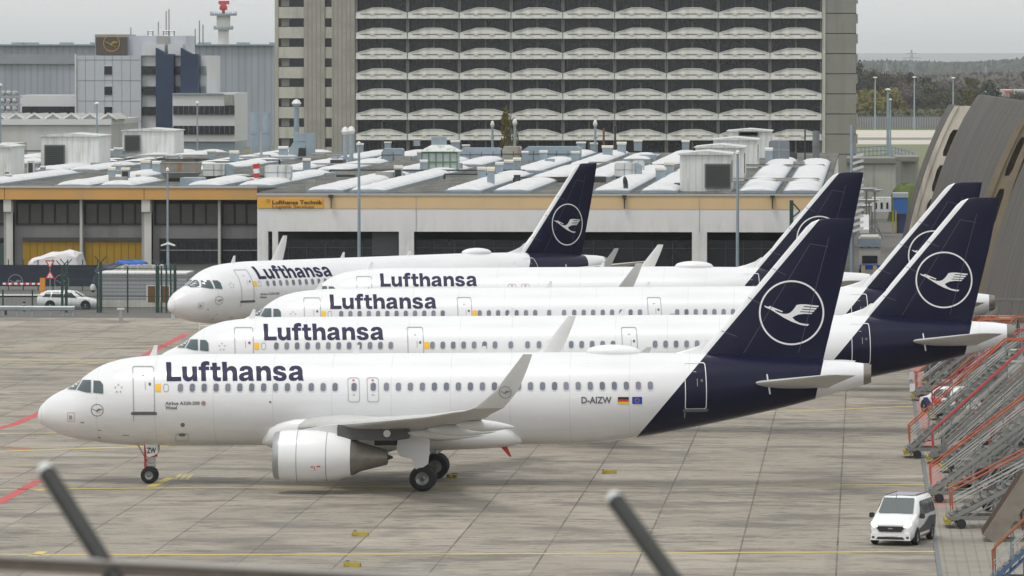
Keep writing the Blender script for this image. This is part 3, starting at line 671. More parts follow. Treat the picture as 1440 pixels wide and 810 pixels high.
        b = MB(); gz = .69; b.tube((gx-.12, gy, 2.85), (gx, gy, .7), .13, 14); b.tube((gx, gy-.45, gz), (gx, gy+.45, gz), .08, 10)
        b.tube((gx-.35, gy, 1.2), (gx-.05, gy, .7), .05, 8); b.tube((gx-.1, gy-side*1.3, 2.4), (gx-.05, gy, 1.6), .06, 8); b.build('strut', mat('strut_grey', (.45, .45, .44), .45), g_, smooth=True)
        for dy in (-.46, .46):
            tb = MB(); tb.lathe((gx, gy+dy-.2, gz), (0, 1, 0), [(0, .30), (0, .43), (.03, .53), (.10, .58), (.30, .58), (.37, .53), (.40, .43), (.40, .30)], 36)
            t_ = tb.build('tyre', TYRE, g_, smooth=45)
            rb = MB(); rb.lathe((gx, gy+dy-.19, gz), (0, 1, 0), [(0, .06), (.02, .10), (.08, .14), (.05, .24), (.0, .31)], 28); rb.lathe((gx, gy+dy+.19, gz), (0, -1, 0), [(0, .06), (.02, .10), (.08, .14), (.05, .24), (.0, .31)], 28)
            rb.build('rim', RIM, t_, smooth=35)
        # leg door plate
        b = MB(); yo = gy+side*.62
        b.prism([(16.9+A, 2.75), (18.05+A, 2.95), (18.1+A, 2.2), (18.02+A, 1.35), (17.5+A, 1.0), (17.32+A, 1.55), (16.75+A, 1.70), (16.62+A, 2.0), (16.68+A, 2.5)], yo-.02, yo+.02); b.build('gear_door', WHITE, g_)
    # nose gear
    g_ = empty_part('nose_gear', root); gx = 5.07; zo = .205
    b = MB(); b.tube((gx+.12, 0, 2.1), (gx, 0, .45+zo), .075, 12); b.tube((gx, -.28, .38+zo), (gx, .28, .38+zo), .06, 10); b.tube((gx-.55, 0, 2.0), (gx-.05, 0, 1.1), .035, 8)
    b.tube((gx-.18, -.1, 1.0), (gx+.3, -.1, 1.0), .04, 8); b.tube((gx+.25, 0, 1.35), (gx+.1, 0, .75), .03, 8); b.box(gx-.1, gx+.26, -.12, .12, 1.15, 1.42); b.box(gx-.25, gx+.3, -.16, -.05, 1.0, 1.09)
    b.build('strut', mat('strut_grey', (.45, .45, .44), .45), g_, smooth=True)
    b = MB(); b.box(gx-.22, gx-.12, -.2, -.15, .75, 2.05); b.build('tow_link', RED, g_)
    b = MB(); b.box(gx+.05, gx+.38, -.2, -.14, 1.42, 1.54); b.build('warning_flag', RED, g_)
    for dy in (-.25, .25):
        tb = MB(); tb.lathe((gx, dy-.11, .38+zo), (0, 1, 0), [(0, .19), (0, .28), (.02, .34), (.07, .38), (.15, .38), (.20, .34), (.22, .28), (.22, .19)], 32)
        t_ = tb.build('tyre', TYRE, g_, smooth=45)
        rb = MB(); rb.lathe((gx, dy-.105, .38+zo), (0, 1, 0), [(0, .03), (.01, .06), (.05, .09), (.03, .15), (.0, .2)], 24); rb.build('rim', RIM, t_, smooth=35)
    for y in (-.42, .42):
        b = MB(); b.prism([(gx-.15, 2.0), (gx+.42, 2.02), (gx+.42, 1.62), (gx+.28, 1.5), (gx+.02, 1.42), (gx-.06, 1.5)], y-.015, y+.015); b.build('gear_door', WHITE, g_)
    return root, drape, draped, fus, g_
def empty_part(name, parent):
    o = link(name, None, parent); return o

LIV20 = make_livery('fuselage_livery_short', 0); LIV21 = make_livery('fuselage_livery_long', 6.94)
a320, drape20, draped20, fus20, ng20 = build_airliner(False, LIV20)
a321 = build_airliner(True, LIV21)[0]
TILT = -.0079
def place(o, x, y, rz, label, z0=-.245):
    o.location = (x, y, z0); o.rotation_euler = (0, TILT, rz); o.scale = (1.005, 1, 1)
    tag(o, label, 'airliner', 'parked white airliners with navy tails')
p4 = copy_tree(a320); place(p4, -37.0, 365, 0, 'fourth airliner from the camera, mostly hidden between a long jet and the angled one')
p5 = copy_tree(a320)
A5 = R(43.0); place(p5, -45.7, 372.5, A5, 'farthest airliner, parked at an angle beside the hangar with its oval-looking tail emblem')
place(a320, -37.39, 256, 0, 'nearest airliner, shown whole, with upturned winglet and black registration letters')
place(a321, -37.0, 294, 0, 'long white airliner directly behind the nearest one, its grey tail cone reaching furthest right')
p3 = copy_tree(a321); place(p3, -37.1, 331.6, 0, 'long white airliner in the middle of the row, third from the camera')
# writing of the nearest airliner
def on_fus(x0, z0, flip=1):
    return lambda u, v: drape20(x0+u, z0+v, -1, .02)
fus1 = fus20
text_part('registration', 'D-AIZW', DARKLINE, fus1, 0, 0, 0, .30, 1.34, .022, on_fus(24.70, 3.87))
text_part('type_lettering', 'Airbus A320-200', DARKLINE, fus1, 0, 0, 0, .15, 1.55, .022, on_fus(6.05, 3.88))
text_part('type_lettering', 'Wesel', DARKLINE, fus1, 0, 0, 0, .15, .52, .022, on_fus(6.05, 3.68))
b = MB(); b.poly(arc(7.77, 3.95, .10, .10, 0, 345, 16), (), lambda x, z: drape20(x, z, -1, .02)); b.build('round_badge', mat('badge_brown', (.35, .2, .18), .5), fus1)
for i, m_ in enumerate((GERB, RED, GERY)):
    b = MB(); b.poly([(26.32, 4.14-.105*(i+1)), (26.81, 4.14-.105*(i+1)), (26.81, 4.14-.105*i), (26.32, 4.14-.105*i)], (), lambda x, z: drape20(x, z, -1, .02)); b.build('flag_stripe', m_, fus1)
b = MB(); b.poly([(26.96, 3.825), (27.40, 3.825), (27.40, 4.14), (26.96, 4.14)], (), lambda x, z: drape20(x, z, -1, .02)); fl_ = b.build('flag_field', EUB, fus1)
b = MB()
for i in range(12):
    t = 2*math.pi*i/12; b.poly(arc(27.18+.09*math.cos(t), 3.98+.09*math.sin(t), .014, .014, 0, 300, 5), (), lambda x, z: drape20(x, z, -1, .028))
b.build('flag_stars', GERY, fl_)
b = MB(); b.add([(4.93, -.442, 1.45), (5.42, -.442, 1.6), (5.42, -.442, 2.0), (4.93, -.442, 1.98)], [(0, 1, 2, 3)])
text_part('gear_lettering', 'ZW', BLACK, [c for c in a320.children if c.name.startswith('nose_gear')][0], (5.0, -.45, 1.60), (1, 0, 0), (0, 0, 1), .26, .42, .03)
text_part('type_lettering', 'Airbus A320-200', DARKLINE, [c for c in p5.children if c.name.startswith('fuselage')][0], 0, 0, 0, .15, 1.55, .022, on_fus(6.05, 3.88))
text_part('type_lettering', 'Hanau', DARKLINE, [c for c in p5.children if c.name.startswith('fuselage')][0], 0, 0, 0, .15, .52, .022, on_fus(6.05, 3.68))
# small emblem on the near winglet
wl = [c for c in a320.children if c.name.startswith('wing')]
b = MB(); crane2d(b, 22.30, 5.28, .26, lambda x, z: (x, -17.66-(z-5.0)*.22-.10, z), .09)
wing_p = min(wl, key=lambda o: o.data.vertices[0].co.y+sum(v.co.y for v in o.data.vertices))
b.build('crane_emblem', DARKLINE, wing_p)

# wheel chocks: yellow wedges by the wheels and lying on the apron
def chock(pos, label, rz=0, grp='yellow wheel chocks on the apron'):
    t = empty('wheel_chock', pos, label, 'wheel chock', grp, rz)
    b = MB(); b.prism([(-.09, 0), (.09, 0), (.04, .15), (-.04, .15)], -.33, .33); b.build('wedge', CHOCK, t)
    b = MB(); b.prism([(-.09, .10), (.09, .10), (.04, .24), (-.04, .24)], -.28, .30, M=Matrix.Rotation(R(55), 4, 'Z') @ Matrix.Translation((.12, 0, -.09))); b.build('wedge', CHOCK, t)
    b = MB(); b.path([(0, .3, .17), (.15, .32, .2), (.3, .3, .17)], .02, 6); b.build('rope', DARKLINE, t); return t
for px, py, lb, rz in ((507, 754, 'pair of yellow chocks lying on bare concrete below the engine', 1.3), (496, 797, 'pair of yellow chocks nearest the bottom edge of the photo', 1.2),
                       (857, 666, 'thin yellow chock lying alone on the apron behind the wing', 1.5), (591, 690.5, 'yellow chock wedged at the near main wheel', 0), (634, 672.5, 'dark yellow chock beside the far main wheel', 0)):
    p = G(px, py); chock((p.x, p.y, .012), lb, rz)
# ------------------------------------------------------------------ the slab tower behind the hangars
YT = 820.0
def tx(px): return XX(px, YT)
def tz(py): return ZZ(py, YT)
FLH = 28.5*YT/F
tower = empty('office_tower', (tx(795), YT+10, 0), 'huge grey concrete office tower with rows of white balcony parapets and dark glazing', 'building')
def tb(name, m, mb, **kw):
    o = mb.build(name, m, None, **kw); o.parent = tower; o.matrix_parent_inverse = Matrix.Translation(-Vector(tower.location)); return o
def child_world(o, par): o.parent = par; o.matrix_parent_inverse = Matrix.Translation(-Vector(par.location)); return o
rows = [tz(25.8+28.5*k) for k in range(-3, 7)]       # balcony undersides, top to bottom
ztop = tz(25.8-28.5*3.6)
b = MB(); b.box(tx(388), tx(1203), YT+1.3, YT+22, 0, ztop); tb('wall', mat('tower_core', (.20, .195, .18), .9, var=.1, vs=.3), b)
# glazing per storey
rib = mat('ribbed_concrete', (.31, .30, .27), .85); g = NG(rib); o_, x_, y_, z_ = g.obj()
st_ = g.math('ABSOLUTE', g.math('SUBTRACT', g.math('FRACT', g.math('MULTIPLY', x_, 1/.62)), .5))
c = g.mix(g.rng(st_, .08, .2), (.225, .215, .195), (.345, .33, .295)); c = g.mix(g.rng(g.noise(o_, .5, 6), .35, .7), c, (.25, .24, .21)); g.base(c)
zz = rows+[tz(25.8+28.5*7)]
for k in range(len(zz)-1):
    b = MB(); b.box(tx(500.5), tx(1155), YT+.9, YT+1.1, zz[k+1]+.1, zz[k]+.02)
    tb('glazing', DGLASS, b)
b = MB()
for i in range(10):
    x = tx(501+i*72.65)
    b.box(x-.24, x+.24, YT-.1, YT+1.3, 0, ztop)
    if i < 9:
        x2 = tx(501+(i+.5)*72.65); b.box(x2-.13, x2+.13, YT+.55, YT+.9, 0, ztop)
    for q in range(1, 12):
        x3 = tx(501+(i+q/12)*72.65)
        if i < 9 and q != 6: b.box(x3-.02, x3+.02, YT+.86, YT+.9, 0, ztop, 1)
tb('mullion', [mat('column_concrete', (.17, .168, .165), .85, var=.2, vs=.8), mat('glazing_bar', (.035, .036, .04), .5)], b, kind=None)
# balconies with trapezoid parapets, one part each (shared mesh)
wB = tx(501+72.65)-tx(501); hh = FLH
pb = MB(); p0, p1 = .25, wB-.25
zb = 0; k_ = YT/F
pts = [(p0-.18, 0), (p1+.18, 0), (p1+.18, 8.2*k_), (p1-.2, 9.4*k_), (wB*.67, 15.0*k_), (wB*.5, 15.2*k_), (wB*.33, 15.0*k_), (p0+.2, 9.4*k_), (p0-.18, 8.2*k_)]
pb.prism(pts, -.9, -.72); pb.box(p0-.2, p1+.2, -.98, .9, -.02, .22)
pb.prism([(p1-.2, 9.6*k_), (wB*.67, 15.2*k_), (wB*.5, 15.4*k_), (wB*.33, 15.2*k_), (p0+.2, 9.6*k_), (p0+.2, 8.9*k_), (wB*.33, 14.5*k_), (wB*.5, 14.7*k_), (wB*.67, 14.5*k_), (p1-.2, 8.9*k_)][::-1], -1.0, -.7)
pme = pb.mesh('balcony'); pme.materials.append(mat('parapet_white', (.66, .66, .64), .8, var=.12, vs=.5, dirt=(.46, .455, .43)))
sb = MB(); sb.box(p0+.5, wB*.29, -.93, -.90, 5.6*k_, 6.6*k_); sb.box(wB*.36, wB*.60, -.93, -.90, 5.6*k_, 6.6*k_); sb.box(wB*.67, p1-.5, -.93, -.90, 5.6*k_, 6.6*k_)
sme = sb.mesh('slot'); sme.materials.append(MULL)
cbm = MB()
cbm.box(-.32, .32, -1.05, -.9, 4.6*k_, 7.9*k_)
cme = cbm.mesh('bracket'); cme.materials.append(CREAM)
for r in range(1, 10):
    for i in range(9):
        o = link('balcony', pme, tower); o.location = (tx(501+i*72.65)-tower.location.x, YT-tower.location.y, rows[0]+(-r*FLH))
        link('slot', sme, o); [setattr(link('bracket', cme, o), 'location', (wB*q, 0, 0)) for q in (.325, .635)]
# left wing: window bay, ribbed strips, narrow windows; right blank wall with floor joints
b = MB(); b.box(tx(387), tx(392), YT, YT+1.3, 0, ztop); tb('pilaster', CONC, b)
b = MB(); b.box(tx(1155.5), tx(1160), YT-.3, YT+1.3, 0, ztop); tb('pilaster', CONCL, b)
b = MB(); b.box(tx(428), tx(457.5), YT-.2, YT+1.3, 0, ztop); tb('ribbed_panel', rib, b)
b = MB(); b.box(tx(467), tx(500), YT-.2, YT+1.3, 0, ztop); tb('ribbed_panel', rib, b)
for k in range(-3, 8):
    zt_ = tz(25.5+28.2*k); zl = zt_-12.3*k_; lowz = tz(25.5+28.2*(k+1))
    b = MB(); b.box(tx(392), tx(428), YT+.35, YT+.5, zl, zt_); o = tb('window', DGLASS, b)
    c2 = MB(); c2.box(tx(396), tx(407), YT+.30, YT+.34, zl+.1, zt_-.1); child_world(c2.build('curtain', mat('curtain', (.17, .165, .15), .8, var=.3, vs=1)), tower)
    b = MB(); b.box(tx(392), tx(428), YT+.1, YT+1.3, lowz, zl); tb('spandrel', mat('spandrel_cream', (.47, .455, .40), .8, var=.15, vs=.7, dirt=(.33, .32, .28)), b)
    b = MB(); b.box(tx(457.5), tx(467), YT+.35, YT+.5, zl, zt_); tb('window', DGLASS, b)
    b = MB(); b.box(tx(457.5), tx(467), YT+.1, YT+1.3, lowz, zl); tb('spandrel', mat('spandrel_cream', (.47, .455, .40), .8, var=.15, vs=.7, dirt=(.33, .32, .28)), b)
grw = mat('blank_wall_concrete', (.235, .23, .21), .9, var=.12, vs=.3, dirt=(.19, .187, .17))
for k in range(-3, 8):
    za, zb_ = tz(19.6+28.2*(k+1)), tz(19.6+28.2*k); b = MB(); b.box(tx(1160), tx(1203), YT-.1, YT+1.3, za+.12, zb_); tb('wall_panel', grw, b)
    b = MB(); b.box(tx(1203), tx(1205.5), YT+1, YT+8, zb_-1.35, zb_); tb('side_balcony', CONCL, b)
b = MB(); b.box(tx(1160), tx(1203), YT+.2, YT+1.25, 0, ztop); tb('joint_band', MULL, b)

# ------------------------------------------------------------------ left background: grey hangar, offices, radar tower
YH = 1300.0
hm = mat('hangar_cladding', (.36, .38, .42), .7); g = NG(hm); o_, x_, y_, z_ = g.obj()
w_ = g.rng(g.math('ABSOLUTE', g.math('SUBTRACT', g.math('FRACT', g.math('MULTIPLY', x_, 1/1.5)), .5)), .05, .2)
nn = g.rng(g.noise(o_, .25, 5, .6, (1, 1, .15)), .3, .7, .85, 1.08)
cc = g.mix(w_, (.25, .27, .315), (.30, .325, .38)); c = g.mix(1., cc, nn, 'MULTIPLY'); g.base(c)
hang = empty('grey_hangar', (XX(150, YH), YH+40, 0), 'very large flat-topped grey clad hangar in the far left background behind the offices', 'hangar')
b = MB(); b.box(XX(-120, YH), XX(386, YH), YH, YH+90, 0, ZZ(64, YH)); child_world(b.build('wall', hm), hang)
b = MB(); b.box(XX(-120, YH), XX(386, YH), YH-1, YH+91, ZZ(64, YH), ZZ(62, YH)); child_world(b.build('roof_edge', GALV), hang)
b = MB(); b.box(XX(-120, YH), XX(160, YH), YH-.6, YH, ZZ(90, YH), ZZ(76, YH)); child_world(b.build('cladding_band', mat('band_grey', (.25, .265, .30), .7, var=.1, vs=.2)), hang)
for p in (17, 36, 85, 128, 280, 335, 381):
    b = MB(); b.box(XX(p-7, YH), XX(p+8, YH), YH+8, YH+14, ZZ(62, YH), ZZ(59.3, YH)); child_world(b.build('roof_vent', GALV), hang)

YR = 1800.0
rt = empty('radar_tower', (XX(315, YR), YR, 0), 'white round radar tower with railed platforms and a red rotating antenna', 'radar tower')
k_ = YR/F; cx = XX(315, YR)
def rr(name, prof, m):
    b = MB(); b.lathe((cx, YR, 0), (0, 0, 1), [(ZZ(y, YR), r*k_) for y, r in prof], 24); return child_world(b.build(name, m, smooth=30), rt)
rr('shaft', [(200, 8), (62, 7.5), (42, 7.5), (41, 9.8), (21, 9.8)], mat('tower_white', (.68, .68, .68), .6, var=.1, vs=.1))
rr('platform', [(41.5, 8), (41.5, 14), (38.5, 14), (38.5, 8)], GALV); rr('platform', [(21.8, 10), (21.8, 19), (18.8, 19), (18.8, 5)], GALV)
b = MB()
for i in range(16):
    t = 2*math.pi*i/16
    for R_, z0, z1 in ((18.5, 19, 16), (13.5, 39, 36)):
        b.tube((cx+R_*k_*math.cos(t), YR+R_*k_*math.sin(t), ZZ(z0, YR)), (cx+R_*k_*math.cos(t), YR+R_*k_*math.sin(t), ZZ(z1, YR)), .12, 4)
child_world(b.build('railing', GALV), rt)
RR = mat('radar_red', (.50, .05, .05), .5)
b = MB(); b.tube((cx, YR, ZZ(19, YR)), (cx, YR, ZZ(14, YR)), .5, 10); b.box(cx-5*k_, cx+5*k_, YR-1, YR+1, ZZ(14, YR), ZZ(8, YR)); child_world(b.build('antenna_mount', RR), rt)
b = MB(); b.box(cx-6*k_, cx+9*k_, YR-2, YR-1.2, ZZ(6, YR), ZZ(1, YR)); b.box(cx-3*k_, cx+5*k_, YR-2.4, YR-2, ZZ(11.5, YR), ZZ(6, YR)); child_world(b.build('antenna', RR), rt)

YO = 880.0
def ox(p): return XX(p, YO)
def oz(p): return ZZ(p, YO)
PAN = mat('office_panel', (.46, .485, .54), .5, var=.05, vs=.2); PAN2 = mat('office_white_band', (.60, .61, .63), .5, var=.06, vs=.2)
NAVYP = mat('office_blue_slab', (.018, .035, .085), .5, var=.15, vs=.3)
of = empty('office_building', (ox(200), YO+6, 0), 'pale grey panelled office block with two tall dark blue slabs and a crane emblem', 'building')
def ob(name, x0, x1, y0, y1, d0, d1, m, par=None):
    b = MB(); b.box(ox(x0), ox(x1), YO+d0, YO+d1, oz(y1), oz(y0)); o = b.build(name, m); return child_world(o, of)
ob('wall', 107, 199, 78, 200, 0, 22, PAN); ob('wall', 199, 290, 78, 190, 1.5, 20, PAN2)
ob('upper_block', 132, 178, 48, 78, 2, 12, mat('plinth_grey', (.30, .30, .29), .7, var=.1, vs=.4)); ob('upper_block', 178, 260, 50, 78, 3, 14, PAN); ob('upper_block', 218, 236, 50.5, 78, 2.7, 3, mat('plinth_grey', (.3, .3, .29), .7)); ob('roof_block', 199, 231, 62, 78, 1, 3, PAN2); ob('roof_block', 236, 256, 62, 78, 1, 3, PAN2)
ob('sign_board', 134, 178, 52, 77, 1.6, 2, mat('sign_dark', (.075, .068, .055), .7))
b = MB(); kk = YO/F
b2 = MB(); crane2d(b2, 0, 0, 12.0*kk, lambda x, z: (ox(156)+x, YO+1.5, oz(60.5)+z), .10); child_world(b2.build('crane_emblem', mat('emblem_gold', (.42, .23, .035), .6)), of)
for p, q in ((221, 246), (256, 281)):
    b = MB(); xa, xb = ox(p), ox(q)
    b.add([(xa, YO-1.2, oz(179)), (xb, YO-1.2, oz(179)), (xb, YO-1.2, oz(76)), (xa+(xb-xa)*.65, YO-1.2, oz(76)), (xa, YO-1.2, oz(67)),
           (xa, YO+1.5, oz(179)), (xb, YO+1.5, oz(179)), (xb, YO+1.5, oz(76)), (xa+(xb-xa)*.65, YO+1.5, oz(76)), (xa, YO+1.5, oz(67))],
          [(0, 1, 2, 3, 4), (9, 8, 7, 6, 5), (0, 5, 6, 1), (1, 6, 7, 2), (2, 7, 8, 3), (3, 8, 9, 4), (4, 9, 5, 0)]); child_world(b.build('blue_slab', NAVYP), of)
for k in range(3):
    y = 93+28.7*k
    ob('window', 147.5, 158.8, y, y+12, -.12, .0, DGLASS); ob('window_frame', 147, 159.3, y-.6, y+12.6, -.08, 0, LGREY)
    ob('window', 198.5, 219, y, y+12, 1.1, 1.5, DGLASS); ob('window', 246, 255, y, y+12, 1.1, 1.5, DGLASS)
    ob('window', 281.5, 289, y, y+11, 1.1, 1.5, mat('pale_glass', (.22, .25, .24), .3)); ob('window', 106.6, 108.6, y, y+12, -.1, 2, DGLASS)
    ob('mullion', 201.5, 202, y, y+12, 1.05, 1.1, mat('mullion_grey', (.18, .19, .2), .6))
for x in (121, 134, 148, 159, 172, 184): ob('panel_joint', x-.2, x+.2, 78, 200, -.05, 0, mat('joint_grey', (.26, .27, .30), .7))
for y in (84, 113, 142, 170): ob('panel_joint', 109, 199, y-.2, y+.2, -.05, 0, mat('joint_grey', (.26, .27, .30), .7))
ob('window', 155.5, 159.5, 179, 192, -.1, 0, DGLASS); ob('parapet', 106.4, 108.5, 76, 190, -.3, 0, PAN2)
# low wing to the right with ribbon windows
ob('low_wing', 246, 333, 131, 199, -2.5, 16, PAN2); ob('low_wing_top', 246, 318, 131, 133, -2.8, -2.5, GALV)
for (a, c_) in ((149, 161), (177, 189)):
    ob('ribbon_window', 247, 333, a, c_, -2.8, -2.5, DGLASS)
    for i in range(12): ob('mullion', 247+i*7.2, 247.5+i*7.2, a, c_, -2.9, -2.8, mat('mullion_grey', (.18, .19, .2), .6))
ob('plant_box', 319, 331, 133, 148, -3.2, -2.4, mat('plant_grey', (.30, .31, .28), .7, var=.3, vs=1)); ob('plinth', 246, 333, 199, 215, -2, 10, GALV)
# left low wing with dark window band
ob('left_wing', 28, 108, 134, 200, 1, 14, PAN2); ob('left_window_band', 31, 108, 150, 161, .6, 1, DGLASS)
for x, h in ((178, 38), (217, 30), (228, 15), (232, 12), (269, 40), (275, 28), (280, 34)):
    b = MB(); b.tube((ox(x), YO+6, oz(62)), (ox(x), YO+6, oz(h)), .10, 5); child_world(b.build('aerial', STEEL), of)
for x in (208, 230, 238):
    b = MB(); w = 3.5*kk
    for a, c_ in ((-w, -w), (w, -w)): b.tube((ox(x)+a, YO+4, oz(64)), (ox(x)+a, YO+4, oz(43)), .12, 5)
    for y in (43, 50, 57): b.tube((ox(x)-w, YO+4, oz(y)), (ox(x)+w, YO+4, oz(y)), .10, 5)
    child_world(b.build('aerial_frame', STEEL), of)
# sawtooth-roofed shed in front of the offices
YS = 800.0
sh = empty('sawtooth_shed', (XX(60, YS), YS+10, 0), 'long pale shed with small pointed skylights along its roof, left of the panelled offices', 'shed')
def sx_(p): return XX(p, YS)
def sz_(p): return ZZ(p, YS)
b = MB(); b.box(sx_(-60), sx_(157), YS, YS+30, 0, sz_(173)); child_world(b.build('wall', mat('shed_wall', (.52, .52, .535), .8, var=.08, vs=.2, dirt=(.45, .44, .42))), sh)
b = MB(); b.box(sx_(-60), sx_(157.5), YS-.4, YS+31, sz_(176), sz_(168)); child_world(b.build('roof_band', PAN2), sh)
for i in range(-2, 7):
    cx_ = 22+26*(i-1); b = MB()
    xa, xm, xb = sx_(cx_-13), sx_(cx_), sx_(cx_+13); z0, z1 = sz_(168), sz_(160)
    b.add([(xa, YS+1, z0), (xm, YS+1, z1), (xb, YS+1, z0), (xa, YS+14, z0), (xm, YS+14, z1), (xb, YS+14, z0)], [(0, 2, 1), (3, 4, 5), (0, 1, 4, 3), (1, 2, 5, 4)]); o = b.build('pointed_skylight', mat('skylight_grey', (.37, .375, .35), .6, var=.2, vs=.6)); child_world(o, sh)
    b = MB(); b.bar((xa, YS+.9, z0), (xm, YS+.9, z1), .3); b.bar((xm, YS+.9, z1), (xb, YS+.9, z0), .3); child_world(b.build('skylight_frame', PAN2), sh)
b = MB(); b.box(sx_(-60), sx_(56), YS-22, YS-12, 3, sz_(199)); child_world(b.build('low_annex', mat('annex_cream', (.50, .49, .43), .7, var=.1, vs=.3)), sh)
# pipes and racks at the far left
pr = empty('pipe_rack', (sx_(10), 840, 0), 'stack of grey pipework and tanks at the left edge beside the pale shed', 'pipe rack')
random.seed(4)
for r_ in range(4):
    for i in range(5):
        x = XX(-8+i*8.5, 840); z = ZZ(131+r_*11, 840)
        b = MB(); b.lathe((x, 838, z), (0, -1, 0), [(0, .05), (0, .36), (1.5, .36), (1.6, .2), (1.6, .02)], 12); child_world(b.build('pipe', STEEL if (i+r_) % 2 else mat('pipe_pale', (.36, .37, .38), .6), smooth=40), pr)
    b = MB(); b.box(XX(-15, 840), XX(32, 840), 837, 840, ZZ(137+r_*11, 840), ZZ(136+r_*11, 840)); child_world(b.build('rack_beam', STEEL), pr)

# ------------------------------------------------------------------ the long hall with white roof domes
ZR = 8.1
ROOFM = mat('roof_felt', (.15, .15, .14), .9); g = NG(ROOFM); o_, x_, y_, z_ = g.obj()
f1 = g.rng(g.noise(o_, .5, 8, .7, (1, .22, 1)), .36, .64); c = g.mix(f1, (.045, .046, .043), (.155, .153, .143))
f2 = g.rng(g.noise(o_, .12, 5, .6), .5, .62); c = g.mix(g.math('MULTIPLY', f2, .6), c, (.12, .125, .085))
f3 = g.rng(g.noise(o_, 1.8, 5, .8, (1, .2, 1)), .52, .62); c = g.mix(g.math('MULTIPLY', f3, .6), c, (.03, .03, .03))
sp_ = g.rng(g.math('ABSOLUTE', g.math('SUBTRACT', g.math('FRACT', g.math('MULTIPLY', y_, 1/11.)), .5)), .0, .03, 1, 0)
c = g.mix(g.math('MULTIPLY', sp_, .55), c, (.35, .34, .31)); g.base(c); g.bump(g.noise(o_, 2, 6, .8), .6, .15)
DOME = mat('white_roof_dome', (.6, .6, .6), .5); g = NG(DOME); o_, x_, y_, z_ = g.obj()
f1 = g.rng(g.noise(o_, .9, 7, .7), .45, .75); g.base(g.mix(g.math('MULTIPLY', f1, .55), (.62, .62, .645), (.38, .375, .345)))
YA, YB_ = 480.0, 499.0
xL, xE, xRt = XX(-80, YB_), XX(362, YA), XX(1163, YA)
hall = empty('white_front_hall', (XX(760, YA), YA+8, 0), 'long low white hall with tan fascia and dark gate openings behind the airliners', 'hall')
hall2 = empty('yellow_fascia_hall', (XX(180, YB_), YB_+8, 0), 'left hall with orange-yellow fascia, dark window rows and yellow gates', 'hall')
def hb(name, px0, px1, py0, py1, d0, d1, m, Y=YA, par=None):
    b = MB(); b.box(XX(px0, Y), XX(px1, Y), Y+d0, Y+d1, max(0, ZZ(py1, Y)), ZZ(py0, Y)); return child_world(b.build(name, m), par or hall)
TAN = mat('tan_fascia', (.66, .475, .26), .7, var=.06, vs=.3, dirt=(.56, .42, .26)); TAN2 = mat('orange_fascia', (.58, .325, .10), .7, var=.07, vs=.3, dirt=(.48, .30, .13))
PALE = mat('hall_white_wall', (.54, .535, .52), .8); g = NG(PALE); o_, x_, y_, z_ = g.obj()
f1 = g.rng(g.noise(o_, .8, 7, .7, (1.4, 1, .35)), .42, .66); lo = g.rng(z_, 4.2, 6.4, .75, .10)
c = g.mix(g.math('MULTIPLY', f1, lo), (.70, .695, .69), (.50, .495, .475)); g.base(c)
INT = mat('dark_interior', (.02, .021, .022), .8)
# white front: parapet cap, fascia, wall band, piers, dark gates
hb('roof_edge', 361.5, 1164, 272.4, 275.4, -.12, .5, mat('cap_grey', (.42, .42, .42), .6), YA)
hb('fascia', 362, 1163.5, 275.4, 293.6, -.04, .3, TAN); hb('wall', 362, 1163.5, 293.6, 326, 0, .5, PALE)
hb('joint', 585, 585.6, 275, 326, -.07, -.04, LINE); hb('joint', 983, 983.6, 275, 326, -.07, -.04, LINE)
for a, c_ in ((362, 377), (561, 582), (973, 994), (1147, 1163.5), (383, 391)): hb('pier', a, c_, 326, 420, 0, .7, PALE)
hb('gate_interior', 377, 1150, 326, 420, 6, 6.3, INT)
hb('side_wall', 1162.5, 1163.5, 275, 420, .5, 200, PALE)
for a, c_, st in ((377, 561, 7), (582, 973, 14), (994, 1147, 6)):
    for i in range(st+1):
        x = a+(c_-a)*i/st; hb('gate_mullion', x-.5, x+.5, 340, 420, 1.2, 1.3, MULL)
    hb('gate_transom', a, c_, 349, 350, 1.15, 1.2, mat('transom_green', (.05, .07, .065), .6)); hb('gate_glass', a, c_, 338, 420, 1.35, 1.4, DGLASS)
hb('roller_gate', 522, 559, 327, 360, .9, 1.1, mat('roller_grey', (.07, .073, .078), .7))
# sign
hb('sign_panel', 363, 455, 279.5, 293, -.10, -.05, mat('sign_orange', (.72, .37, .04), .6, var=.06, vs=.5))
s0 = PY(383, 287.0, YA-.14); kk = YA/F
text_part('sign_lettering', 'Lufthansa Technik', mat('sign_navy', (.012, .012, .02), .5), None, s0, (1, 0, 0), (0, 0, 1), 5.6*kk, 71*kk, .022)
text_part('sign_lettering', 'Logistik Services', mat('sign_brown', (.16, .06, .015), .5), None, PY(383, 292.8, YA-.14), (1, 0, 0), (0, 0, 1), 4.8*kk, 59*kk, .008)
for o in [o for o in COL.objects if o.name.startswith('sign_lettering')]: child_world(o, hall)
b = MB(); crane2d(b, 0, 0, 2.6*kk, lambda x, z: (XX(377.5, YA)+x, YA-.14, ZZ(283, YA)+z), .15); child_world(b.build('crane_emblem', mat('sign_brown', (.3, .13, .03), .5)), hall)
for px in (466, 878, 1086):
    b = MB(); b.box(XX(px-3, YA), XX(px+3, YA), YA-.7, YA-.1, ZZ(278, YA), ZZ(274, YA)); b.tube((XX(px, YA), YA-.2, ZZ(278, YA)), (XX(px, YA), YA-.2, ZZ(293, YA)), .05, 5); child_world(b.build('floodlight', DKMET), hall)
# roofs
b = MB(); b.box(xE, xRt, YA+.3, 700, ZR-.5, ZR); child_world(b.build('roof', ROOFM), hall)
b = MB(); b.box(xL, xE-.01, YB_+.3, 700, ZR-.5, ZR); child_world(b.build('roof', ROOFM), hall2)
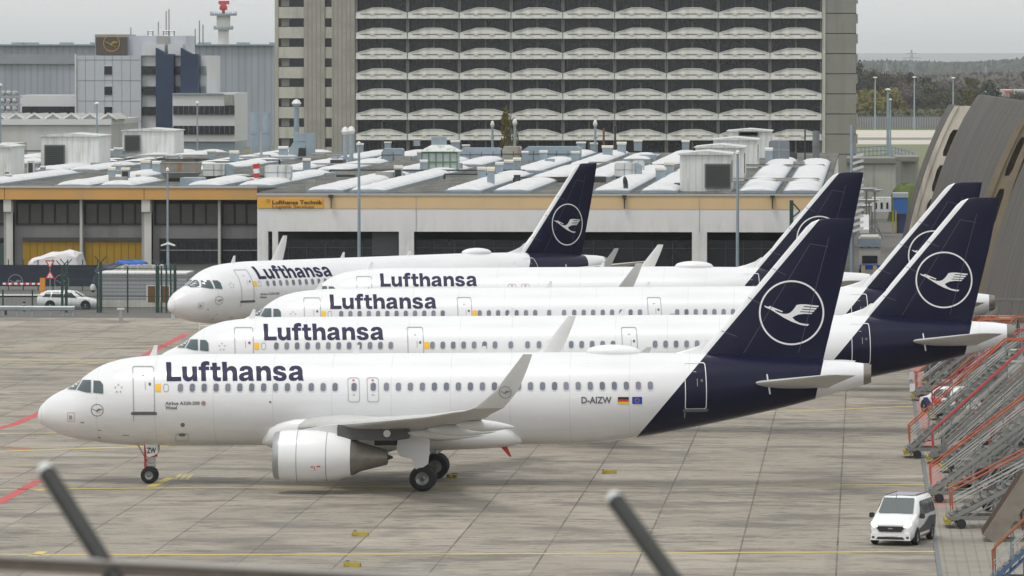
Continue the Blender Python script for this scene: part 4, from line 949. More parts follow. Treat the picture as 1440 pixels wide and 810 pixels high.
# left front
hb('roof_edge', -80, 361.5, 262.6, 265.2, -.15, .5, mat('cap_grey', (.42, .42, .42), .6), YB_, hall2)
hb('fascia', -80, 361.5, 265.2, 281.5, -.06, .3, TAN2, YB_, hall2); hb('wall', -80, 361.5, 281.5, 420, 1.6, 2, mat('hall_grey_wall', (.27, .265, .265), .8, var=.08, vs=.5, dirt=(.2, .2, .2)), YB_, hall2)
for x in (7, 203): hb('fascia_joint', x-.3, x+.3, 265, 281, -.09, -.06, MULL, YB_, hall2)
def winrow(a, c_, y0, y1, n, gl=DGLASS):
    hb('window_band', a, c_, y0, y1, 1.45, 1.6, gl, YB_, hall2)
    for i in range(n+1):
        x = a+(c_-a)*i/n; hb('mullion', x-1.3, x+1.3, y0, y1, 1.35, 1.45, INT, YB_, hall2)
    hb('window_frame', a, c_, y1-1.5, y1, 1.32, 1.46, INT, YB_, hall2); hb('window_frame', a, c_, y0, y0+5, 1.32, 1.46, INT, YB_, hall2)
VG = mat('dusty_glass', (.075, .072, .065), .35, var=.5, vs=.25)
for a, c_, n in ((-75, 10, 5), (21, 110, 5), (117, 205, 5), (216, 305, 5), (311, 361, 3)): winrow(a, c_, 283, 317.5, n, VG)
YG = mat('yellow_gate', (.36, .215, .015), .65, var=.15, vs=.8)
for a, c_ in ((29, 110), (117, 198)):
    hb('yellow_gate', a, c_, 341, 420, 1.4, 1.6, YG, YB_, hall2); hb('gate_box', a, c_, 336, 341, 1.2, 1.6, MULL, YB_, hall2)
    for i in range(1, 8): hb('gate_seam', a+(c_-a)*i/8-.3, a+(c_-a)*i/8+.3, 341, 420, 1.36, 1.4, mat('gate_seam', (.2, .12, .01), .7), YB_, hall2)
for a, c_, n in ((223, 305, 7), (311, 361, 5), (-75, 5, 5)):
    winrow(a, c_, 337, 372, n)
    hb('transom', a, c_, 353, 354, 1.33, 1.4, LINE, YB_, hall2)
for x, w in ((111, 3.6), (305.5, 3.6)): hb('column', x, x+w, 281.5, 420, .6, 1.6, CONCW, YB_, hall2)
for x, w in ((5, 15), (199, 16)):
    hb('column', x+3, x+w-3, 281.5, 420, .5, 1.6, CONCW, YB_, hall2); hb('column_head', x, x+w-4, 281.5, 299, .1, .5, CONCW, YB_, hall2)
    hb('column', x-1, x+w-3, 300, 420, .7, 1.6, mat('pier_grey', (.34, .335, .33), .8, var=.1, vs=.6), YB_, hall2)
hb('shutter', -20, 5, 344, 420, .9, 1.3, mat('shutter_green', (.035, .07, .065), .6), YB_, hall2)

# roof domes: strips of pillow-shaped skylights, each strip one part
def dome_strip(par, X, Y0, Y1, w=2.9, h=.42, seg=5.2):
    b = MB(); n = max(2, int((Y1-Y0)/seg)); na = 8; rings = []
    for k in range(n):
        for t in (0, .06, .25, .5, .75, .94):
            kk_ = 1 if t > 0 else .90; hh_ = h*({0: .35, .06: .72, .25: .95, .5: 1, .75: .95, .94: .72}[t])*random.uniform(.9, 1.08)
            y = Y0+(k+t)*seg; ww = w/2*(1 if kk_ == 1 else .88)*random.uniform(.99, 1.01)
            rings.append([(X+ww*math.cos(math.pi*i/na), y, ZR+.16+hh_*(math.sin(math.pi*i/na))**.85) for i in range(na+1)])
    b.loft(rings, closed=False)
    e0 = rings[0]; m = len(b.v); b.add(e0, [tuple(range(len(e0)))])
    b.box(X-w/2-.12, X+w/2+.12, Y0-.1, Y1, ZR, ZR+.2, 1)
    o = b.build('roof_skylight', [DOME, GALV], None, smooth=50); return child_world(o, par)
random.seed(11)
for px, gaps in ((455, 0), (516, 1), (650, 0), (719, 1), (788, 2), (859, 1), (926, 0), (1064, 3), (1127, 4)):
    X = XX(px, YA)
    if gaps == 0: dome_strip(hall, X, YA+1.2, 558); dome_strip(hall, X, 570, 640); dome_strip(hall, X, 652, 690)
    if gaps == 1: dome_strip(hall, X, YA+1.2, 590); dome_strip(hall, X, 604, 688)
    if gaps == 2: dome_strip(hall, X, 540, 610); dome_strip(hall, X, 640, 676)
    if gaps == 3: dome_strip(hall, X, YA+1.2, 640)
    if gaps == 4: dome_strip(hall, X, YA+1.2, 628)
for px in (285, 357, 100, 162, -40, -95, -235, -300, -430, -500):
    X = XX(px, YB_)
    if px > -60: dome_strip(hall2, X, YB_+1.2, 530+random.uniform(-6, 20) if px in (285, 162) else 560)
    dome_strip(hall2, X, 572, 628+random.uniform(-5, 5)); dome_strip(hall2, X, 642, 690)

# cable trays, low ducts and debris on the roofs
random.seed(77)
TRAY = mat('cable_tray', (.30, .30, .28), .7, var=.3, vs=1.5); DEB = mat('roof_dark_gear', (.05, .05, .048), .8, var=.4, vs=2)
for k in range(26):
    right = k % 2 == 0; Yq = random.uniform(505, 680); par = hall if right else hall2
    a, c_ = (XX(random.uniform(400, 1100), Yq), 0) if right else (XX(random.uniform(-40, 330), Yq), 0); ln = random.uniform(4, 22)
    c_ = min(a+ln, (xRt-1) if right else (xE-1)); b = MB()
    for x in (a, c_): b.box(x-.1, x+.1, Yq-.1, Yq+.1, ZR, ZR+.45)
    b.box(a, c_, Yq-.2, Yq+.2, ZR+.4, ZR+.55); child_world(b.build('cable_tray', TRAY if k % 3 else DEB), par)
for k in range(44):
    right = k % 5 < 3; Yq = random.uniform(485, 685); par = hall if right else hall2
    x = XX(random.uniform(430, 1130), Yq) if right else XX(random.uniform(-30, 350), max(Yq, 503)); w = random.uniform(.3, 1.1); h = random.uniform(.25, .9)
    Yq = max(Yq, 503) if not right else Yq
    b = MB(); b.box(x-w, x+w, Yq, Yq+random.uniform(.8, 4), ZR, ZR+h); child_world(b.build('roof_curb', (DEB, TRAY, GALV)[k % 3]), par)
# ------------------------------------------------------------------ things standing on the hall roofs
def rp(px, py): return G(px, py, ZR)
def vent(px, py, w, h, label, capm=CREAM, body=GALV, grille=False, tall=False):
    p = rp(px, py); s = p.y/F; W_ = w*s; H_ = h*s
    t = empty('roof_vent', (p.x, p.y, ZR), label, 'roof vent', 'square metal vents on the hall roofs')
    b = MB(); b.box(-W_/2, W_/2, -.05, W_*.9, -.02, H_*.82); b.build('duct', body, t)
    b = MB(); b.lathe((-W_*.58, W_*.42, H_*.88), (1, 0, 0), [(0, .01), (0, H_*.10), (W_*1.16, H_*.10), (W_*1.16, .01)], 12); b.box(-W_*.56, W_*.56, -.1, W_*.98, H_*.78, H_*.88); b.build('cap', capm, t, smooth=30)
    if grille:
        b = MB(); b.box(-W_*.38, W_*.38, -.09, -.05, H_*.1, H_*.7); b.build('grille', BLACK, t)
vl = [(398, 225, 12, 20), (431, 242, 10, 20), (560, 254, 11, 22), (595.6, 244, 10, 20), (677, 256, 11, 22), (690, 264, 10, 30), (702, 249, 10, 22), (715, 246, 12, 22), (727, 245, 10, 24),
      (764, 229, 10, 18), (783.6, 226, 9, 18), (809, 229, 11, 17), (817, 212, 12, 13), (854, 224, 14, 20), (874, 219, 12, 20), (964, 211, 10, 14), (929, 256, 14, 21), (941, 249, 13, 22), (1081, 231, 10, 24),
      (166, 222, 12, 15), (184, 220, 12, 15), (201, 218, 9, 12), (120, 231, 9, 15), (157, 258, 9, 24), (165, 252, 9, 24), (176, 255, 11, 20), (204, 246, 12, 22), (220, 247, 11, 21), (194, 256, 6, 12), (12, 256, 8, 12), (60, 245, 7, 12),
      (297, 225, 11, 14), (329, 233, 12, 22), (506, 215, 9, 14), (592, 226, 11, 14), (586, 205, 9, 11), (640, 212, 12, 15), (835, 214, 10, 14), (897, 212, 11, 16), (738, 228, 9, 16), (655, 214, 10, 11), (545, 209, 9, 10)]
near = {0: 'left of the twin pipes', 1: 'right of the white container'}
where = ['behind the white container on the left hall', 'in front of the hooded duct cluster', 'beside a pale box near the lettered sign', 'left of the green-framed kiosk', 'leftmost of the five grouped by the tall fin', 'tallest and frontmost of the five grouped by the fin',
         'second row of the five grouped vents', 'wide one among the five grouped vents', 'rightmost of the five grouped vents', 'behind the white dome row above the fin', 'behind the fin tip on the left', 'just above the tip of the farthest tail fin', 'small one behind the farthest fin tip',
         'wide one left of the white double unit', 'right neighbour of the wide one by the dark pipes', 'against the tower, left of the white plant rooms', 'front one of the pair left of the nearest plant room', 'rear one of the pair left of the nearest plant room', 'right of the row of white plant rooms',
         'in front of the second white plant room, left', 'in front of the dark louvre of the second plant room', 'small one by the second white plant room', 'against the front of the first white plant room', 'front left of the pair by the dark slit', 'rear right of the pair by the dark slit',
         'lone squat one right of the pair', 'left of the rusty hopper', 'touching the rusty hopper on its left', 'narrow box between squat vents', 'small one at the left edge of the roof', 'small one left of the long dome row', 'behind the silver unit in the left centre', 'tall one right of the silver unit',
         'left of the green kiosk near the tower', 'on the left side of the green kiosk', 'far back above the green kiosk', 'right behind the green kiosk', 'by the dark thin pipes at the tower', 'small one right of the dark thin pipes', 'above the five grouped vents', 'behind the blue-grey duct wall', 'far back left of the kiosk']
for i, ((px, py, w, h), wh_) in enumerate(zip(vl, where)):
    vent(px, py, w, h, 'square metal roof vent '+wh_, grille=(i in (25, 2)), capm=(CREAM if i % 3 else LGREY))
for px, py, w, h, lb in ((727, 262, 9, 16, 'short black box vent in front of the five grouped vents'), (43, 246, 9, 20, 'upright grey cabinet with dark grille left of first plant room'), (10, 254, 8, 14, 'pale short cabinet at left edge of the roof')):
    p = rp(px, py); s = p.y/F; t = empty('roof_cabinet', (p.x, p.y, ZR), lb, 'cabinet')
    b = MB(); b.box(-w*s/2, w*s/2, 0, w*s, 0, h*s); b.build('housing', BLACK if px == 727 else SHEDW, t); b = MB(); b.box(-w*s*.35, w*s*.35, -.04, 0, h*s*.15, h*s*.85); b.build('grille', DKMET, t)
# white plant rooms
RIBW = mat('corrugated_white', (.56, .58, .575), .55); g = NG(RIBW); o_, x_, y_, z_ = g.obj()
st_ = g.rng(g.math('ABSOLUTE', g.math('SUBTRACT', g.math('FRACT', g.math('MULTIPLY', g.math('ADD', x_, y_), 1/.55)), .5)), .06, .14, 0, 1)
c = g.mix(st_, (.55, .57, .565), (.65, .665, .66)); f1 = g.rng(g.noise(o_, .8, 7, .7, (2, 2, .3)), .48, .70)
g.base(g.mix(g.math('MULTIPLY', f1, .6), c, (.38, .37, .32)))
def plant(px0, px1, pyb, pyt, depth, louv, label, side=0, lm=None):
    p = rp((px0+px1)/2, pyb); s = p.y/F; w = (px1-px0)*s; h = (pyb-pyt)*s
    t = empty('plant_room', (p.x, p.y, ZR), label, 'plant room', 'white plant rooms on the hall roofs')
    b = MB(); b.box(-w/2, w/2, 0, depth, 0, h*.9); b.build('wall', RIBW, t)
    b = MB(); b.loft([[(-w/2-.15, y, h*.9), (w/2+.15, y, h*.9), (w/2+.15, y, h*.93), (0, y, h*1.0), (-w/2-.15, y, h*.93)] for y in (-.2, depth+.2)]); b.build('roof', SHEDW, t)
    if louv:
        a, c_, d, e = louv; x0, x1 = (a-(px0+px1)/2)*s, (c_-(px0+px1)/2)*s; z0, z1 = (pyb-e)*s, (pyb-d)*s
        b = MB(); b.box(x0-.12, x1+.12, -.32, 0, z0-.12, z1+.12); fr = b.build('louvre_frame', mat('louvre_frame', (.14, .145, .14), .6), t)
        b = MB(); b.box(x0, x1, -.35, -.33, z0, z1)
        b.build('louvre', lm or DKMET, t)
        b = MB()
        for i in range(9):
            z = z0+(z1-z0)*(i+.5)/9; b.box(x0, x1, -.40, -.36, z-.05, z+.05)
        b.build('louvre_blades', mat('blade_grey', (.055, .06, .06), .6), t, kind=None)
    if side:
        b = MB(); b.box(w/2, w/2+.05, 1.5, 3.2, h*.2, h*.75); b.build('side_door', DKMET, t)
GL_ = mat('louvre_green', (.03, .045, .035), .7)
plant(956, 1028, 269, 212, 9, (993, 1026, 232, 262), 'largest and nearest white plant room with a square dark louvre', 1)
plant(978, 1046, 254, 203, 10, None, 'second white plant room in the row, dark opening on its right side', 1)
plant(1003, 1065, 236, 193, 11, None, 'third white plant room in the row toward the tower', 1)
plant(1023, 1084, 222, 181, 10, (1040, 1065, 186, 190), 'rearmost white plant room in the row with a round cap on top', 0)
plant(57, 140, 236, 187, 9, (64, 90, 205, 232), 'white plant room on the left roof with a wide dark green louvre', 0, GL_)
plant(171.5, 246, 221, 180, 9, (176.5, 196, 191, 211), 'white plant room before the panelled offices with an upright dark louvre', 0, GL_)
plant(-30, 15, 252, 202, 9, None, 'white plant room cut by the left edge of the photo', 0)
# air handling units
def ahu(px0, px1, pyb, pyt, label, m=SHEDW, hop=False, hood=True, cat='air unit'):
    p = rp((px0+px1)/2, pyb); s = p.y/F; w = (px1-px0)*s; h = (pyb-pyt)*s; t = empty('air_unit', (p.x, p.y, ZR), label, cat)
    if hop:
        b = MB(); b.loft([[(-w/2*k, y0*k, z), (w/2*k, y0*k, z), (w/2*k, -y0*k, z), (-w/2*k, -y0*k, z)] for z, k, y0 in ((h*.18, .80, -1.6), (h*.45, .97, -1.6), (h*.9, 1, -1.6), (h, 1.03, -1.6))]); b.build('hopper', m, t)
        b = MB(); b.box(-w*.36, w*.1, -1.2, 1.2, 0, h*.18); b.build('base', BLACK, t)
        b = MB(); b.box(-w*.5, w*.5, -1.66, -1.62, h*.45, h*.5); b.build('seam', GALV, t); return
    b = MB(); b.box(-w*.42, w*.42, .1, w*.6, 0, h*.2); b.build('base', BLACK, t)
    b = MB(); b.prism(rrect(-w/2, w/2, h*.2, h, .25), 0, w*.7); b.build('housing', m, t)
    b = MB(); b.box(-.04, .04, -.03, 0, h*.22, h*.97); b.box(-w/2, w/2, -.03, 0, h*.58, h*.62); b.build('panel_joint', GALV, t)
    if hood:
        b = MB(); b.loft([[(w/2+dx, y, h*(.12+.08*k)), (w/2+dx, y, h*(1.0-.15*k*k))] [::1]+[(w/2+dx, y+1.6, h*(1.0-.15*k*k)), (w/2+dx, y+1.6, h*(.12+.08*k))] for k, dx, y in ((0, 0, .2), (.5, w*.18, .2), (1, w*.35, .2))]); b.build('duct_hood', GALV, t)
ahu(285, 316, 252, 230, 'silver air unit with curved duct hood on the left roof edge')
ahu(372, 409, 258, 232, 'white boxy air unit with rounded top beside the red and white windsock', hood=False)
ahu(228, 281, 255, 228, 'rust-streaked grey hopper unit left of the silver air unit', mat('rusty_duct', (.26, .25, .22), .7, var=.3, vs=1.2, dirt=(.26, .13, .06)), True)
ahu(864, 892, 253, 229, 'pale air unit with two panels standing between the long dome rows')
ahu(889, 906, 247, 226, 'smaller pale air unit tucked behind the two-panel unit', hood=False)
ahu(1081, 1110, 230, 198, 'dark blue-grey square box right of the rearmost plant room', mat('blue_grey_box', (.16, .18, .20), .6, var=.15, vs=1), hood=False)
# ducts, pipes, chimneys
def pipe(px, pyb, pyt, w, label, m=GALV, cap=True, name='chimney_pipe', Y=None):
    if Y: p = Vector((XX(px, Y), Y, ZR-1)); s = Y/F; h = (ZZ(pyt, Y)-p.z)
    else: p = rp(px, pyb); s = p.y/F; h = (pyb-pyt)*s
    t = empty(name, (p.x, p.y, p.z), label, 'chimney pipe'); r = w*s/2
    b = MB(); b.tube((0, 0, 0), (0, 0, h), r, 14); b.build('pipe', m, t, smooth=30)
    if cap:
        b = MB(); b.lathe((0, 0, h-.2), (0, 0, 1), [(0, r*1.05), (.1, r*1.5), (.35, r*1.9), (.75, r*1.2), (.9, .02)], 14); b.build('cap', LGREY, t, smooth=40)
    b = MB(); b.lathe((0, 0, h*.5), (0, 0, 1), [(0, r*1.01), (0, r*1.12), (.25, r*1.12), (.25, r*1.01)], 14); b.build('collar', m, t)
pipe(417, 212, 147, 7.5, 'tall blue-grey chimney with broad pale cap before the tower')
pipe(485.5, 234, 187, 6, 'left one of twin slim roof chimneys right of the duct cluster'); pipe(494, 230, 186, 6, 'right one of twin slim roof chimneys right of the duct cluster')
pipe(358, 218, 158, 12, 'left one of two thick silver stacks beside the offices', cap=False); pipe(374.5, 216, 158, 12, 'right one of two thick silver stacks beside the offices', cap=False)
pipe(367.5, 224, 185, 3.5, 'thin dark pipe between the two thick silver stacks', STEEL, False)
pipe(1147.5, 226, 184, 10, 'thick dark grey stack at the right end of the hall roof', mat('stack_grey', (.17, .18, .19), .6, var=.2, vs=1), False)
pipe(1132, 228, 182, 2.2, 'thin black pole left of the thick dark stack', BLACK, False)
pipe(837, 214, 176, 3.4, 'slim grey pipe with a ball cap behind the far roof vents'); pipe(849, 216, 180, 3, 'slim dark red-brown pipe behind the far roof vents', RUST, False); pipe(865, 214, 177, 2.6, 'slim black pipe behind the far roof vents', BLACK, False)
pipe(692.5, 208, 177, 3.2, 'slim grey pipe left of the small green tree'); pipe(724, 210, 174, 3.8, 'slim grey pipe right of the small green tree'); pipe(713, 206, 181, 2.6, 'dark pipe in front of the small green tree', DKMET)
# duct cluster
p = rp(425, 224); s = p.y/F; t = empty('duct_cluster', (p.x, p.y, ZR), 'cluster of hooded blue-grey ducts left of the twin chimneys', 'duct')
k = s
b = MB(); b.prism([(-20*k, 0), (-7*k, 0), (-5*k, 12*k), (3*k, 12*k), (6*k, 24*k), (-12*k, 25*k), (-19*k, 14*k)], 0, 2.5); b.build('curved_duct', GALV, t)
b = MB(); b.box(5*k, 16*k, 0, 2.2, 0, 37*k); b.box(-13*k, 10*k, .3, 2.1, 25*k, 37*k); b.build('box_duct', GALV, t); b = MB(); b.box(-5*k, 5*k, -.1, 0, 2*k, 16*k); b.build('opening', BLACK, t)
# green framed kiosk
p = rp(618, 243); s = p.y/F; t = empty('roof_kiosk', (p.x, p.y, ZR), 'small glazed roof kiosk with green frame and pale hipped roof', 'kiosk'); w = 25*s; h = 30*s
b = MB(); b.box(-w, w, 0, 2*w, 0, h*.98); b.build('glazing', mat('kiosk_glass', (.42, .47, .47), .3, var=.2, vs=1), t)
GRN = mat('kiosk_green', (.08, .19, .09), .5)
for i in range(6):
    x = -w+2*w*i/5; b = MB(); b.box(x-.05, x+.05, -.12, 0, 0, h); b.build('frame_post', GRN, t)
for z in (0.05, h*.5, h*.95): b = MB(); b.box(-w, w, -.1, -.02, z-.07, z+.07); b.build('frame_rail', GRN, t)
b = MB(); b.add([(-w-.3, -.3, h), (w+.3, -.3, h), (w+.3, 2*w+.3, h), (-w-.3, 2*w+.3, h), (-w*.5, w*.5, h+9*s), (w*.5, w*.5, h+9*s), (w*.5, w*1.5, h+9*s), (-w*.5, w*1.5, h+9*s)], [(0, 1, 5, 4), (1, 2, 6, 5), (2, 3, 7, 6), (3, 0, 4, 7), (4, 5, 6, 7), (0, 3, 2, 1)]); b.build('hipped_roof', SHEDW, t)
b = MB(); b.box(-.6-1*w*.2, w*.3, w, w*1.5, h+9*s, h+20*s); b.build('stack', GALV, t)
# long duct wall in front of the tower
for a, c_, y0, y1, lb, m_ in ((645, 704, 235, 208, 'riveted blue-grey duct casing right of the kiosk', GALV), (706, 732, 232, 206, 'rust-streaked duct casing below the small tree', mat('streaked_duct', (.33, .32, .28), .6, var=.2, vs=1, dirt=(.25, .17, .11))), (734, 816, 231, 206, 'long pale blue duct casing behind the vents near the fin tip', GALV), (537, 566, 232, 209, 'quarter-round duct casing with rusty panel left of the kiosk', GALV)):
    Yd = 640; t = empty('duct_casing', (XX((a+c_)/2, Yd), Yd, ZR), lb, 'duct'); w = (XX(c_, Yd)-XX(a, Yd))/2; h = ZZ(y1, Yd)-ZR
    b = MB(); b.prism([(-w, 0), (w, 0), (w, h*.9), (w*.85, h), (-w*.8, h), (-w, h*.7)], 0, 3); b.build('casing', m_, t)
    n = int(w*2/1.3); b = MB()
    for i in range(n+1): b.box(-w+i*1.3-.03, -w+i*1.3+.03, -.04, 0, 0, h*.7)
    b.box(-w, w, -.05, 0, h*.45, h*.5); b.build('seams', DKMET, t, kind=None)
# windsock, masts
def lamp(px, pyt, Y, label, double=False, pyb=None, head=3.0, z0=0.0, th=.11):
    x = XX(px, Y); h = ZZ(pyt, Y)-z0; t = empty('street_lamp', (x, Y, z0), label, 'lamp post')
    b = MB(); b.tube((0, 0, 0), (0, 0, h), th*1.25, 10, r2=th*.8); b.build('pole', GALV, t, smooth=30)
    hw = head*Y/F
    for sg in ((-1, 1) if double else (1,)):
        b = MB()
        if double: b.add([(0, -.15, h-.05), (sg*hw, -.15, h-.2), (sg*hw, .15, h-.2), (0, .15, h-.05), (0, -.15, h+.12), (sg*hw, -.15, h-.1), (sg*hw, .15, h-.1), (0, .15, h+.12)], [(0, 1, 2, 3), (4, 7, 6, 5), (0, 4, 5, 1), (1, 5, 6, 2), (2, 6, 7, 3)])
        else: b.lathe((0, 0, h-.1), (0, 0, 1), [(0, th), (.05, hw), (.22, hw*.9), (.34, .03)], 16)
        b.build('lamp_head', mat('lamp_head_white', (.70, .70, .68), .4), t)
lamp(505, 203, 455, 'tall grey lamp post in front of the lettered sign hall', th=.12)
lamp(1037, 215, 455, 'tall grey lamp post before the nearest white plant room', th=.12)
lamp(236, 240, 462, 'tall slim lamp post in front of the orange-yellow fascia', th=.09, head=2.4)
lamp(236.5, 343.5, 447, 'short post with two flat white lamp arms near the fence', True, head=10)
lamp(137, 146, 740, 'lamp post standing before the pale grey offices', z0=0, head=3.6)
lamp(1.5, 120, 700, 'lamp post at the very left edge of the photo', head=3)
lamp(278, 145, 760, 'thin lamp post in front of the low wing with ribbon windows', head=2.5)
lamp(1248, 126, 900, 'tall lamp post right of the tower beside the meadow', head=4, th=.22)
lamp(1251.5, 140, 1000, 'lower lamp post just right of the tall one by the meadow', head=2, th=.15)
for px, y, lb in ((1230, 109, 'distant lamp post nearest the tower by the taxiway fence'), (1285, 108.5, 'middle distant lamp post by the taxiway fence'), (1339.5, 109.5, 'rightmost distant lamp post above the leaning cream frame')):
    lamp(px, y, 1640, lb, head=3.2, th=.20)
p = PY(360, 262, 505); t = empty('windsock', (p.x, 505, ZR), 'small red and white windsock hanging on a thin roof pole', 'windsock')
b = MB(); b.tube((0, 0, 0), (0, 0, 2.0), .05, 6); b.build('pole', STEEL, t)
for i, m_ in enumerate((RED, STRIPEW, RED, STRIPEW, RED)):
    b = MB(); b.tube((0, 0, 2.0-i*.42), (.08, 0, 1.58-i*.42), .32-.03*i, 10, r2=.29-.03*i); b.build('sock_band', m_, t)
p = PY(1113, 300, 470); t = empty('signal_mast', (p.x, 470, 0), 'dark green mast with triangular bracket in front of the tan fascia', 'mast')
b = MB(); b.box(-.16, .16, -.1, .1, 0, ZZ(281, 470)); b.build('mast', GREEN, t); zt_ = ZZ(281, 470); b = MB(); b.bar((0, 0, zt_-.1), (.7, 0, zt_-.9), .12); b.bar((0, 0, zt_-1.5), (.7, 0, zt_-.9), .12); b.build('bracket', GREEN, t)
p = PY(877, 272, 482); t = empty('satellite_dish', (p.x, 482, ZR), 'dark satellite dish on the roof edge over the tan fascia', 'satellite dish')
b = MB(); b.lathe((0, 0, .75), (1, -.3, .15), [(0, .02), (.05, .3), (.16, .62), (.18, .62), (.07, .3)], 20); b.build('dish', DKMET, t, smooth=40); b = MB(); b.tube((0, 0, 0), (0, 0, .75), .04, 6); b.build('pole', STEEL, t)

# ------------------------------------------------------------------ left yard behind the apron: fence, cabin, car, banner, signs
GALVR = mat('guard_rail_steel', (.36, .40, .42), .45, .4, var=.15, vs=1)
# guard rail
Yg = 425; x0, x1 = XX(-30, Yg), XX(105, Yg); t = empty('guard_rail', (x1, Yg, 0), 'galvanised guard rail along the apron edge at far left', 'guard rail')
b = MB(); b.loft([[(x-x1, -.10, .45), (x-x1, -.16, .55), (x-x1, -.08, .62), (x-x1, -.16, .70), (x-x1, -.10, .80), (x-x1, -.04, .80), (x-x1, -.04, .45)] for x in (x0, x1)]); b.build('rail', GALVR, t)
for px in (4, 24, 45, 70, 88, 103): b = MB(); b.box(XX(px, Yg)-x1-.07, XX(px, Yg)-x1+.07, -.04, .08, 0, .62); b.build('post', STEEL, t)
# boom barrier, red white
Yb = 462; t = empty('barrier_boom', (XX(60, Yb), Yb, 0), 'red and white striped barrier pole lying level behind the fence', 'barrier')
for i in range(14): b = MB(); b.box(XX(4+i*4.1, Yb)-t.location.x, XX(4+(i+1)*4.1, Yb)-t.location.x, -.05, .05, .95, 1.1); b.build('stripe', RED if i % 2 else STRIPEW, t)
b = MB(); b.box(-.2, .2, -.2, .2, 0, 1.5); b.build('stand', mat('orange_box', (.55, .22, .03), .6), t)
# banner fence
Yn = 474; xa, xb = XX(-30, Yn), XX(137, Yn)
t = empty('banner_fence', ((xa+xb)/2, Yn, 0), 'long dark navy fence banner with two pale crane emblems behind the car', 'banner')
b = MB(); b.box(xa-t.location.x, xb-t.location.x, -.02, .03, .35, 2.15); b.build('banner', mat('banner_navy', (.018, .024, .045), .7, var=.3, vs=.8), t)
for px in (22, 87): b = MB(); crane2d(b, 0, 0, 10.8*Yn/F, lambda x, z: (XX(px-0, Yn)-t.location.x+x, -.05, ZZ(398, Yn)+z), .10); b.build('crane_emblem', mat('emblem_faded', (.22, .235, .25), .7), t)
for i in range(9): x = xa+(xb-xa)*i/8-t.location.x; b = MB(); b.box(x-.04, x+.04, .03, .1, 0, 2.6); b.build('post', GREEN, t)
sheet('kerb', xa, xb, 460, 464, .1, CONCL)
# green mesh fence
Yf = 432; t = empty('mesh_fence', (XX(110, Yf), Yf, 0), 'tall dark green wire mesh fence with barbed top arms across the yard', 'fence')
tx0 = t.location.x
def post(px, top, w=.09, Y=Yf, arms=False):
    b = MB(); x = XX(px, Y)-tx0; h = ZZ(top, Y); b.box(x-w, x+w, Y-Yf-.08, Y-Yf+.08, 0, h)
    if arms:
        for s_ in (-1, 1): b.bar((x, Y-Yf, h-.05), (x+s_*.45, Y-Yf, h+.45), .07)
    b.build('post', GREEN, t)
for px, tp, w, ar in ((4, 409, .05, 0), (45.5, 409, .05, 0), (87.5, 376, .09, 1), (93, 374, .10, 1), (137.3, 385, .07, 0), (141.5, 370, .11, 1), (179.5, 376, .05, 0), (221.5, 375, .14, 1), (227, 375, .06, 0), (234, 374, .06, 0), (240, 374, .06, 0), (246, 373, .10, 0)):
    post(px, tp, w, arms=bool(ar))
for y_ in (379, 395, 418, 434):
    b = MB(); x0, x1 = XX(-20, Yf)-tx0, XX(250, Yf)-tx0; b.box(x0 if y_ > 405 else XX(87, Yf)-tx0, x1, -.02, .02, ZZ(y_, Yf)-.025, ZZ(y_, Yf)+.025); b.build('rail', GREEN, t)
b = MB()
for i in range(150):
    x = XX(-20+i*1.8, Yf)-tx0; h = ZZ(409 if i < 60 else 384, Yf); b.box(x-.006, x+.006, -.006, .006, .1, h)
b.build('wire_mesh', GREEN, t, kind=None)
# cabin
Yc = 440; c0, c1 = XX(138, Yc), XX(262, Yc); t = empty('site_cabin', ((c0+c1)/2, Yc+2.5, 0), 'low grey corrugated site cabin with brown windows behind the green fence', 'cabin'); cx = t.location.x
cm = mat('corrugated_grey', (.38, .38, .385), .55); g = NG(cm); o_, x_, y_, z_ = g.obj()
st_ = g.rng(g.math('ABSOLUTE', g.math('SUBTRACT', g.math('FRACT', g.math('MULTIPLY', z_, 1/.28)), .5)), .05, .3); g.base(g.mix(st_, (.20, .205, .22), (.33, .335, .355)))
b = MB(); b.box(c0-cx, c1-cx, -2.5, 2.5, .25, ZZ(387, Yc)); b.build('wall', cm, t); b = MB(); b.box(c0-cx-.1, c1-cx, -2.6, 2.6, ZZ(387, Yc), ZZ(385, Yc)); b.build('roof', LGREY, t)
b = MB(); b.box(c0-cx, c1-cx, -2.62, -2.5, 0, .6); b.build('plinth', CONCL, t)
for a in (207, 226):
    b = MB(); b.box(XX(a, Yc)-cx-.06, XX(a+12.5, Yc)-cx+.06, -2.6, -2.5, ZZ(428.5, Yc), ZZ(402, Yc)); f_ = b.build('window', PAN2, t)
    b = MB(); b.box(XX(a+1.2, Yc)-cx, XX(a+11.5, Yc)-cx, -2.63, -2.6, ZZ(426.5, Yc), ZZ(403.5, Yc)); b.build('blind', mat('blind_brown', (.16, .07, .025), .7), f_)
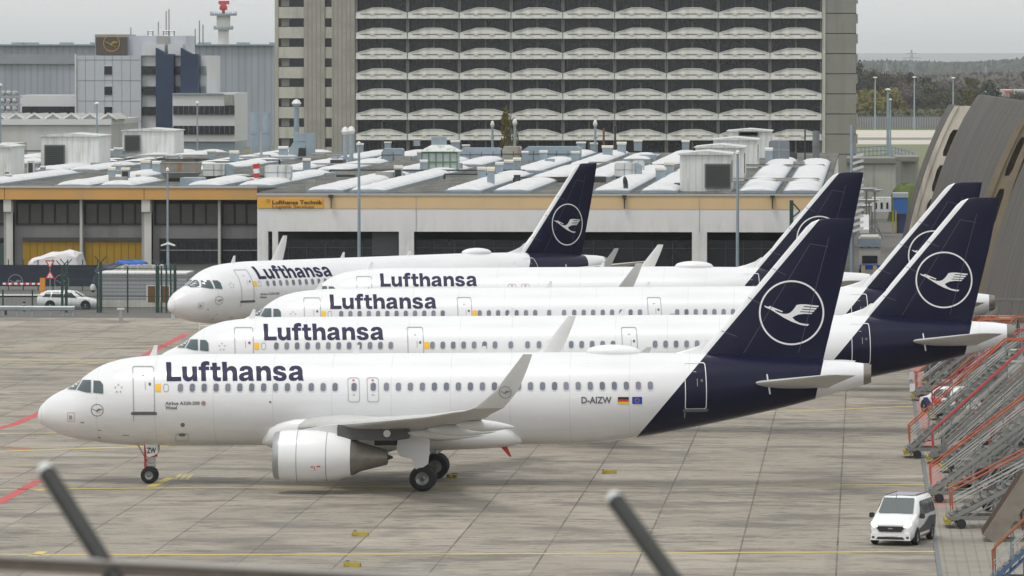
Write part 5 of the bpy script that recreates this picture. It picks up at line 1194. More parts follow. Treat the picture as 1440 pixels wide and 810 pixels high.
# stack of timber and blue tarp on the cabin
p0 = Vector((XX(200, Yc+14), Yc+14, 0))
def heap(name, cx, cy, z0, rx, ry, h, m, label, cat, seed=1, flat=.3, n=26):
    random.seed(seed); b = MB(); rg = []
    for i in range(9):
        t_ = i/8; k = math.cos(t_*math.pi/2)**flat; rg.append([(cx+rx*k*math.cos(2*math.pi*j/n)*random.uniform(.88, 1.08), cy+ry*k*math.sin(2*math.pi*j/n)*random.uniform(.88, 1.08), z0+h*math.sin(t_*math.pi/2)*random.uniform(.95, 1.05)) for j in range(n)])
    b.loft(rg); o = b.build(name, m, smooth=35); return tag(o, label, cat)
heap('blue_tarpaulin', XX(184, 455), 455, 1.5, 1.7, 1.2, ZZ(367, 455)-1.5, mat('tarp_blue', (.01, .10, .42), .5), 'bright blue tarpaulin heap above the grey cabin', 'tarpaulin', 3)
heap('dark_tarpaulin', XX(163, 455), 454.5, 1.0, 1.8, 1.2, ZZ(372, 455)-1.0, mat('tarp_dark', (.02, .028, .06), .5), 'dark blue crumpled tarpaulin heap left of the bright blue one', 'tarpaulin', 5)
TIM = mat('stacked_timber', (.48, .44, .38), .8, var=.4, vs=3)
t = empty('material_stack', (XX(195, 450), 450, 0), 'row of pale stacked boards and crates behind the cabin roof', 'material stack'); random.seed(8)
for i in range(22):
    px = 152+i*3.6; b = MB(); x = XX(px, 450)-t.location.x; h = ZZ(386-min(i*2, 12)+random.uniform(-1, 1), 450); b.box(x-.12, x+.1, -.5, .5, 0, h); b.build('board_pile', TIM if i % 3 else SHEDW, t)
# white sheeted object
b = MB(); Ys = 487
def wpt(px, py, y): q = PY(px, py, Ys); return (q.x, y, q.z)
sect = [(41, 388, 0), (42.5, 377, 0), (44, 367, .5), (49, 363.5, 0), (56, 360.5, 1), (64, 358.5, 0), (72, 355, 1), (80, 354, 1), (87, 352.6, 1), (97, 352.6, 0), (108, 352.2, 1), (112, 355, .95), (116, 368, 0), (121, 387, 0)]
out = [wpt(px, py, 0)[0::2] for px, py, _ in sect]; zb = 0
rg = []
for k, (y, sc) in enumerate(((-2.0, .86), (-1.8, .95), (-1.2, 1.0), (-.5, .96), (.2, 1.0), (1.0, .97), (1.8, .95), (2.0, .86))):
    rg.append([(x, Ys+y, 0)for x, z in out[:1]]+[(x+random.uniform(-.16, .16), Ys+y+random.uniform(-.12, .12), z*sc*random.uniform(.95, 1.04)) for x, z in out]+[(out[-1][0], Ys+y, 0)])
b.loft(rg); SHT = mat('white_sheeting', (.66, .66, .67), .6, var=.15, vs=1.2, bump=.9)
o = b.build('sheeted_load', SHT, smooth=25); tag(o, 'large load wrapped in creased white sheeting before the yellow gates', 'covered load')
b = MB(); b.box(XX(59, Ys), XX(84, Ys), Ys-2.06, Ys-2.0, ZZ(386, Ys), ZZ(379, Ys)); o2 = b.build('blue_sheet_patch', mat('patch_blue', (.12, .35, .75), .5), o)
# yield and warning signs on a pole
Yq = 446; t = empty('road_sign', (XX(70.5, Yq), Yq, 0), 'pole with red-edged give way triangle above a red warning triangle', 'road sign')
b = MB(); b.tube((0, 0, 0), (0, 0, ZZ(368, Yq)), .035, 8); b.build('pole', STEEL, t)
def tri(cz, r, up, m, y, name='sign_plate', par=None):
    pts = [(r*math.cos(R(a)), cz+r*math.sin(R(a))) for a in ((90, 210, 330) if up else (270, 30, 150))]; b = MB(); b.prism(pts, y, y+.02); return b.build(name, m, par or t)
for cz, up in ((ZZ(371.5, Yq), False), (ZZ(389.5, Yq), True)):
    o = tri(cz, .46, up, RED, -.06); tri(cz, .27, up, STRIPEW, -.09, 'sign_face', o)
b = MB(); b.box(-.02, .02, -.12, -.1, ZZ(391.2, Yq)-.02, ZZ(388.8, Yq)); b.build('symbol', BLACK, t)
# bollards, meter post, security camera
for px, py, hpx, lb in ((8, 443, 13, 'dark bollard at far left of the yard'), (34, 438, 14, 'dark bollard left of the white estate car')):
    p = G(px, py); s = p.y/F; t = empty('bollard', p, lb, 'bollard'); b = MB(); b.tube((0, 0, 0), (0, 0, hpx*s), .09, 10); b.build('post', DKMET, t, smooth=30); b = MB(); b.tube((0, 0, hpx*s*.7), (0, 0, hpx*s*.8), .095, 10); b.build('band', STRIPEW, t)
for px, py, h_, lb in ((170, 452, 19, 'small grey post with flat cap before the grey cabin'), (243.5, 449, 13, 'white hydrant-like post below the angled airliner nose')):
    p = G(px, py); s = p.y/F; t = empty('service_post', p, lb, 'post'); b = MB(); b.box(-.12, .12, -.1, .1, 0, h_*s*.88); b.build('column', STEEL if px == 170 else SHEDW, t); b = MB(); b.box(-.26, .26, -.2, .2, h_*s*.88, h_*s); b.build('cap', LGREY, t)
t = empty('security_camera', (XX(133, 440), 439, 0), 'round white security camera on a bracket by the cabin corner', 'camera')
b = MB(); b.lathe((0, 0, ZZ(406, 440)), (0, 0, 1), [(-.25, .02), (-.22, .16), (-.05, .22), (.15, .22), (.3, .12), (.32, .02)], 14); b.build('housing', SHEDW, t, smooth=40); b = MB(); b.tube((0, 0, 0), (0, 0, ZZ(408, 440)), .04, 6); b.build('pole', STEEL, t)
b = MB(); b.lathe((0, 0, ZZ(408.5, 440)), (0, 0, -1), [(0, .19), (.12, .16), (.2, .02)], 12); b.build('lens', BLACK, t)
# scaffold steps under the angled airliner nose
for px in (283, 330):
    t = empty('service_stand', (XX(px+7, 402), 404, 0), 'small white tubular service stand under the angled airliner, '+('left one' if px == 283 else 'right one'), 'service stand')
    for a in (-.7, .7):
        b = MB(); b.tube((a, 0, 0), (a, 0, 1.5), .04, 6); b.build('leg', STRIPEW, t)
    for z in (.3, .8, 1.3): b = MB(); b.tube((-.7, 0, z), (.7, 0, z), .035, 6); b.build('rung', STRIPEW, t)

# ------------------------------------------------------------------ vehicles: station lofts with separate glass
def vehicle(name, label, cat, st, glass, wheels, wr, paint_, W_, lamps=(), extra=None, group=None):
    """st: (x, zlow, zbelt, zroof, halfwidth, roof halfwidth)   x runs from the nose (0) back; glass: list of panels"""
    t = empty(name, (0, 0, 0), label, cat, group)
    rg = []
    for x, z0, zb, zr, hw, rw in st:
        half = [(0, z0), (hw*.82, z0), (hw*.97, z0+.14), (hw, (z0+zb)/2), (hw*.985, zb), ((hw+rw)/2+.01, (zb*.45+zr*.55)), (rw, zr-.06), (rw*.88, zr), (0, zr+.02)]
        rg.append([(x, -y, z) for y, z in half]+[(x, y, z) for y, z in half[-2:0:-1]])
    b = MB(); b.loft(rg); b.build('body', paint_, t, smooth=38)
    def at(x):
        for a, c_ in zip(st[:-1], st[1:]):
            if a[0] <= x <= c_[0]:
                u = (x-a[0])/max(1e-6, c_[0]-a[0]); return [a[k]+(c_[k]-a[k])*u for k in range(6)]
        return st[-1]
    def side_pt(x, f, sd):          # f=0 belt, 1 roof
        _, z0, zb, zr, hw, rw = at(x); zm = zb*.45+zr*.55; ym = (hw+rw)/2+.01
        z = zb+(zr-.06-zb)*f
        y = hw*.985+(ym-hw*.985)*(z-zb)/(zm-zb) if z < zm else ym+(rw-ym)*(z-zm)/(zr-.06-zm)
        return (x, sd*(y+.022), z)
    for kind_, *g_ in glass:
        b = MB()
        if kind_ == 'side':
            for sd in (-1, 1):
                b = MB(); pts = g_[0]; rows_ = []
                for k in range(7):
                    u = k/6; a_ = [pts[0][q]+(pts[3][q]-pts[0][q])*u for q in (0, 1)]; c_ = [pts[1][q]+(pts[2][q]-pts[1][q])*u for q in (0, 1)]
                    rows_.append([side_pt(a_[0]+(c_[0]-a_[0])*w_/4, a_[1]+(c_[1]-a_[1])*w_/4, sd) for w_ in range(5)])
                b.loft(rows_, closed=False); b.build('side_window', DGLASS, t)
        else:
            (xa, za, ya), (xb, zb_, yb) = g_[:2]; nm = g_[2] if len(g_) > 2 else 'windscreen'
            b.add([(xa-.05, -ya, za+.05), (xa-.05, ya, za+.05), (xb-.05, yb, zb_+.05), (xb-.05, -yb, zb_+.05)], [(0, 1, 2, 3)]); b.build(nm, mat('windscreen_glass', (.11, .125, .13), .08), t)
    for x in wheels:
        for sd in (-1, 1):
            y0 = sd*(W_/2-.20); b = MB(); b.lathe((x, y0, wr), (0, sd, 0), [(-.02, wr*.2), (-.02, wr*.9), (.03, wr), (.17, wr), (.215, wr*.93), (.215, wr*.66)], 24); w = b.build('wheel', TYRE, t, smooth=40)
            b = MB(); b.lathe((x, y0+sd*.2, wr), (0, sd, 0), [(.0, wr*.67), (-.04, wr*.55), (.0, wr*.3), (.02, .02)], 20); b.build('rim', RIM, w, smooth=35)
            b = MB(); b.add([(x+wr*1.18*math.cos(R(a)), sd*(W_/2+.004), wr+wr*1.18*math.sin(R(a))) for a in range(-12, 193, 12)], [tuple(range(18))]); b.build('wheel_arch', BLACK, w)
    for nm, pts, m_ in lamps:
        for sd in ((-1, 1) if nm not in ('grille', 'number_plate', 'bumper_grille', 'badge', 'tail_panel') else (1,)):
            b = MB(); b.add([(x, sd*y, z) for x, y, z in pts], [tuple(range(len(pts)))]); b.build(nm, m_, t)
    if extra: extra(t)
    return t
VW = mat('car_white', (.74, .75, .77), .25, coat=.5)
LAMPG = emis('headlight_lit', (1, .80, .62), 2.2); HEADG = mat('headlight_glass', (.35, .37, .4), .1); TAILR = mat('tail_light', (.35, .02, .02), .3)
def van_extra(t):
    for sd in (-1, 1):
        b = MB(); b.tube((1.9, sd*.60, 1.875), (3.8, sd*.60, 1.875), .02, 6); b.build('roof_rail', BLACK, t)
        b = MB(); b.prism(rrect(-.10, .10, 1.02, 1.22, .06), 0, .12, M=Matrix.Translation((1.2, sd*1.02, 0)) @ Matrix.Rotation(math.pi/2, 4, 'Z')); b.build('wing_mirror', BLACK, t)
        b = MB(); b.add([(1.25, sd*.925, .45), (3.9, sd*.925, .45), (4.1, sd*.925, .98), (2.9, sd*.925, 1.0), (1.9, sd*.925, .72), (1.1, sd*.925, .62)], [(0, 1, 2, 3, 4, 5)]); b.build('side_decal', mat('decal_dark', (.04, .04, .05), .4), t)
    b = MB(); b.tube((.98, 0, 1.80), (1.08, 0, 1.98), .012, 5); b.build('aerial', BLACK, t)
    b = MB(); b.box(-.06, .02, -.80, .80, .22, .50); b.build('bumper', VW, t)
    b = MB(); b.box(1.9, 3.6, -.5, .5, 1.865, 1.875); b.build('roof_panel', mat('roof_tint', (.25, .24, .28), .3), t)
van = vehicle('delivery_van', 'white passenger van with lit headlights driving on the apron near the boarding steps', 'van',
    [(0.0, .26, .74, .82, .72, .62), (.08, .22, .80, .90, .80, .68), (.35, .20, .92, 1.03, .88, .72), (.85, .20, 1.05, 1.17, .91, .74), (1.0, .20, 1.07, 1.27, .915, .74), (1.62, .20, 1.08, 1.78, .915, .70), (1.9, .20, 1.08, 1.84, .915, .72), (3.9, .20, 1.10, 1.84, .915, .72), (4.25, .22, 1.10, 1.74, .90, .70), (4.40, .35, 1.05, 1.60, .86, .66)],
    [('front', (.93, 1.19, .70), (1.57, 1.745, .62)), ('side', [(1.12, .05), (2.2, .05), (2.2, .85), (1.72, .85)]), ('side', [(2.3, .05), (3.15, .05), (3.15, .85), (2.3, .85)]), ('side', [(3.25, .05), (4.0, .05), (3.95, .85), (3.25, .85)])],
    (.80, 3.50), .325, VW, 1.83,
    [('grille', [(-.075, -.48, .78), (-.075, .48, .78), (-.075, .56, .70), (-.075, .44, .56), (-.075, -.44, .56), (-.075, -.56, .70)], BLACK), ('badge', [(-.09, -.09, .71), (-.09, .09, .71), (-.09, .09, .67), (-.09, -.09, .67)], STEEL),
     ('bumper_grille', [(-.075, -.50, .36), (-.075, .50, .36), (-.075, .58, .26), (-.075, -.58, .26)], BLACK), ('number_plate', [(-.085, -.26, .50), (-.085, .26, .50), (-.085, .26, .40), (-.085, -.26, .40)], STRIPEW),
     ('headlight', [(-.03, .52, .76), (.10, .80, .94), (.12, .83, .84), (-.02, .70, .72)], LAMPG), ('fog_lamp', [(-.075, .64, .38), (-.075, .74, .38), (-.075, .74, .30), (-.075, .64, .30)], BLACK)], van_extra)
p = G(1262, 761.5); van.location = (p.x-.28, p.y-2.2, .01); van.rotation_euler = (0, 0, R(77))
# estate car behind the fence
est_st = [(0, .30, .62, .68, .70, .60), (.15, .22, .70, .76, .82, .66), (.9, .20, .82, .92, .90, .70), (1.15, .20, .86, .97, .90, .68), (1.85, .20, .88, 1.40, .90, .60), (2.3, .20, .89, 1.46, .90, .60), (3.9, .20, .92, 1.44, .89, .60), (4.4, .24, .93, 1.22, .86, .60), (4.62, .35, .85, .98, .80, .62)]
est_gl = [('front', (1.12, .99, .66), (1.80, 1.385, .56)), ('side', [(1.45, .06), (2.55, .06), (2.5, .85), (1.95, .85)]), ('side', [(2.65, .06), (3.5, .06), (3.45, .85), (2.6, .85)]), ('side', [(3.6, .06), (4.2, .12), (3.95, .82), (3.55, .85)])]
car = vehicle('estate_car', 'white estate car parked behind the green fence beside the grey cabin', 'car', est_st, est_gl, (.85, 3.6), .33, VW, 1.82, [('headlight', [(.05, .5, .66), (.2, .76, .72), (.22, .78, .60), (.06, .55, .56)], HEADG), ('tail_light', [(4.55, .62, .95), (4.50, .78, .95), (4.55, .78, .75), (4.62, .62, .75)], TAILR)])
p = G(137, 437); car.location = (XX(137.5, 438), 438, .01); car.rotation_euler = (0, 0, R(180))
STPM = mat('step_lattice', (.21, .21, .20), .6, .1, var=.3, vs=2)
# ------------------------------------------------------------------ the curved concrete hangar shells on the right
WDIR = R(1.0)             # the row of shells runs slightly clockwise of +Y
def base_x(Y): return 3.9+(620-Y)*math.tan(WDIR)
PROF = [(0, 0), (.15, 1), (.35, 2), (.62, 3.2), (1.0, 4.8), (1.5, 6.5), (2.1, 8.4), (2.75, 10.2), (3.5, 12), (4.35, 13.8), (5.3, 15.4), (5.9, 16.3)]
def prof(z, e=0):
    for (a, b_), (c_, d) in zip(PROF[:-1], PROF[1:]):
        if z <= d: return a+(c_-a)*(z-b_)/(d-b_)
    return PROF[-1][0]
SHC = mat('weathered_shell', (.25, .235, .20), .9); g = NG(SHC); o_, x_, y_, z_ = g.obj()
s1 = g.rng(g.noise(o_, 1.0, 6, .7, (.1, .55, .05)), .36, .64); c = g.mix(s1, (.046, .043, .040), (.108, .101, .092))
s2 = g.rng(g.noise(o_, 1.0, 5, .7, (.1, 1.6, .10)), .55, .70); c = g.mix(g.math('MULTIPLY', s2, .6), c, (.15, .142, .13))
s3 = g.rng(g.noise(o_, 1.0, 5, .7, (.2, .9, .10)), .58, .70); c = g.mix(g.math('MULTIPLY', s3, .7), c, (.04, .034, .029))
s4 = g.rng(g.noise(o_, .12, 4, .6), .5, .65); c = g.mix(g.math('MULTIPLY', s4, .45), c, (.115, .092, .072))
rbs = g.rng(g.math('ABSOLUTE', g.math('SUBTRACT', g.math('FRACT', g.math('MULTIPLY', y_, 1/.83)), .5)), .05, .2, 1, 0); c = g.mix(g.math('MULTIPLY', rbs, .28), c, (.03, .028, .025))
j1 = g.rng(g.math('ABSOLUTE', g.math('SUBTRACT', g.math('FRACT', g.math('MULTIPLY', y_, 1/2.5)), .5)), .0, .025, 1, 0); c = g.mix(g.math('MULTIPLY', j1, .35), c, (.08, .07, .06))
j2 = g.rng(g.math('ABSOLUTE', g.math('SUBTRACT', g.math('FRACT', g.math('MULTIPLY', z_, 1/4.3)), .5)), .0, .014, 1, 0); c = g.mix(g.math('MULTIPLY', j2, .75), c, (.06, .055, .05))
g.base(c); g.bump(g.noise(o_, 1.2, 6, .7), .3, .1)
RIBC = mat('cream_rib', (.56, .51, .43), .85, var=.15, vs=.5, dirt=(.25, .22, .18)); RIBB = mat('tan_rib', (.215, .175, .125), .85, var=.25, vs=.5, dirt=(.17, .14, .10))
def shell(label, Ya, Yb, zt, ribm, off=0., skirt=0., rw=2.6):
    """Ya near end, Yb far end"""
    t = empty('hangar_shell', (base_x(Ya), Ya, 0), label, 'hangar shell', 'curved concrete hangar shells'); x0 = t.location.x
    zs = [zt*i/22 for i in range(23)]; n = int((Yb-Ya)/2.5)
    b = MB(); rg = []
    for k in range(n+1):
        Y = Ya+(Yb-Ya)*k/n; xb = base_x(Y)+off-x0; wob = random.uniform(-.02, .02)
        rg.append([(xb+prof(z)+wob, Y-Ya, z) for z in zs]+[(xb+prof(z)+.55, Y-Ya, z) for z in zs[::-1]])
    b.loft(rg); b.build('shell', SHC, t, smooth=30)
    # end rib facing the camera, with openings
    ribx = lambda z, f: off+prof(z)+.03+f*rw*(1-.35*z/zt)
    outer = [(ribx(z, 0), z) for z in zs]+[(ribx(z, 1), z) for z in zs[::-1]]
    holes = []
    for z0, z1 in ((zt*.16, zt*.37), (zt*.42, zt*.60), (zt*.66, zt*.84)):
        q = [(z0+(z1-z0)*i/6) for i in range(7)]
        holes.append([(ribx(z, .38+.06*(i in (0, 6))), z) for i, z in enumerate(q)][::1]+[(ribx(z, .70-.06*(i in (0, 6))), z) for i, z in list(enumerate(q))[::-1]])
    b = MB()
    for y in (-.6, .0): b.poly(outer, holes, lambda x, z: (x, y, z))
    for l in [outer, *holes]:
        m = len(l); b.add([(p[0], -.6, p[1]) for p in l]+[(p[0], 0, p[1]) for p in l], [(i, (i+1) % m, m+(i+1) % m, m+i) for i in range(m)])
    b.build('end_rib', ribm, t)
    b = MB(); b.loft([[(ribx(z, 0)-.12, -.75, z), (ribx(z, 0)+.32, -.75, z), (ribx(z, 0)+.32, -.6, z), (ribx(z, 0)-.12, -.6, z)] for z in zs]); b.build('rib_flange', ribm, t)
    b = MB(); b.loft([[(ribx(z, .12), .9, z), (ribx(z, 1)+.2, .9, z), (ribx(z, 1)+.2, 1.1, z), (ribx(z, .12), 1.1, z)] for z in zs]); b.build('inside_shade_sheet', mat('shell_inside_shade', (.11, .09, .07), .9, var=.5, vs=1.5), t)  # dark sheet added behind the rib openings, its colour stands in for interior shade
    # roof-side body behind the shell so the top has depth
    b = MB(); rg = []
    for Y in (Ya+2.5, Yb): rg.append([(base_x(Y)-x0+off+prof(zt)+.5, Y-Ya, zt), (base_x(Y)-x0+off+24, Y-Ya, zt+3.0), (base_x(Y)-x0+off+24, Y-Ya, 0), (base_x(Y)-x0+off+5.5, Y-Ya, 0), (base_x(Y)-x0+off+3.2, Y-Ya, zt*.5)])
    return t
random.seed(21)
shell('farthest curved hangar shell with a cream end rib pierced by long openings', 572, 592, 14.8, RIBC, -.55, rw=3.2)
shell('middle curved hangar shell, widest streaked grey surface, tan end rib', 428, 538, 16.1, RIBB, -.40, rw=2.1)
shell('nearest curved hangar shell at the right edge of the photo', 318, 419, 15.5, RIBB, .9)
b = MB(); b.box(2.0, 2.25, 610, 614, 0, .1)
# dark gap structure between far and middle shells
t = empty('gutter_post', (8.3, 556, 0), 'dark green downpipe in the gap between two curved shells', 'downpipe'); b = MB(); b.path([(0, 0, 0), (.8, 0, 4.5), (2.3, 0, 10)], .22, 8); b.build('pipe', GREEN, t)

# ------------------------------------------------------------------ passage between hall and shells: vehicles, container, grey building
Y1 = 700; t = empty('flat_roof_store', (XX(1250, Y1), Y1, 0), 'weathered grey flat-roofed concrete store beyond the passage', 'building'); x0 = t.location.x
STW = mat('store_wall', (.40, .40, .36), .85, var=.12, vs=.8, dirt=(.25, .25, .21))
b = MB(); b.box(XX(1190, Y1)-x0, XX(1259, Y1)-x0, 0, 14, 0, ZZ(229, Y1)); b.build('wall', STW, t); b = MB(); b.add([(XX(1259, Y1)-x0, 0, 0), (XX(1291, Y1)-x0, 8, 0), (XX(1291, Y1)-x0, 8, ZZ(226, Y1)), (XX(1259, Y1)-x0, 0, ZZ(226, Y1))], [(0, 1, 2, 3)]); b.build('side_wall', mat('store_side', (.27, .27, .235), .85, var=.15, vs=.8, dirt=(.17, .18, .13)), t)
b = MB(); b.box(XX(1190, Y1)-x0, XX(1260, Y1)-x0, -.4, 14, ZZ(229, Y1), ZZ(222, Y1)); b.box(XX(1258, Y1)-x0, XX(1292, Y1)-x0, 2, 20, ZZ(227, Y1), ZZ(220.5, Y1)); b.build('roof', mat('store_roof', (.20, .20, .18), .9, var=.2, vs=.6), t)
tag(heap('grass_bank', XX(1275, 690), 690, 0, 2.3, 3, ZZ(258, 690), GRASS, 'strip of green grass bank against the grey concrete store', 'grass bank', 4, .6), kind=None)
Yk = 640; t = empty('blue_container', (XX(1266, Yk), Yk, 0), 'bright blue skip container on yellow legs near the far shell', 'container'); x0 = t.location.x
b = MB(); b.box(XX(1256, Yk)-x0, XX(1276, Yk)-x0, 0, 5, ZZ(300, Yk), ZZ(277, Yk)); b.build('body', mat('container_blue', (.02, .10, .33), .5, var=.15, vs=1), t)
b = MB(); b.box(XX(1255, Yk)-x0, XX(1277, Yk)-x0, -.1, 5, ZZ(277, Yk), ZZ(271, Yk)); b.build('lid', mat('lid_grey', (.30, .33, .35), .6), t)
for q in (1254.5, 1258.5): b = MB(); b.box(XX(q, Yk)-x0, XX(q+2, Yk)-x0, -.3, 0, 0, ZZ(295, Yk)); b.build('leg', CHOCK, t)
b = MB(); b.box(XX(1261, Yk)-x0, XX(1274, Yk)-x0, .2, 4.5, 0, ZZ(300, Yk)); b.build('base', mat('base_navy', (.015, .03, .09), .6), t)
# dishes and equipment clutter beside it
random.seed(7)
for i, (px, py, r) in enumerate(((1218, 268, 1.1), (1230, 270, .8), (1222, 284, 1.2), (1213, 292, 1.0), (1226, 291, 1.3))):
    Yd = 600+10*i; t = empty('antenna_dish', (XX(px, Yd), Yd, 0), ('leftmost high pale dish among parked ground gear', 'small pale dish right of the highest one', 'broad pale dish above the white van', 'pale dish closest to the slatted column', 'largest low pale dish above the white van')[i], 'dish')
    h = ZZ(py, Yd); b = MB(); b.lathe((0, 0, h), (0, 0, 1), [(0, .05), (.12, r*.7), (.28, r), (.32, r), (.2, r*.6)], 16); b.build('dish', LGREY, t, smooth=40); b = MB(); b.tube((0, 0, 0), (0, 0, h+.1), .09, 6); b.tube((-.9, 0, .1), (0, 0, h*.5), .06, 6); b.tube((.9, 0, .1), (0, 0, h*.5), .06, 6); b.build('stand', STPM, t)
t = empty('grey_dolly', (XX(1240, 625), 625, 0), 'white and grey equipment shelter left of the blue container', 'shelter'); x0 = t.location.x
b = MB(); b.box(XX(1226, 625)-x0, XX(1253, 625)-x0, 0, 3, ZZ(297, 625), ZZ(277, 625)); b.build('body', SHEDW, t)
for q in (1232, 1240, 1248): b = MB(); b.box(XX(q-2, 625)-x0, XX(q+1, 625)-x0, -.05, 0, ZZ(293, 625), ZZ(284, 625)); b.build('window', DGLASS, t)
tractor = vehicle('tow_tractor', 'low dark tow tractor parked between the shelter and blue container', 'tractor', [(0, .3, .7, .75, .8, .7), (.2, .25, .9, .95, .9, .8), (1.6, .25, .9, 1.0, .9, .8), (1.7, .25, .9, 1.45, .9, .7), (2.6, .25, .9, 1.5, .9, .7), (2.8, .25, .9, 1.0, .9, .8), (3.6, .3, .85, .9, .85, .7)], [('side', [(1.8, .1), (2.55, .1), (2.55, .85), (1.8, .85)])], (.8, 2.9), .38, DKMET, 1.8)
q = G(1232, 306); tractor.location = (q.x, q.y, 0)
# slatted column at the hall corner
Yv = 480; t = empty('slatted_column', (XX(1206, Yv), Yv, 0), 'tall column of pale horizontal slats right of the hall roof corner', 'slatted column')
b = MB(); b.tube((-.5, 1.0, 0), (-.5, 1.0, ZZ(176, Yv)), .16, 8); b.build('pole', GALV, t)
for i in range(13):
    z = ZZ(322-i*8.6, Yv); b = MB(); b.box(-.45, .5, -.4, .5, z-.10, z+.10, M=Matrix.Translation((0, 0, z)) @ Matrix.Rotation(R(-18), 4, 'Y') @ Matrix.Translation((0, 0, -z))); b.build('slat', LGREY, t)
# loader truck and white lorry cab in the passage
def boxy_truck(px0, px1, pyb, pyt, Y, label, kind_):
    t = empty('ground_truck', (XX((px0+px1)/2, Y), Y, 0), label, 'truck'); s = Y/F; w = (px1-px0)*s/2; z0 = max(.2, ZZ(pyb, Y)); h = ZZ(pyt, Y)
    if kind_ == 'loader':
        b = MB(); b.loft([[(-w, y, z0+.5), (w, y, z0+.5), (w, y, h-.4), (w*.85, y, h), (-w*.85, y, h), (-w, y, h-.4)] for y in (0, 7)]); b.build('cab', mat('truck_cream', (.47, .46, .40), .5, var=.1, vs=1), t)
        b = MB(); b.box(-w*.72, w*.72, -.06, 0, z0+(h-z0)*.30, z0+(h-z0)*.50); b.build('window', DGLASS, t); b = MB(); b.box(-w*1.04, w*1.04, -.12, 7.1, h-.9, h-.15); b.build('top_band', GALV, t)
        b = MB(); b.box(-w*.95, w*.95, -.9, 0, z0+(h-z0)*.14, z0+(h-z0)*.26); b.build('blue_deck', EUB, t)
        for q in (-.8, .3): b = MB(); b.box(w*q, w*q+.35, -1.4, -1.1, 0, z0+(h-z0)*.25); b.build('yellow_post', mat('pale_yellow', (.5, .42, .2), .6), t)
        for q in (-.9, -.2, .5): b = MB(); b.box(w*q, w*q+.25, -.08, -.02, h*.74, h*.80); b.build('marking', DKMET, t)
    else:
        b = MB(); b.loft([[(-w, y, z0+.3), (w, y, z0+.3), (w, y, zz_), (w*.9, y, zz_+.15), (-w*.9, y, zz_+.15), (-w, y, zz_)] for y, zz_ in ((0, h*.55), (.5, h*.62), (1.2, h), (6, h))]); b.build('body', VW, t)
        b = MB(); b.add([(-w*.85, .45, h*.62), (w*.85, .45, h*.62), (w*.8, 1.1, h*.95), (-w*.8, 1.1, h*.95)], [(0, 1, 2, 3)]); b.build('windscreen', mat('windscreen_glass', (.11, .125, .13), .08), t)
    for y in (1.0, 5.0):
        for sd in (-1, 1): b = MB(); b.tube((sd*(w-.3), y, .45), (sd*w, y, .45), .45, 16); b.build('wheel', TYRE, t)
    return t
boxy_truck(1208, 1238, 385, 332, 505, 'cream high loader truck with pale roof band in the passage', 'loader')
boxy_truck(1209, 1222, 331, 305, 590, 'white van facing the camera behind the loader truck', 'van')

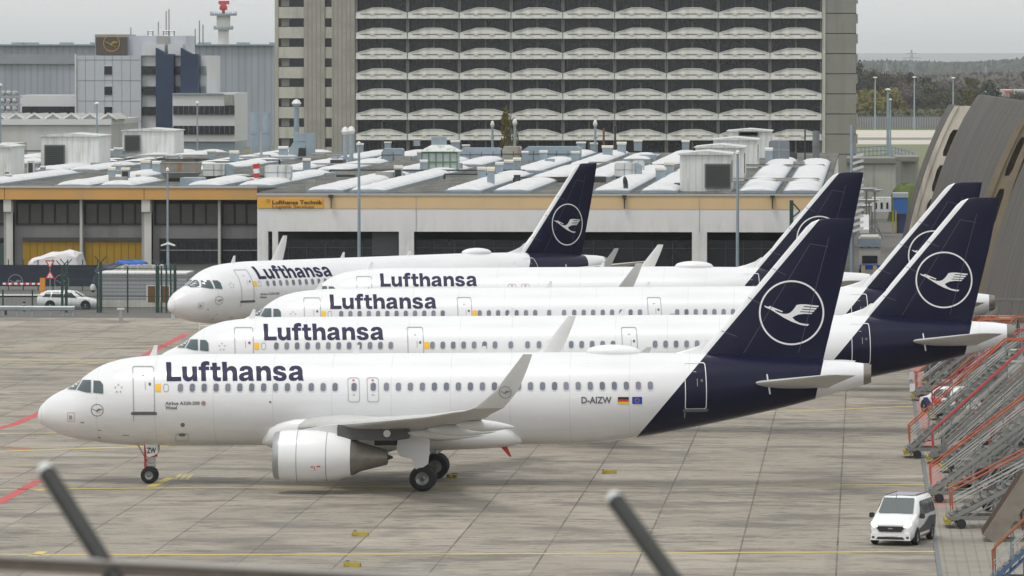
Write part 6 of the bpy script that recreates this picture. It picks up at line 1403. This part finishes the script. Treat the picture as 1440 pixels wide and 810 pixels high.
# ------------------------------------------------------------------ boarding steps along the shells
def steps(label, x, y, rot, rail, rise=3.6, run=4.9, wid=1.7, lattice=ALU, base=True, plat=1.6, red2=None, group='mobile boarding steps'):
    t = empty('boarding_steps', (x, y, .01), label, 'boarding steps', group, rot); z0 = .55
    P = lambda u, v, w_=0: Vector((u*run, v, z0+u*rise+w_))
    n = 15
    for sd in (-wid/2, wid/2):
        b = MB(); b.bar(P(0, sd, -.12), P(1, sd, -.12), .06, .15); b.bar(P(0, sd, -.42), P(1, sd, -.42), .05, .06)
        for i in range(12): b.bar(P(i/12, sd, -.42), P((i+1)/12, sd, -.12) if i % 2 else P((i+.5)/12, sd, -.12), .035)
        b.build('stringer', lattice, t)
        b = MB(); b.path([P(0, sd, .25), P(-.01, sd, 1.0), P(1, sd, 1.05), P(1, sd, 1.05)+Vector((plat, 0, 0))], .036, 8); b.build('handrail', rail, t)
        b = MB(); b.path([P(0, sd, .55), P(1, sd, .60)], .022, 6); b.path([P(.02, sd, .42), P(1, sd, .46)], .015, 6); b.build('mid_rail', mat('rail_white', (.42, .42, .41), .5) if red2 is None else red2, t)
        for i in range(6): b = MB(); b.bar(P(i/5, sd, 0), P(i/5, sd, 1.02), .04); b.build('baluster', lattice, t)
        for a_ in (.5, 1): b = MB(); b.bar(P(1, sd)+Vector((plat*a_, 0, -.1)), P(1, sd)+Vector((plat*a_, 0, 1.05)), .04); b.build('baluster', lattice, t)
    b = MB()
    for i in range(n+1): p = P(i/n, 0); b.box(p.x-.10, p.x+.10, -wid/2+.03, wid/2-.03, p.z-.03, p.z+.01)
    b.build('treads', mat('tread_grey', (.13, .13, .125), .7, var=.3, vs=2), t, kind=None)
    p = P(1, 0); b = MB(); b.box(p.x, p.x+plat, -wid/2-.05, wid/2+.05, p.z-.12, p.z); b.build('platform', lattice, t)
    b = MB()
    for a_ in (.35, 1.0): 
        for sd in (-wid/2, wid/2):
            q = P(a_, sd, -.45) if a_ < 1 else P(1, sd, -.1)+Vector((plat*.8, 0, 0)); b.bar((q.x, sd, .42), q, .09)
    b.bar((run*.35, -wid/2, .45), P(1, -wid/2, -.2), .05); b.bar((run*.35, wid/2, .45), P(1, wid/2, -.2), .05); b.bar((run+plat*.8, -wid/2, .45), P(.62, -wid/2, -.3), .05); b.bar((run+plat*.8, wid/2, .45), P(.62, wid/2, -.3), .05)
    b.bar((run*.35, -wid/2, 1.5), (run+plat*.8, wid/2, 1.7), .04); b.build('support_frame', lattice, t)
    b = MB(); b.box(-.2, run+plat, -wid/2-.1, -wid/2+.08, .34, .50); b.box(-.2, run+plat, wid/2-.08, wid/2+.1, .34, .50)
    for q in (-.2, run*.4, run+plat-.2): b.box(q, q+.16, -wid/2, wid/2, .36, .48)
    b.build('chassis', mat('chassis_grey', (.20, .20, .19), .6, var=.3, vs=2), t)
    for q in (.35, run*.95):
        for sd in (-1, 1): b = MB(); b.tube((q, sd*(wid/2+.02), .2), (q, sd*(wid/2+.2), .2), .2, 14); b.build('wheel', TYRE, t)
    b = MB(); b.box(-.3, -.05, -wid/2-.1, wid/2+.1, .18, .36); b.build('bumper_bar', CHOCK, t)
    return t
REDR = mat('red_handrail', (.45, .05, .05), .5, var=.2, vs=2); BRN = mat('brown_handrail', (.30, .11, .05), .6, var=.3, vs=2); BLUE = mat('blue_lattice', (.07, .12, .22), .5, var=.2, vs=2)
def sp(px, py): q = G(px, py); return q.x, q.y
st_list = [
 ('far boarding steps with bright orange handrail under the second tail', 1289, 563, ORANGE, dict(rise=3.0, run=3.8, wid=1.4)),
 ('grey lattice boarding steps right behind the bright orange ones', 1302, 540, STPM, dict(rise=3.4, run=4.2)),
 ('boarding steps with red rails by the white and red car', 1313, 590, REDR, dict(rise=3.2, run=4.6)),
 ('long boarding steps with orange rail nearest to the airliner tail', 1279, 643, ORANGE, dict(rise=4.1, run=4.6, wid=1.7)),
 ('boarding steps with dark red rails behind the long orange ones', 1312, 651, REDR, dict(rise=4.0, run=4.4, lattice=STPM)),
 ('grey lattice boarding steps with white middle rails above the brown board', 1330, 664, STPM, dict(rise=3.9, run=4.4, lattice=STPM)),
 ('boarding steps with long orange rail starting beside the parked van', 1309, 705, ORANGE, dict(rise=3.9, run=5.2, wid=1.7)),
 ('boarding steps with orange-red rail right of the van, low grey base', 1338, 741, ORANGE, dict(rise=2.6, run=5.0, wid=1.8)),
 ('blue and grey lattice steps with brown rail in the bottom right corner', 1398, 830, BRN, dict(rise=3.0, run=3.2, lattice=BLUE)),
 ('silver boarding steps at the right edge under the shell wall', 1385, 600, STPM, dict(rise=3.2, run=3.6)),
 ('boarding steps with red rail at the right edge above the brown board', 1392, 655, REDR, dict(rise=3.0, run=3.6)),
 ('far silver steps with short orange rail at the foot of the shell wall', 1352, 545, ORANGE, dict(rise=2.6, run=3.2, wid=1.3)),

 ('slim all-grey lattice steps squeezed between the orange rails', 1345, 690, STPM, dict(rise=4.2, run=4.4, wid=1.2)),
 ('slim steps with brown rails under the shell wall at right edge', 1372, 625, BRN, dict(rise=3.6, run=3.8, wid=1.2)),
 ('slim grey steps with brown rails behind the patrol car', 1338, 566, BRN, dict(rise=3.2, run=3.6, wid=1.1)),
 ('short grey steps behind the brown board at the right edge', 1405, 735, STPM, dict(rise=3.0, run=3.2, wid=1.3)),
]
for i, (lb, px, py, rl, kw) in enumerate(st_list):
    x, y = sp(px, py); steps(lb, x, y, R((-3, 2, 4, 1, -2, 3, 0, 2, -4, 5, 0, 2, -5, 3, -2, 4)[i]), rl, **kw)
def dolly(px, py, label, m, w=1.5, l=2.6, h=.5, load=None):
    q = G(px, py); t = empty('equipment_dolly', (q.x, q.y, .01), label, 'dolly', None, random.uniform(-.3, .3))
    b = MB(); b.box(0, l, -w/2, w/2, h-.1, h); b.build('deck', m, t); b = MB(); b.bar((0, 0, h-.1), (-1.0, 0, .2), .06); b.build('tow_bar', DKMET, t)
    for a_ in (.3, l-.3):
        for sd in (-1, 1): b = MB(); b.tube((a_, sd*w/2-.08, .2), (a_, sd*w/2+.08, .2), .2, 12); b.build('wheel', TYRE, t)
    if load:
        b = MB(); b.loft([[(.2, -w*.4, h), (l-.2, -w*.4, h), (l-.3, -w*.36, h+load), (.3, -w*.36, h+load)], [(.2, w*.4, h), (l-.2, w*.4, h), (l-.3, w*.36, h+load), (.3, w*.36, h+load)]]); b.build('load', mat('load_dark', (.07, .07, .075), .7, var=.4, vs=3), t)
    for a_ in (0, l): b = MB(); b.bar((a_, -w/2, h), (a_, -w/2, h+.6), .04); b.bar((a_, w/2, h), (a_, w/2, h+.6), .04); b.bar((a_, -w/2, h+.6), (a_, w/2, h+.6), .04); b.build('end_frame', RUST if load else STPM, t)
random.seed(5)
for px, py, lb, m, ld in ((1322, 628, 'dark loaded dolly under the long orange handrail', DKMET, .7), (1362, 690, 'dark dolly in the shadow below the middle orange steps', DKMET, .5), (1345, 620, 'empty grey dolly between red-railed steps', STPM, None), (1385, 720, 'dolly with dark load beside the brown board', DKMET, .8),
                           (1300, 530, 'far dark dolly under the second tail cone', DKMET, .6), (1335, 525, 'far dolly with rusty end frames near the white cabinet', RUST, .5), (1370, 540, 'loaded dolly left of the white cabinet', DKMET, .9), (1400, 640, 'dark dolly at the right edge beneath the steps', DKMET, .7), (1425, 700, 'rusty dolly behind the brown board', RUST, .6)):
    dolly(px, py, lb, m, load=ld)
# orange-roofed unit and blue pipes below the tail cone
t = empty('orange_unit', (XX(1405, 345), 345, 0), 'white cart with bright orange top below the right tail cone', 'cart'); b = MB(); b.box(-1.6, 1.6, 0, 1.4, 3.4, 3.75); b.build('orange_top', ORANGE, t); b = MB(); b.box(-1.5, 1.5, .05, 1.3, 2.6, 3.4); b.build('body', SHEDW, t); b = MB()
for a_ in (-1.3, 1.3): b.bar((a_, .2, 0), (a_, .2, 2.6), .1)
b.bar((-1.3, .2, .1), (1.3, .2, 2.5), .06); b.build('legs', mat('leg_blue', (.04, .08, .25), .6), t)
# tilted dark board, white cabinet, car among the steps
q = G(1400, 762); t = empty('tilted_board', (q.x, q.y, 0), 'big dark brown ribbed board leaning steeply on a frame, bottom right', 'board')
M_ = Matrix.Rotation(R(-33), 4, 'Y'); b = MB()
b.box(-.14, .0, -.1, 2.0, 0, 3.0, M=Matrix.Translation((-.4, 0, .2)) @ Matrix.Rotation(R(33), 4, 'Y')); b.build('board', mat('board_brown', (.05, .035, .03), .7, var=.3, vs=2, dirt=(.15, .11, .09)), t)
b = MB(); b.box(-.14, .62, -.16, -.1, 0, 3.0, M=Matrix.Translation((-.4, 0, .2)) @ Matrix.Rotation(R(33), 4, 'Y')); b.build('side_face', mat('board_side', (.23, .20, .17), .8, var=.3, vs=2), t)
for k in range(5): b = MB(); b.box(-.2, -.14, .2+k*.38, .24+k*.38, .05, 2.95, M=Matrix.Translation((-.4, 0, .2)) @ Matrix.Rotation(R(33), 4, 'Y')); b.build('rib', mat('board_rib', (.12, .08, .06), .7), t)
b = MB(); b.bar((1.2, .1, 0), (.9, .1, 1.9), .08); b.bar((1.2, 1.8, 0), (.9, 1.8, 1.9), .08); b.bar((-.4, .1, .2), (1.4, .1, .1), .08); b.build('frame', RUST, t)
q = G(1430, 560); t = empty('white_cabinet', (XX(1427, 330), 330, 0), 'upright pale equipment cabinet against the shell wall below the tail cone', 'cabinet')
b = MB(); b.box(-.45, .45, 0, .8, .8, ZZ(491, 330)); b.build('housing', SHEDW, t); b = MB(); b.box(-.5, .5, -.05, .85, ZZ(491, 330), ZZ(489.5, 330)); b.build('lid', LGREY, t); b = MB(); b.box(-.4, .4, .1, .7, 0, .8); b.build('stand', DKMET, t)
def hatch_extra(t):
    b = MB(); b.add([(.0, -.5, .72), (.0, .5, .72), (.0, .5, .5), (.0, -.5, .5)], [(0, 1, 2, 3)])
    for sd in (-1, 1):
        b = MB(); b.add([(.9, sd*.925, .45), (1.9, sd*.925, .40), (2.6, sd*.925, .85), (1.6, sd*.925, .9)], [(0, 1, 2, 3)]); b.build('red_flash', RED, t)
        b = MB(); b.add([(2.2, sd*.925, .40), (3.0, sd*.925, .40), (3.4, sd*.925, .8), (2.9, sd*.925, .85)], [(0, 1, 2, 3)]); b.build('blue_flash', mat('flash_navy', (.02, .02, .12), .5), t)
hatch = vehicle('patrol_car', 'white car with red and navy flashes parked behind orange handrails', 'car', [(0, .3, .8, 1.25, .82, .60), (.12, .22, .85, 1.42, .88, .62), (1.0, .2, .88, 1.50, .90, .62), (2.3, .2, .88, 1.46, .90, .60), (3.1, .2, .86, .98, .90, .68), (3.9, .22, .78, .84, .86, .66), (4.15, .32, .66, .70, .74, .6)],
    [('front', (-.02, .92, .66), (.08, 1.36, .56), 'rear_window'), ('side', [(.5, .08), (1.3, .08), (1.3, .85), (.6, .85)]), ('side', [(1.4, .08), (2.6, .1), (2.25, .85), (1.4, .85)]), ('front', (2.42, 1.46, .56), (3.0, .98, .66))], (.75, 3.3), .33, VW, 1.82,
    [('tail_light', [(-.04, .62, .95), (-.04, .80, .95), (-.04, .80, .70), (-.04, .66, .70)], TAILR)], hatch_extra)
q = G(1330, 584); hatch.location = (q.x+1.2, q.y, .01); hatch.rotation_euler = (0, 0, R(118))
# red and white marker boards at the paving edge
for px, py, lb in ((1281.5, 536, 'small white marker board by the drain, upper one'), (1283, 553, 'small white marker board by the drain, lower one')):
    q = G(px, py); t = empty('marker_board', (q.x, q.y, 0), lb, 'marker board'); b = MB(); b.box(-.15, .15, -.03, .03, .1, .55); b.build('board', STRIPEW, t); b = MB(); b.box(-.03, .03, -.02, .02, 0, .1); b.build('foot', STPM, t)

# ------------------------------------------------------------------ trees
def leafmat(name, c1, c2):
    m = mat(name, c1, .8); g = NG(m); o_, x_, y_, z_ = g.obj(); oi = g.n.new('ShaderNodeObjectInfo')
    g.base(g.mix(g.rng(g.noise(o_, .9, 3), .3, .7), c1, c2)); return m
LM = {'ev': leafmat('evergreen_needles', (.018, .032, .018), (.04, .055, .03)), 'gr': leafmat('spring_leaves', (.13, .125, .02), (.21, .17, .04)), 'br': leafmat('bare_twigs', (.06, .05, .042), (.12, .10, .08)), 'ol': leafmat('olive_leaves', (.05, .06, .025), (.10, .095, .045))}
TR = mat('bark', (.085, .07, .055), .9, var=.3, vs=2)
def crown_mesh(h, r, kind_, seed, n=650):
    rnd = random.Random(seed); b = MB(); cl = []
    for i in range(16):
        zc = h*rnd.uniform(.30, .95); rr_ = r*(math.sin(min(1, (1-(zc/h))*1.9+.12)*math.pi/2) if kind_ == 'ev' else math.sqrt(max(.05, 1-((zc/h-.62)/.42)**2)))*rnd.uniform(.35, .8)
        a = rnd.uniform(0, 6.28); cl.append((Vector((rr_*math.cos(a), rr_*math.sin(a), zc)), r*rnd.uniform(.24, .46)))
    for i in range(n):
        c_, q = rnd.choice(cl); d = Vector((rnd.gauss(0, 1), rnd.gauss(0, 1), rnd.gauss(0, .8))); d = d.normalized()*q*rnd.uniform(.55, 1.1); p = c_+d
        s_ = rnd.uniform(.18, .5)*(.7 if kind_ == 'br' else 1); u = Vector((rnd.gauss(0, 1), rnd.gauss(0, 1), rnd.gauss(0, 1))).normalized()*s_; w = u.orthogonal().normalized()*s_*rnd.uniform(.4, .9)
        b.add([p-u-w*.3, p+w, p+u*.9, p-w], [(0, 1, 2, 3)])
    return b, cl
protos = {}
def tree(x, y, h, r, kind_, seed, label, group=None, n=1500, z=0):
    key = (kind_, seed % 3)
    t = empty('tree', (x, y, z), label, 'tree', group)
    if key not in protos:
        b, cl = crown_mesh(10, 3.6, kind_, seed % 3+ord(kind_[0]), n); me = b.mesh('crown'); me.materials.append(LM[kind_])
        tb_ = MB(); tb_.tube((0, 0, 0), (.1, 0, 4.2), .30, 8, r2=.18); tb_.tube((.1, 0, 4.2), (.0, .1, 8.6), .18, 6, r2=.04)
        for c_, q in cl[:9]: tb_.tube((.05, 0, min(3.5+c_.z*.2, 6)), tuple(c_), .10, 5, r2=.03)
        tm = tb_.mesh('trunk'); tm.materials.append(TR); protos[key] = (me, tm)
    me, tm = protos[key]
    for nm, m_ in (('crown', me), ('trunk', tm)):
        o = link(nm, m_, t); o.scale = (r/3.6, r/3.6, h/10); o.rotation_euler = (0, 0, seed*1.7)
    return t
random.seed(33)
kinds = {'gr': 'yellow-green budding tree', 'ev': 'dark evergreen tree', 'br': 'bare brown-grey tree', 'ol': 'dull olive tree'}
belt = []
for px in range(1196, 1436, 7):
    f = (px-1200)/230
    k = 'gr' if px < 1262 and random.random() < .72 else random.choice(['ev', 'br', 'ol', 'ev'] if f > .35 else ['br', 'br', 'ol', 'ev'])
    top = 128+random.uniform(-6, 8) if k == 'gr' else (100+f*30+random.uniform(-5, 7) if f < .3 else 112+f*22+random.uniform(-6, 8))
    belt.append((px+random.uniform(-3, 3), top, 1760+random.uniform(-10, 60) if k == 'gr' else 1800+random.uniform(0, 140), k))
for px in range(1200, 1400, 9):
    f = (px-1200)/200; belt.append((px, 94+f*32+random.uniform(-4, 6), 1960+random.uniform(0, 60), random.choice(['br', 'br', 'ev', 'ol'])))
belt.append((1372, 110, 1780, 'gr')); belt.append((1391, 116, 1770, 'ev'))
for i, (px, top, Y, k) in enumerate(belt):
    h = max(6, ZZ(top, Y)); depth = 'front' if Y < 1790 else ('middle' if Y < 1940 else 'back')
    lb = {'gr': 'yellow-green budding tree in the belt behind the far fence', 'ev': 'dark evergreen tree in the belt behind the far fence', 'br': 'bare brown tree in the belt behind the far fence', 'ol': 'dull olive tree in the belt behind the far fence'}[k]
    tree(XX(px, Y), Y, h, h*.34, k, i, lb, {'gr': 'budding trees beyond the far fence', 'ev': 'evergreen trees beyond the far fence', 'br': 'bare trees beyond the far fence', 'ol': 'olive trees beyond the far fence'}[k])
tree(XX(716, 735), 735, ZZ(160, 735)-2, 1.15, 'gr', 2, 'small narrow green tree standing against the tower facade', z=2)
# undergrowth and far woods as masses
def wood(name, x0, x1, y0, y1, hmin, hmax, n, m, seed, size):
    rnd = random.Random(seed); b = MB()
    for i in range(n):
        x = rnd.uniform(x0, x1); y = rnd.uniform(y0, y1); hh = hmin+(hmax-hmin)*(.5+.5*math.sin(x*.021+seed)*math.sin(x*.0063+2*seed))*rnd.uniform(.7, 1.1)
        c_ = Vector((x, y, hh*rnd.uniform(.02, 1)**.7)); u = Vector((rnd.gauss(0, 1), rnd.gauss(0, .6), rnd.gauss(0, 1))).normalized()*size*rnd.uniform(.5, 1.2); w = u.orthogonal().normalized()*size*rnd.uniform(.4, .9)
        b.add([c_-u, c_+w, c_+u, c_-w], [(0, 1, 2, 3)])
    o = b.build(name, m); return tag(o, kind='stuff')
wood('undergrowth', XX(1190, 1775), XX(1450, 1775), 1750, 1790, 2, 5, 5000, LM['ol'], 1, .8)
wood('far_woods', XX(1180, 3200), XX(1460, 3200), 3000, 3300, 10, 15, 8000, LM['br'], 2, 2.2)
wood('far_woods', XX(1150, 7000), XX(1480, 7000), 6800, 7300, 16, 26, 9000, LM['ev'], 3, 4.5)
wood('far_woods', XX(-100, 4600), XX(1150, 4600), 4500, 4900, 8, 16, 4000, LM['ol'], 4, 4.5)
# far fence with close upright pales
Yw = 1690; x0, x1 = XX(1190, Yw), XX(1330, Yw); t = empty('far_fence', ((x0+x1)/2, Yw, 0), 'long grey security fence along the far side of the taxiway', 'fence')
b = MB(); b.box(x0-t.location.x, x1-t.location.x, 0, .1, 0, ZZ(164, Yw)); b.build('panels', mat('fence_grey', (.30, .30, .32), .7, var=.1, vs=.3), t)
b = MB()
n = 40
for i in range(n+1): x = x0+(x1-x0)*i/n-t.location.x; b.box(x-.13, x+.13, -.1, 0, 0, ZZ(161.5, Yw))
b.build('posts', mat('fence_post', (.16, .16, .17), .7), t, kind='stuff')
# blue pipe frames on the meadow
Yp = 1010; t = empty('blue_fence', (XX(1285, Yp), Yp, 0), 'low blue metal fence around the meadow corner by the passage', 'fence'); X_ = t.location.x
b = MB(); pts = [PY(1205, 214, 1150), PY(1250, 208, 1180), PY(1288, 213, 1080), PY(1289, 218, 980)]
for (a, c_) in zip(pts[:-1], pts[1:]):
    for k in range(9):
        p = a.lerp(c_, k/8); b.bar((p.x-X_, p.y-Yp, 0), (p.x-X_, p.y-Yp, 2.2), .12)
    for z in (.3, 1.2, 2.1): b.bar((a.x-X_, a.y-Yp, z), (c_.x-X_, c_.y-Yp, z), .14)
b.build('fence_frame', mat('fence_blue', (.08, .15, .38), .6), t)
# distant white industrial sheds
for i, (a, c_, y0, y1, red_) in enumerate(((1344, 1376, 133, 143, 0), (1374, 1412, 130, 143, 0), (1400, 1445, 127, 140, 1), (1425, 1448, 133, 146, 0))):
    Yi = 2600+i*60; t = empty('distant_shed', (XX((a+c_)/2, Yi), Yi, 0), ('pale distant industrial shed nearest the trees', 'wide pale distant shed in the middle', 'distant shed with a red band near the right edge', 'white distant building with window rows at right edge')[i], 'shed'); X_ = t.location.x
    b = MB(); b.box(XX(a, Yi)-X_, XX(c_, Yi)-X_, 0, 40, 0, ZZ(y0, Yi)); b.build('wall', mat('distant_white', (.62, .64, .66), .7), t); b = MB(); b.box(XX(a, Yi)-X_, XX(c_, Yi)-X_, -.5, 40, ZZ(y0, Yi), ZZ(y0-1, Yi)); b.build('roof', PAN2, t)
    if red_: b = MB(); b.box(XX(a+7, Yi)-X_, XX(a+21, Yi)-X_, -1, 0, ZZ(y0+4, Yi), ZZ(y0, Yi)); b.build('red_band', RED, t)
    if i == 3:
        for r_ in range(2): b = MB(); b.box(XX(a+2, Yi)-X_, XX(c_-2, Yi)-X_, -1, 0, ZZ(y0+4+r_*4, Yi), ZZ(y0+2.5+r_*4, Yi)); b.build('window_row', DGLASS, t)
# pylons
def pylon(px, pyt, Y, lb):
    t = empty('power_pylon', (XX(px, Y), Y, 0), lb, 'pylon', None); h = ZZ(pyt, Y); b = MB(); w = h*.08
    for sx__ in (-1, 1):
        for sy in (-1, 1): b.bar((sx__*w, sy*w, 0), (sx__*w*.12, sy*w*.12, h), .32)
    for i in range(9):
        z0, z1 = h*i/9, h*(i+1)/9; k0, k1 = w*(1-.88*i/9), w*(1-.88*(i+1)/9)
        b.bar((-k0, -k0, z0), (k1, -k1, z1), .2); b.bar((k0, -k0, z0), (-k1, -k1, z1), .2)
    b.build('lattice_mast', GALV, t)
    for f, l_ in ((.68, .16), (.80, .22), (.91, .13)): b = MB(); b.bar((-h*l_, 0, h*f), (h*l_, 0, h*f), .35); b.build('cross_arm', GALV, t)
pylon(1281, 70, 4100, 'tallest hazy power pylon above the tree belt')
pylon(1385, 92, 5600, 'faint small power pylon right of the tallest one'); pylon(1246, 88, 5600, 'faint small power pylon left of the tallest one')
# hills
rnd = random.Random(3); b = MB(); rg = []
hf = lambda x: 10*math.sin(x*.00045+1)+6*math.sin(x*.0011)+2.5*math.sin(x*.0031+2)
for Y, k in ((26000, 0), (28000, .75), (30000, 1), (32600, 1.0)): rg.append([(-9800+i*245, Y, max(0, k*(72+hf(-9800+i*245)*.35)+k*(Y-30000)*.002)) for i in range(81)])
b.loft(rg, closed=False); b.build('hills', mat('hill_forest', (.05, .06, .04), .95, var=.3, vs=.003), smooth=60, kind='structure')

# ------------------------------------------------------------------ railing and posts close to the camera (out of focus)
DARKP = mat('dark_galvanised_post', (.022, .024, .023), .6, .1, var=.3, vs=20)
def near_post(x0, y0, x1, y1, Y, label, r):
    a = PY(x0, y0, Y); c_ = PY(x1, y1, Y-.25); d = (c_-a)
    t = empty('fence_arm', PY(x1, y1, Y-.25), label, 'fence arm'); o = t.location.copy()
    b = MB(); b.tube(a-o, c_+d*.25-o, r, 20); b.build('tube', DARKP, t, smooth=40)
    n = (a-c_).normalized(); b = MB(); b.tube(a-o-n*.004, a-o+n*.018, r*1.04, 20, r2=r*.8); b.build('end_cap', mat('cap_pale', (.62, .64, .64), .5), t, smooth=40)
near_post(66, 664, 152, 800, 14, 'blurred dark tube with pale cap leaning left, lower left foreground', .022)
near_post(866, 704, 940, 806, 14, 'blurred dark tube with pale cap leaning left, centre foreground', .022)
Yr = 13.6; a = PY(-40, 789, Yr); c_ = PY(620, 820, Yr+.5); t = empty('wall_coping', a, 'blurred grey-brown rail running along the bottom left edge', 'rail'); o = t.location.copy()
b = MB(); b.bar(a-o-Vector((0, 0, .004)), c_-o-Vector((0, 0, .004)), .04, .030); b.build('rail', mat('near_rail', (.17, .14, .12), .8, var=.35, vs=12), t)
b = MB(); b.bar(a-o+Vector((0, 0, .0155)), c_-o+Vector((0, 0, .0155)), .054, .006); b.build('rail_top', mat('near_rail_top', (.40, .38, .36), .7), t)
b = MB(); q = PY(150, 800, 13.75)-o; b.tube(q+Vector((0, 0, .03)), q-Vector((0, 0, .5)), .012, 12); b.build('bracket', DARKP, t)

# ------------------------------------------------------------------ haze
hz = bpy.data.materials.new('haze_air'); hz.use_nodes = True; n_ = hz.node_tree.nodes; n_.remove(n_['Principled BSDF'])
pv = n_.new('ShaderNodeVolumePrincipled'); pv.inputs['Color'].default_value = (.93, .965, 1.0, 1); pv.inputs['Density'].default_value = 5.5e-5; pv.inputs['Anisotropy'].default_value = .0
hz.node_tree.links.new(pv.outputs[0], n_['Material Output'].inputs['Volume'])
b = MB(); b.box(-10000, 10000, -200, 33200, -1, 130); o = b.build('haze', hz); o['kind'] = 'stuff'
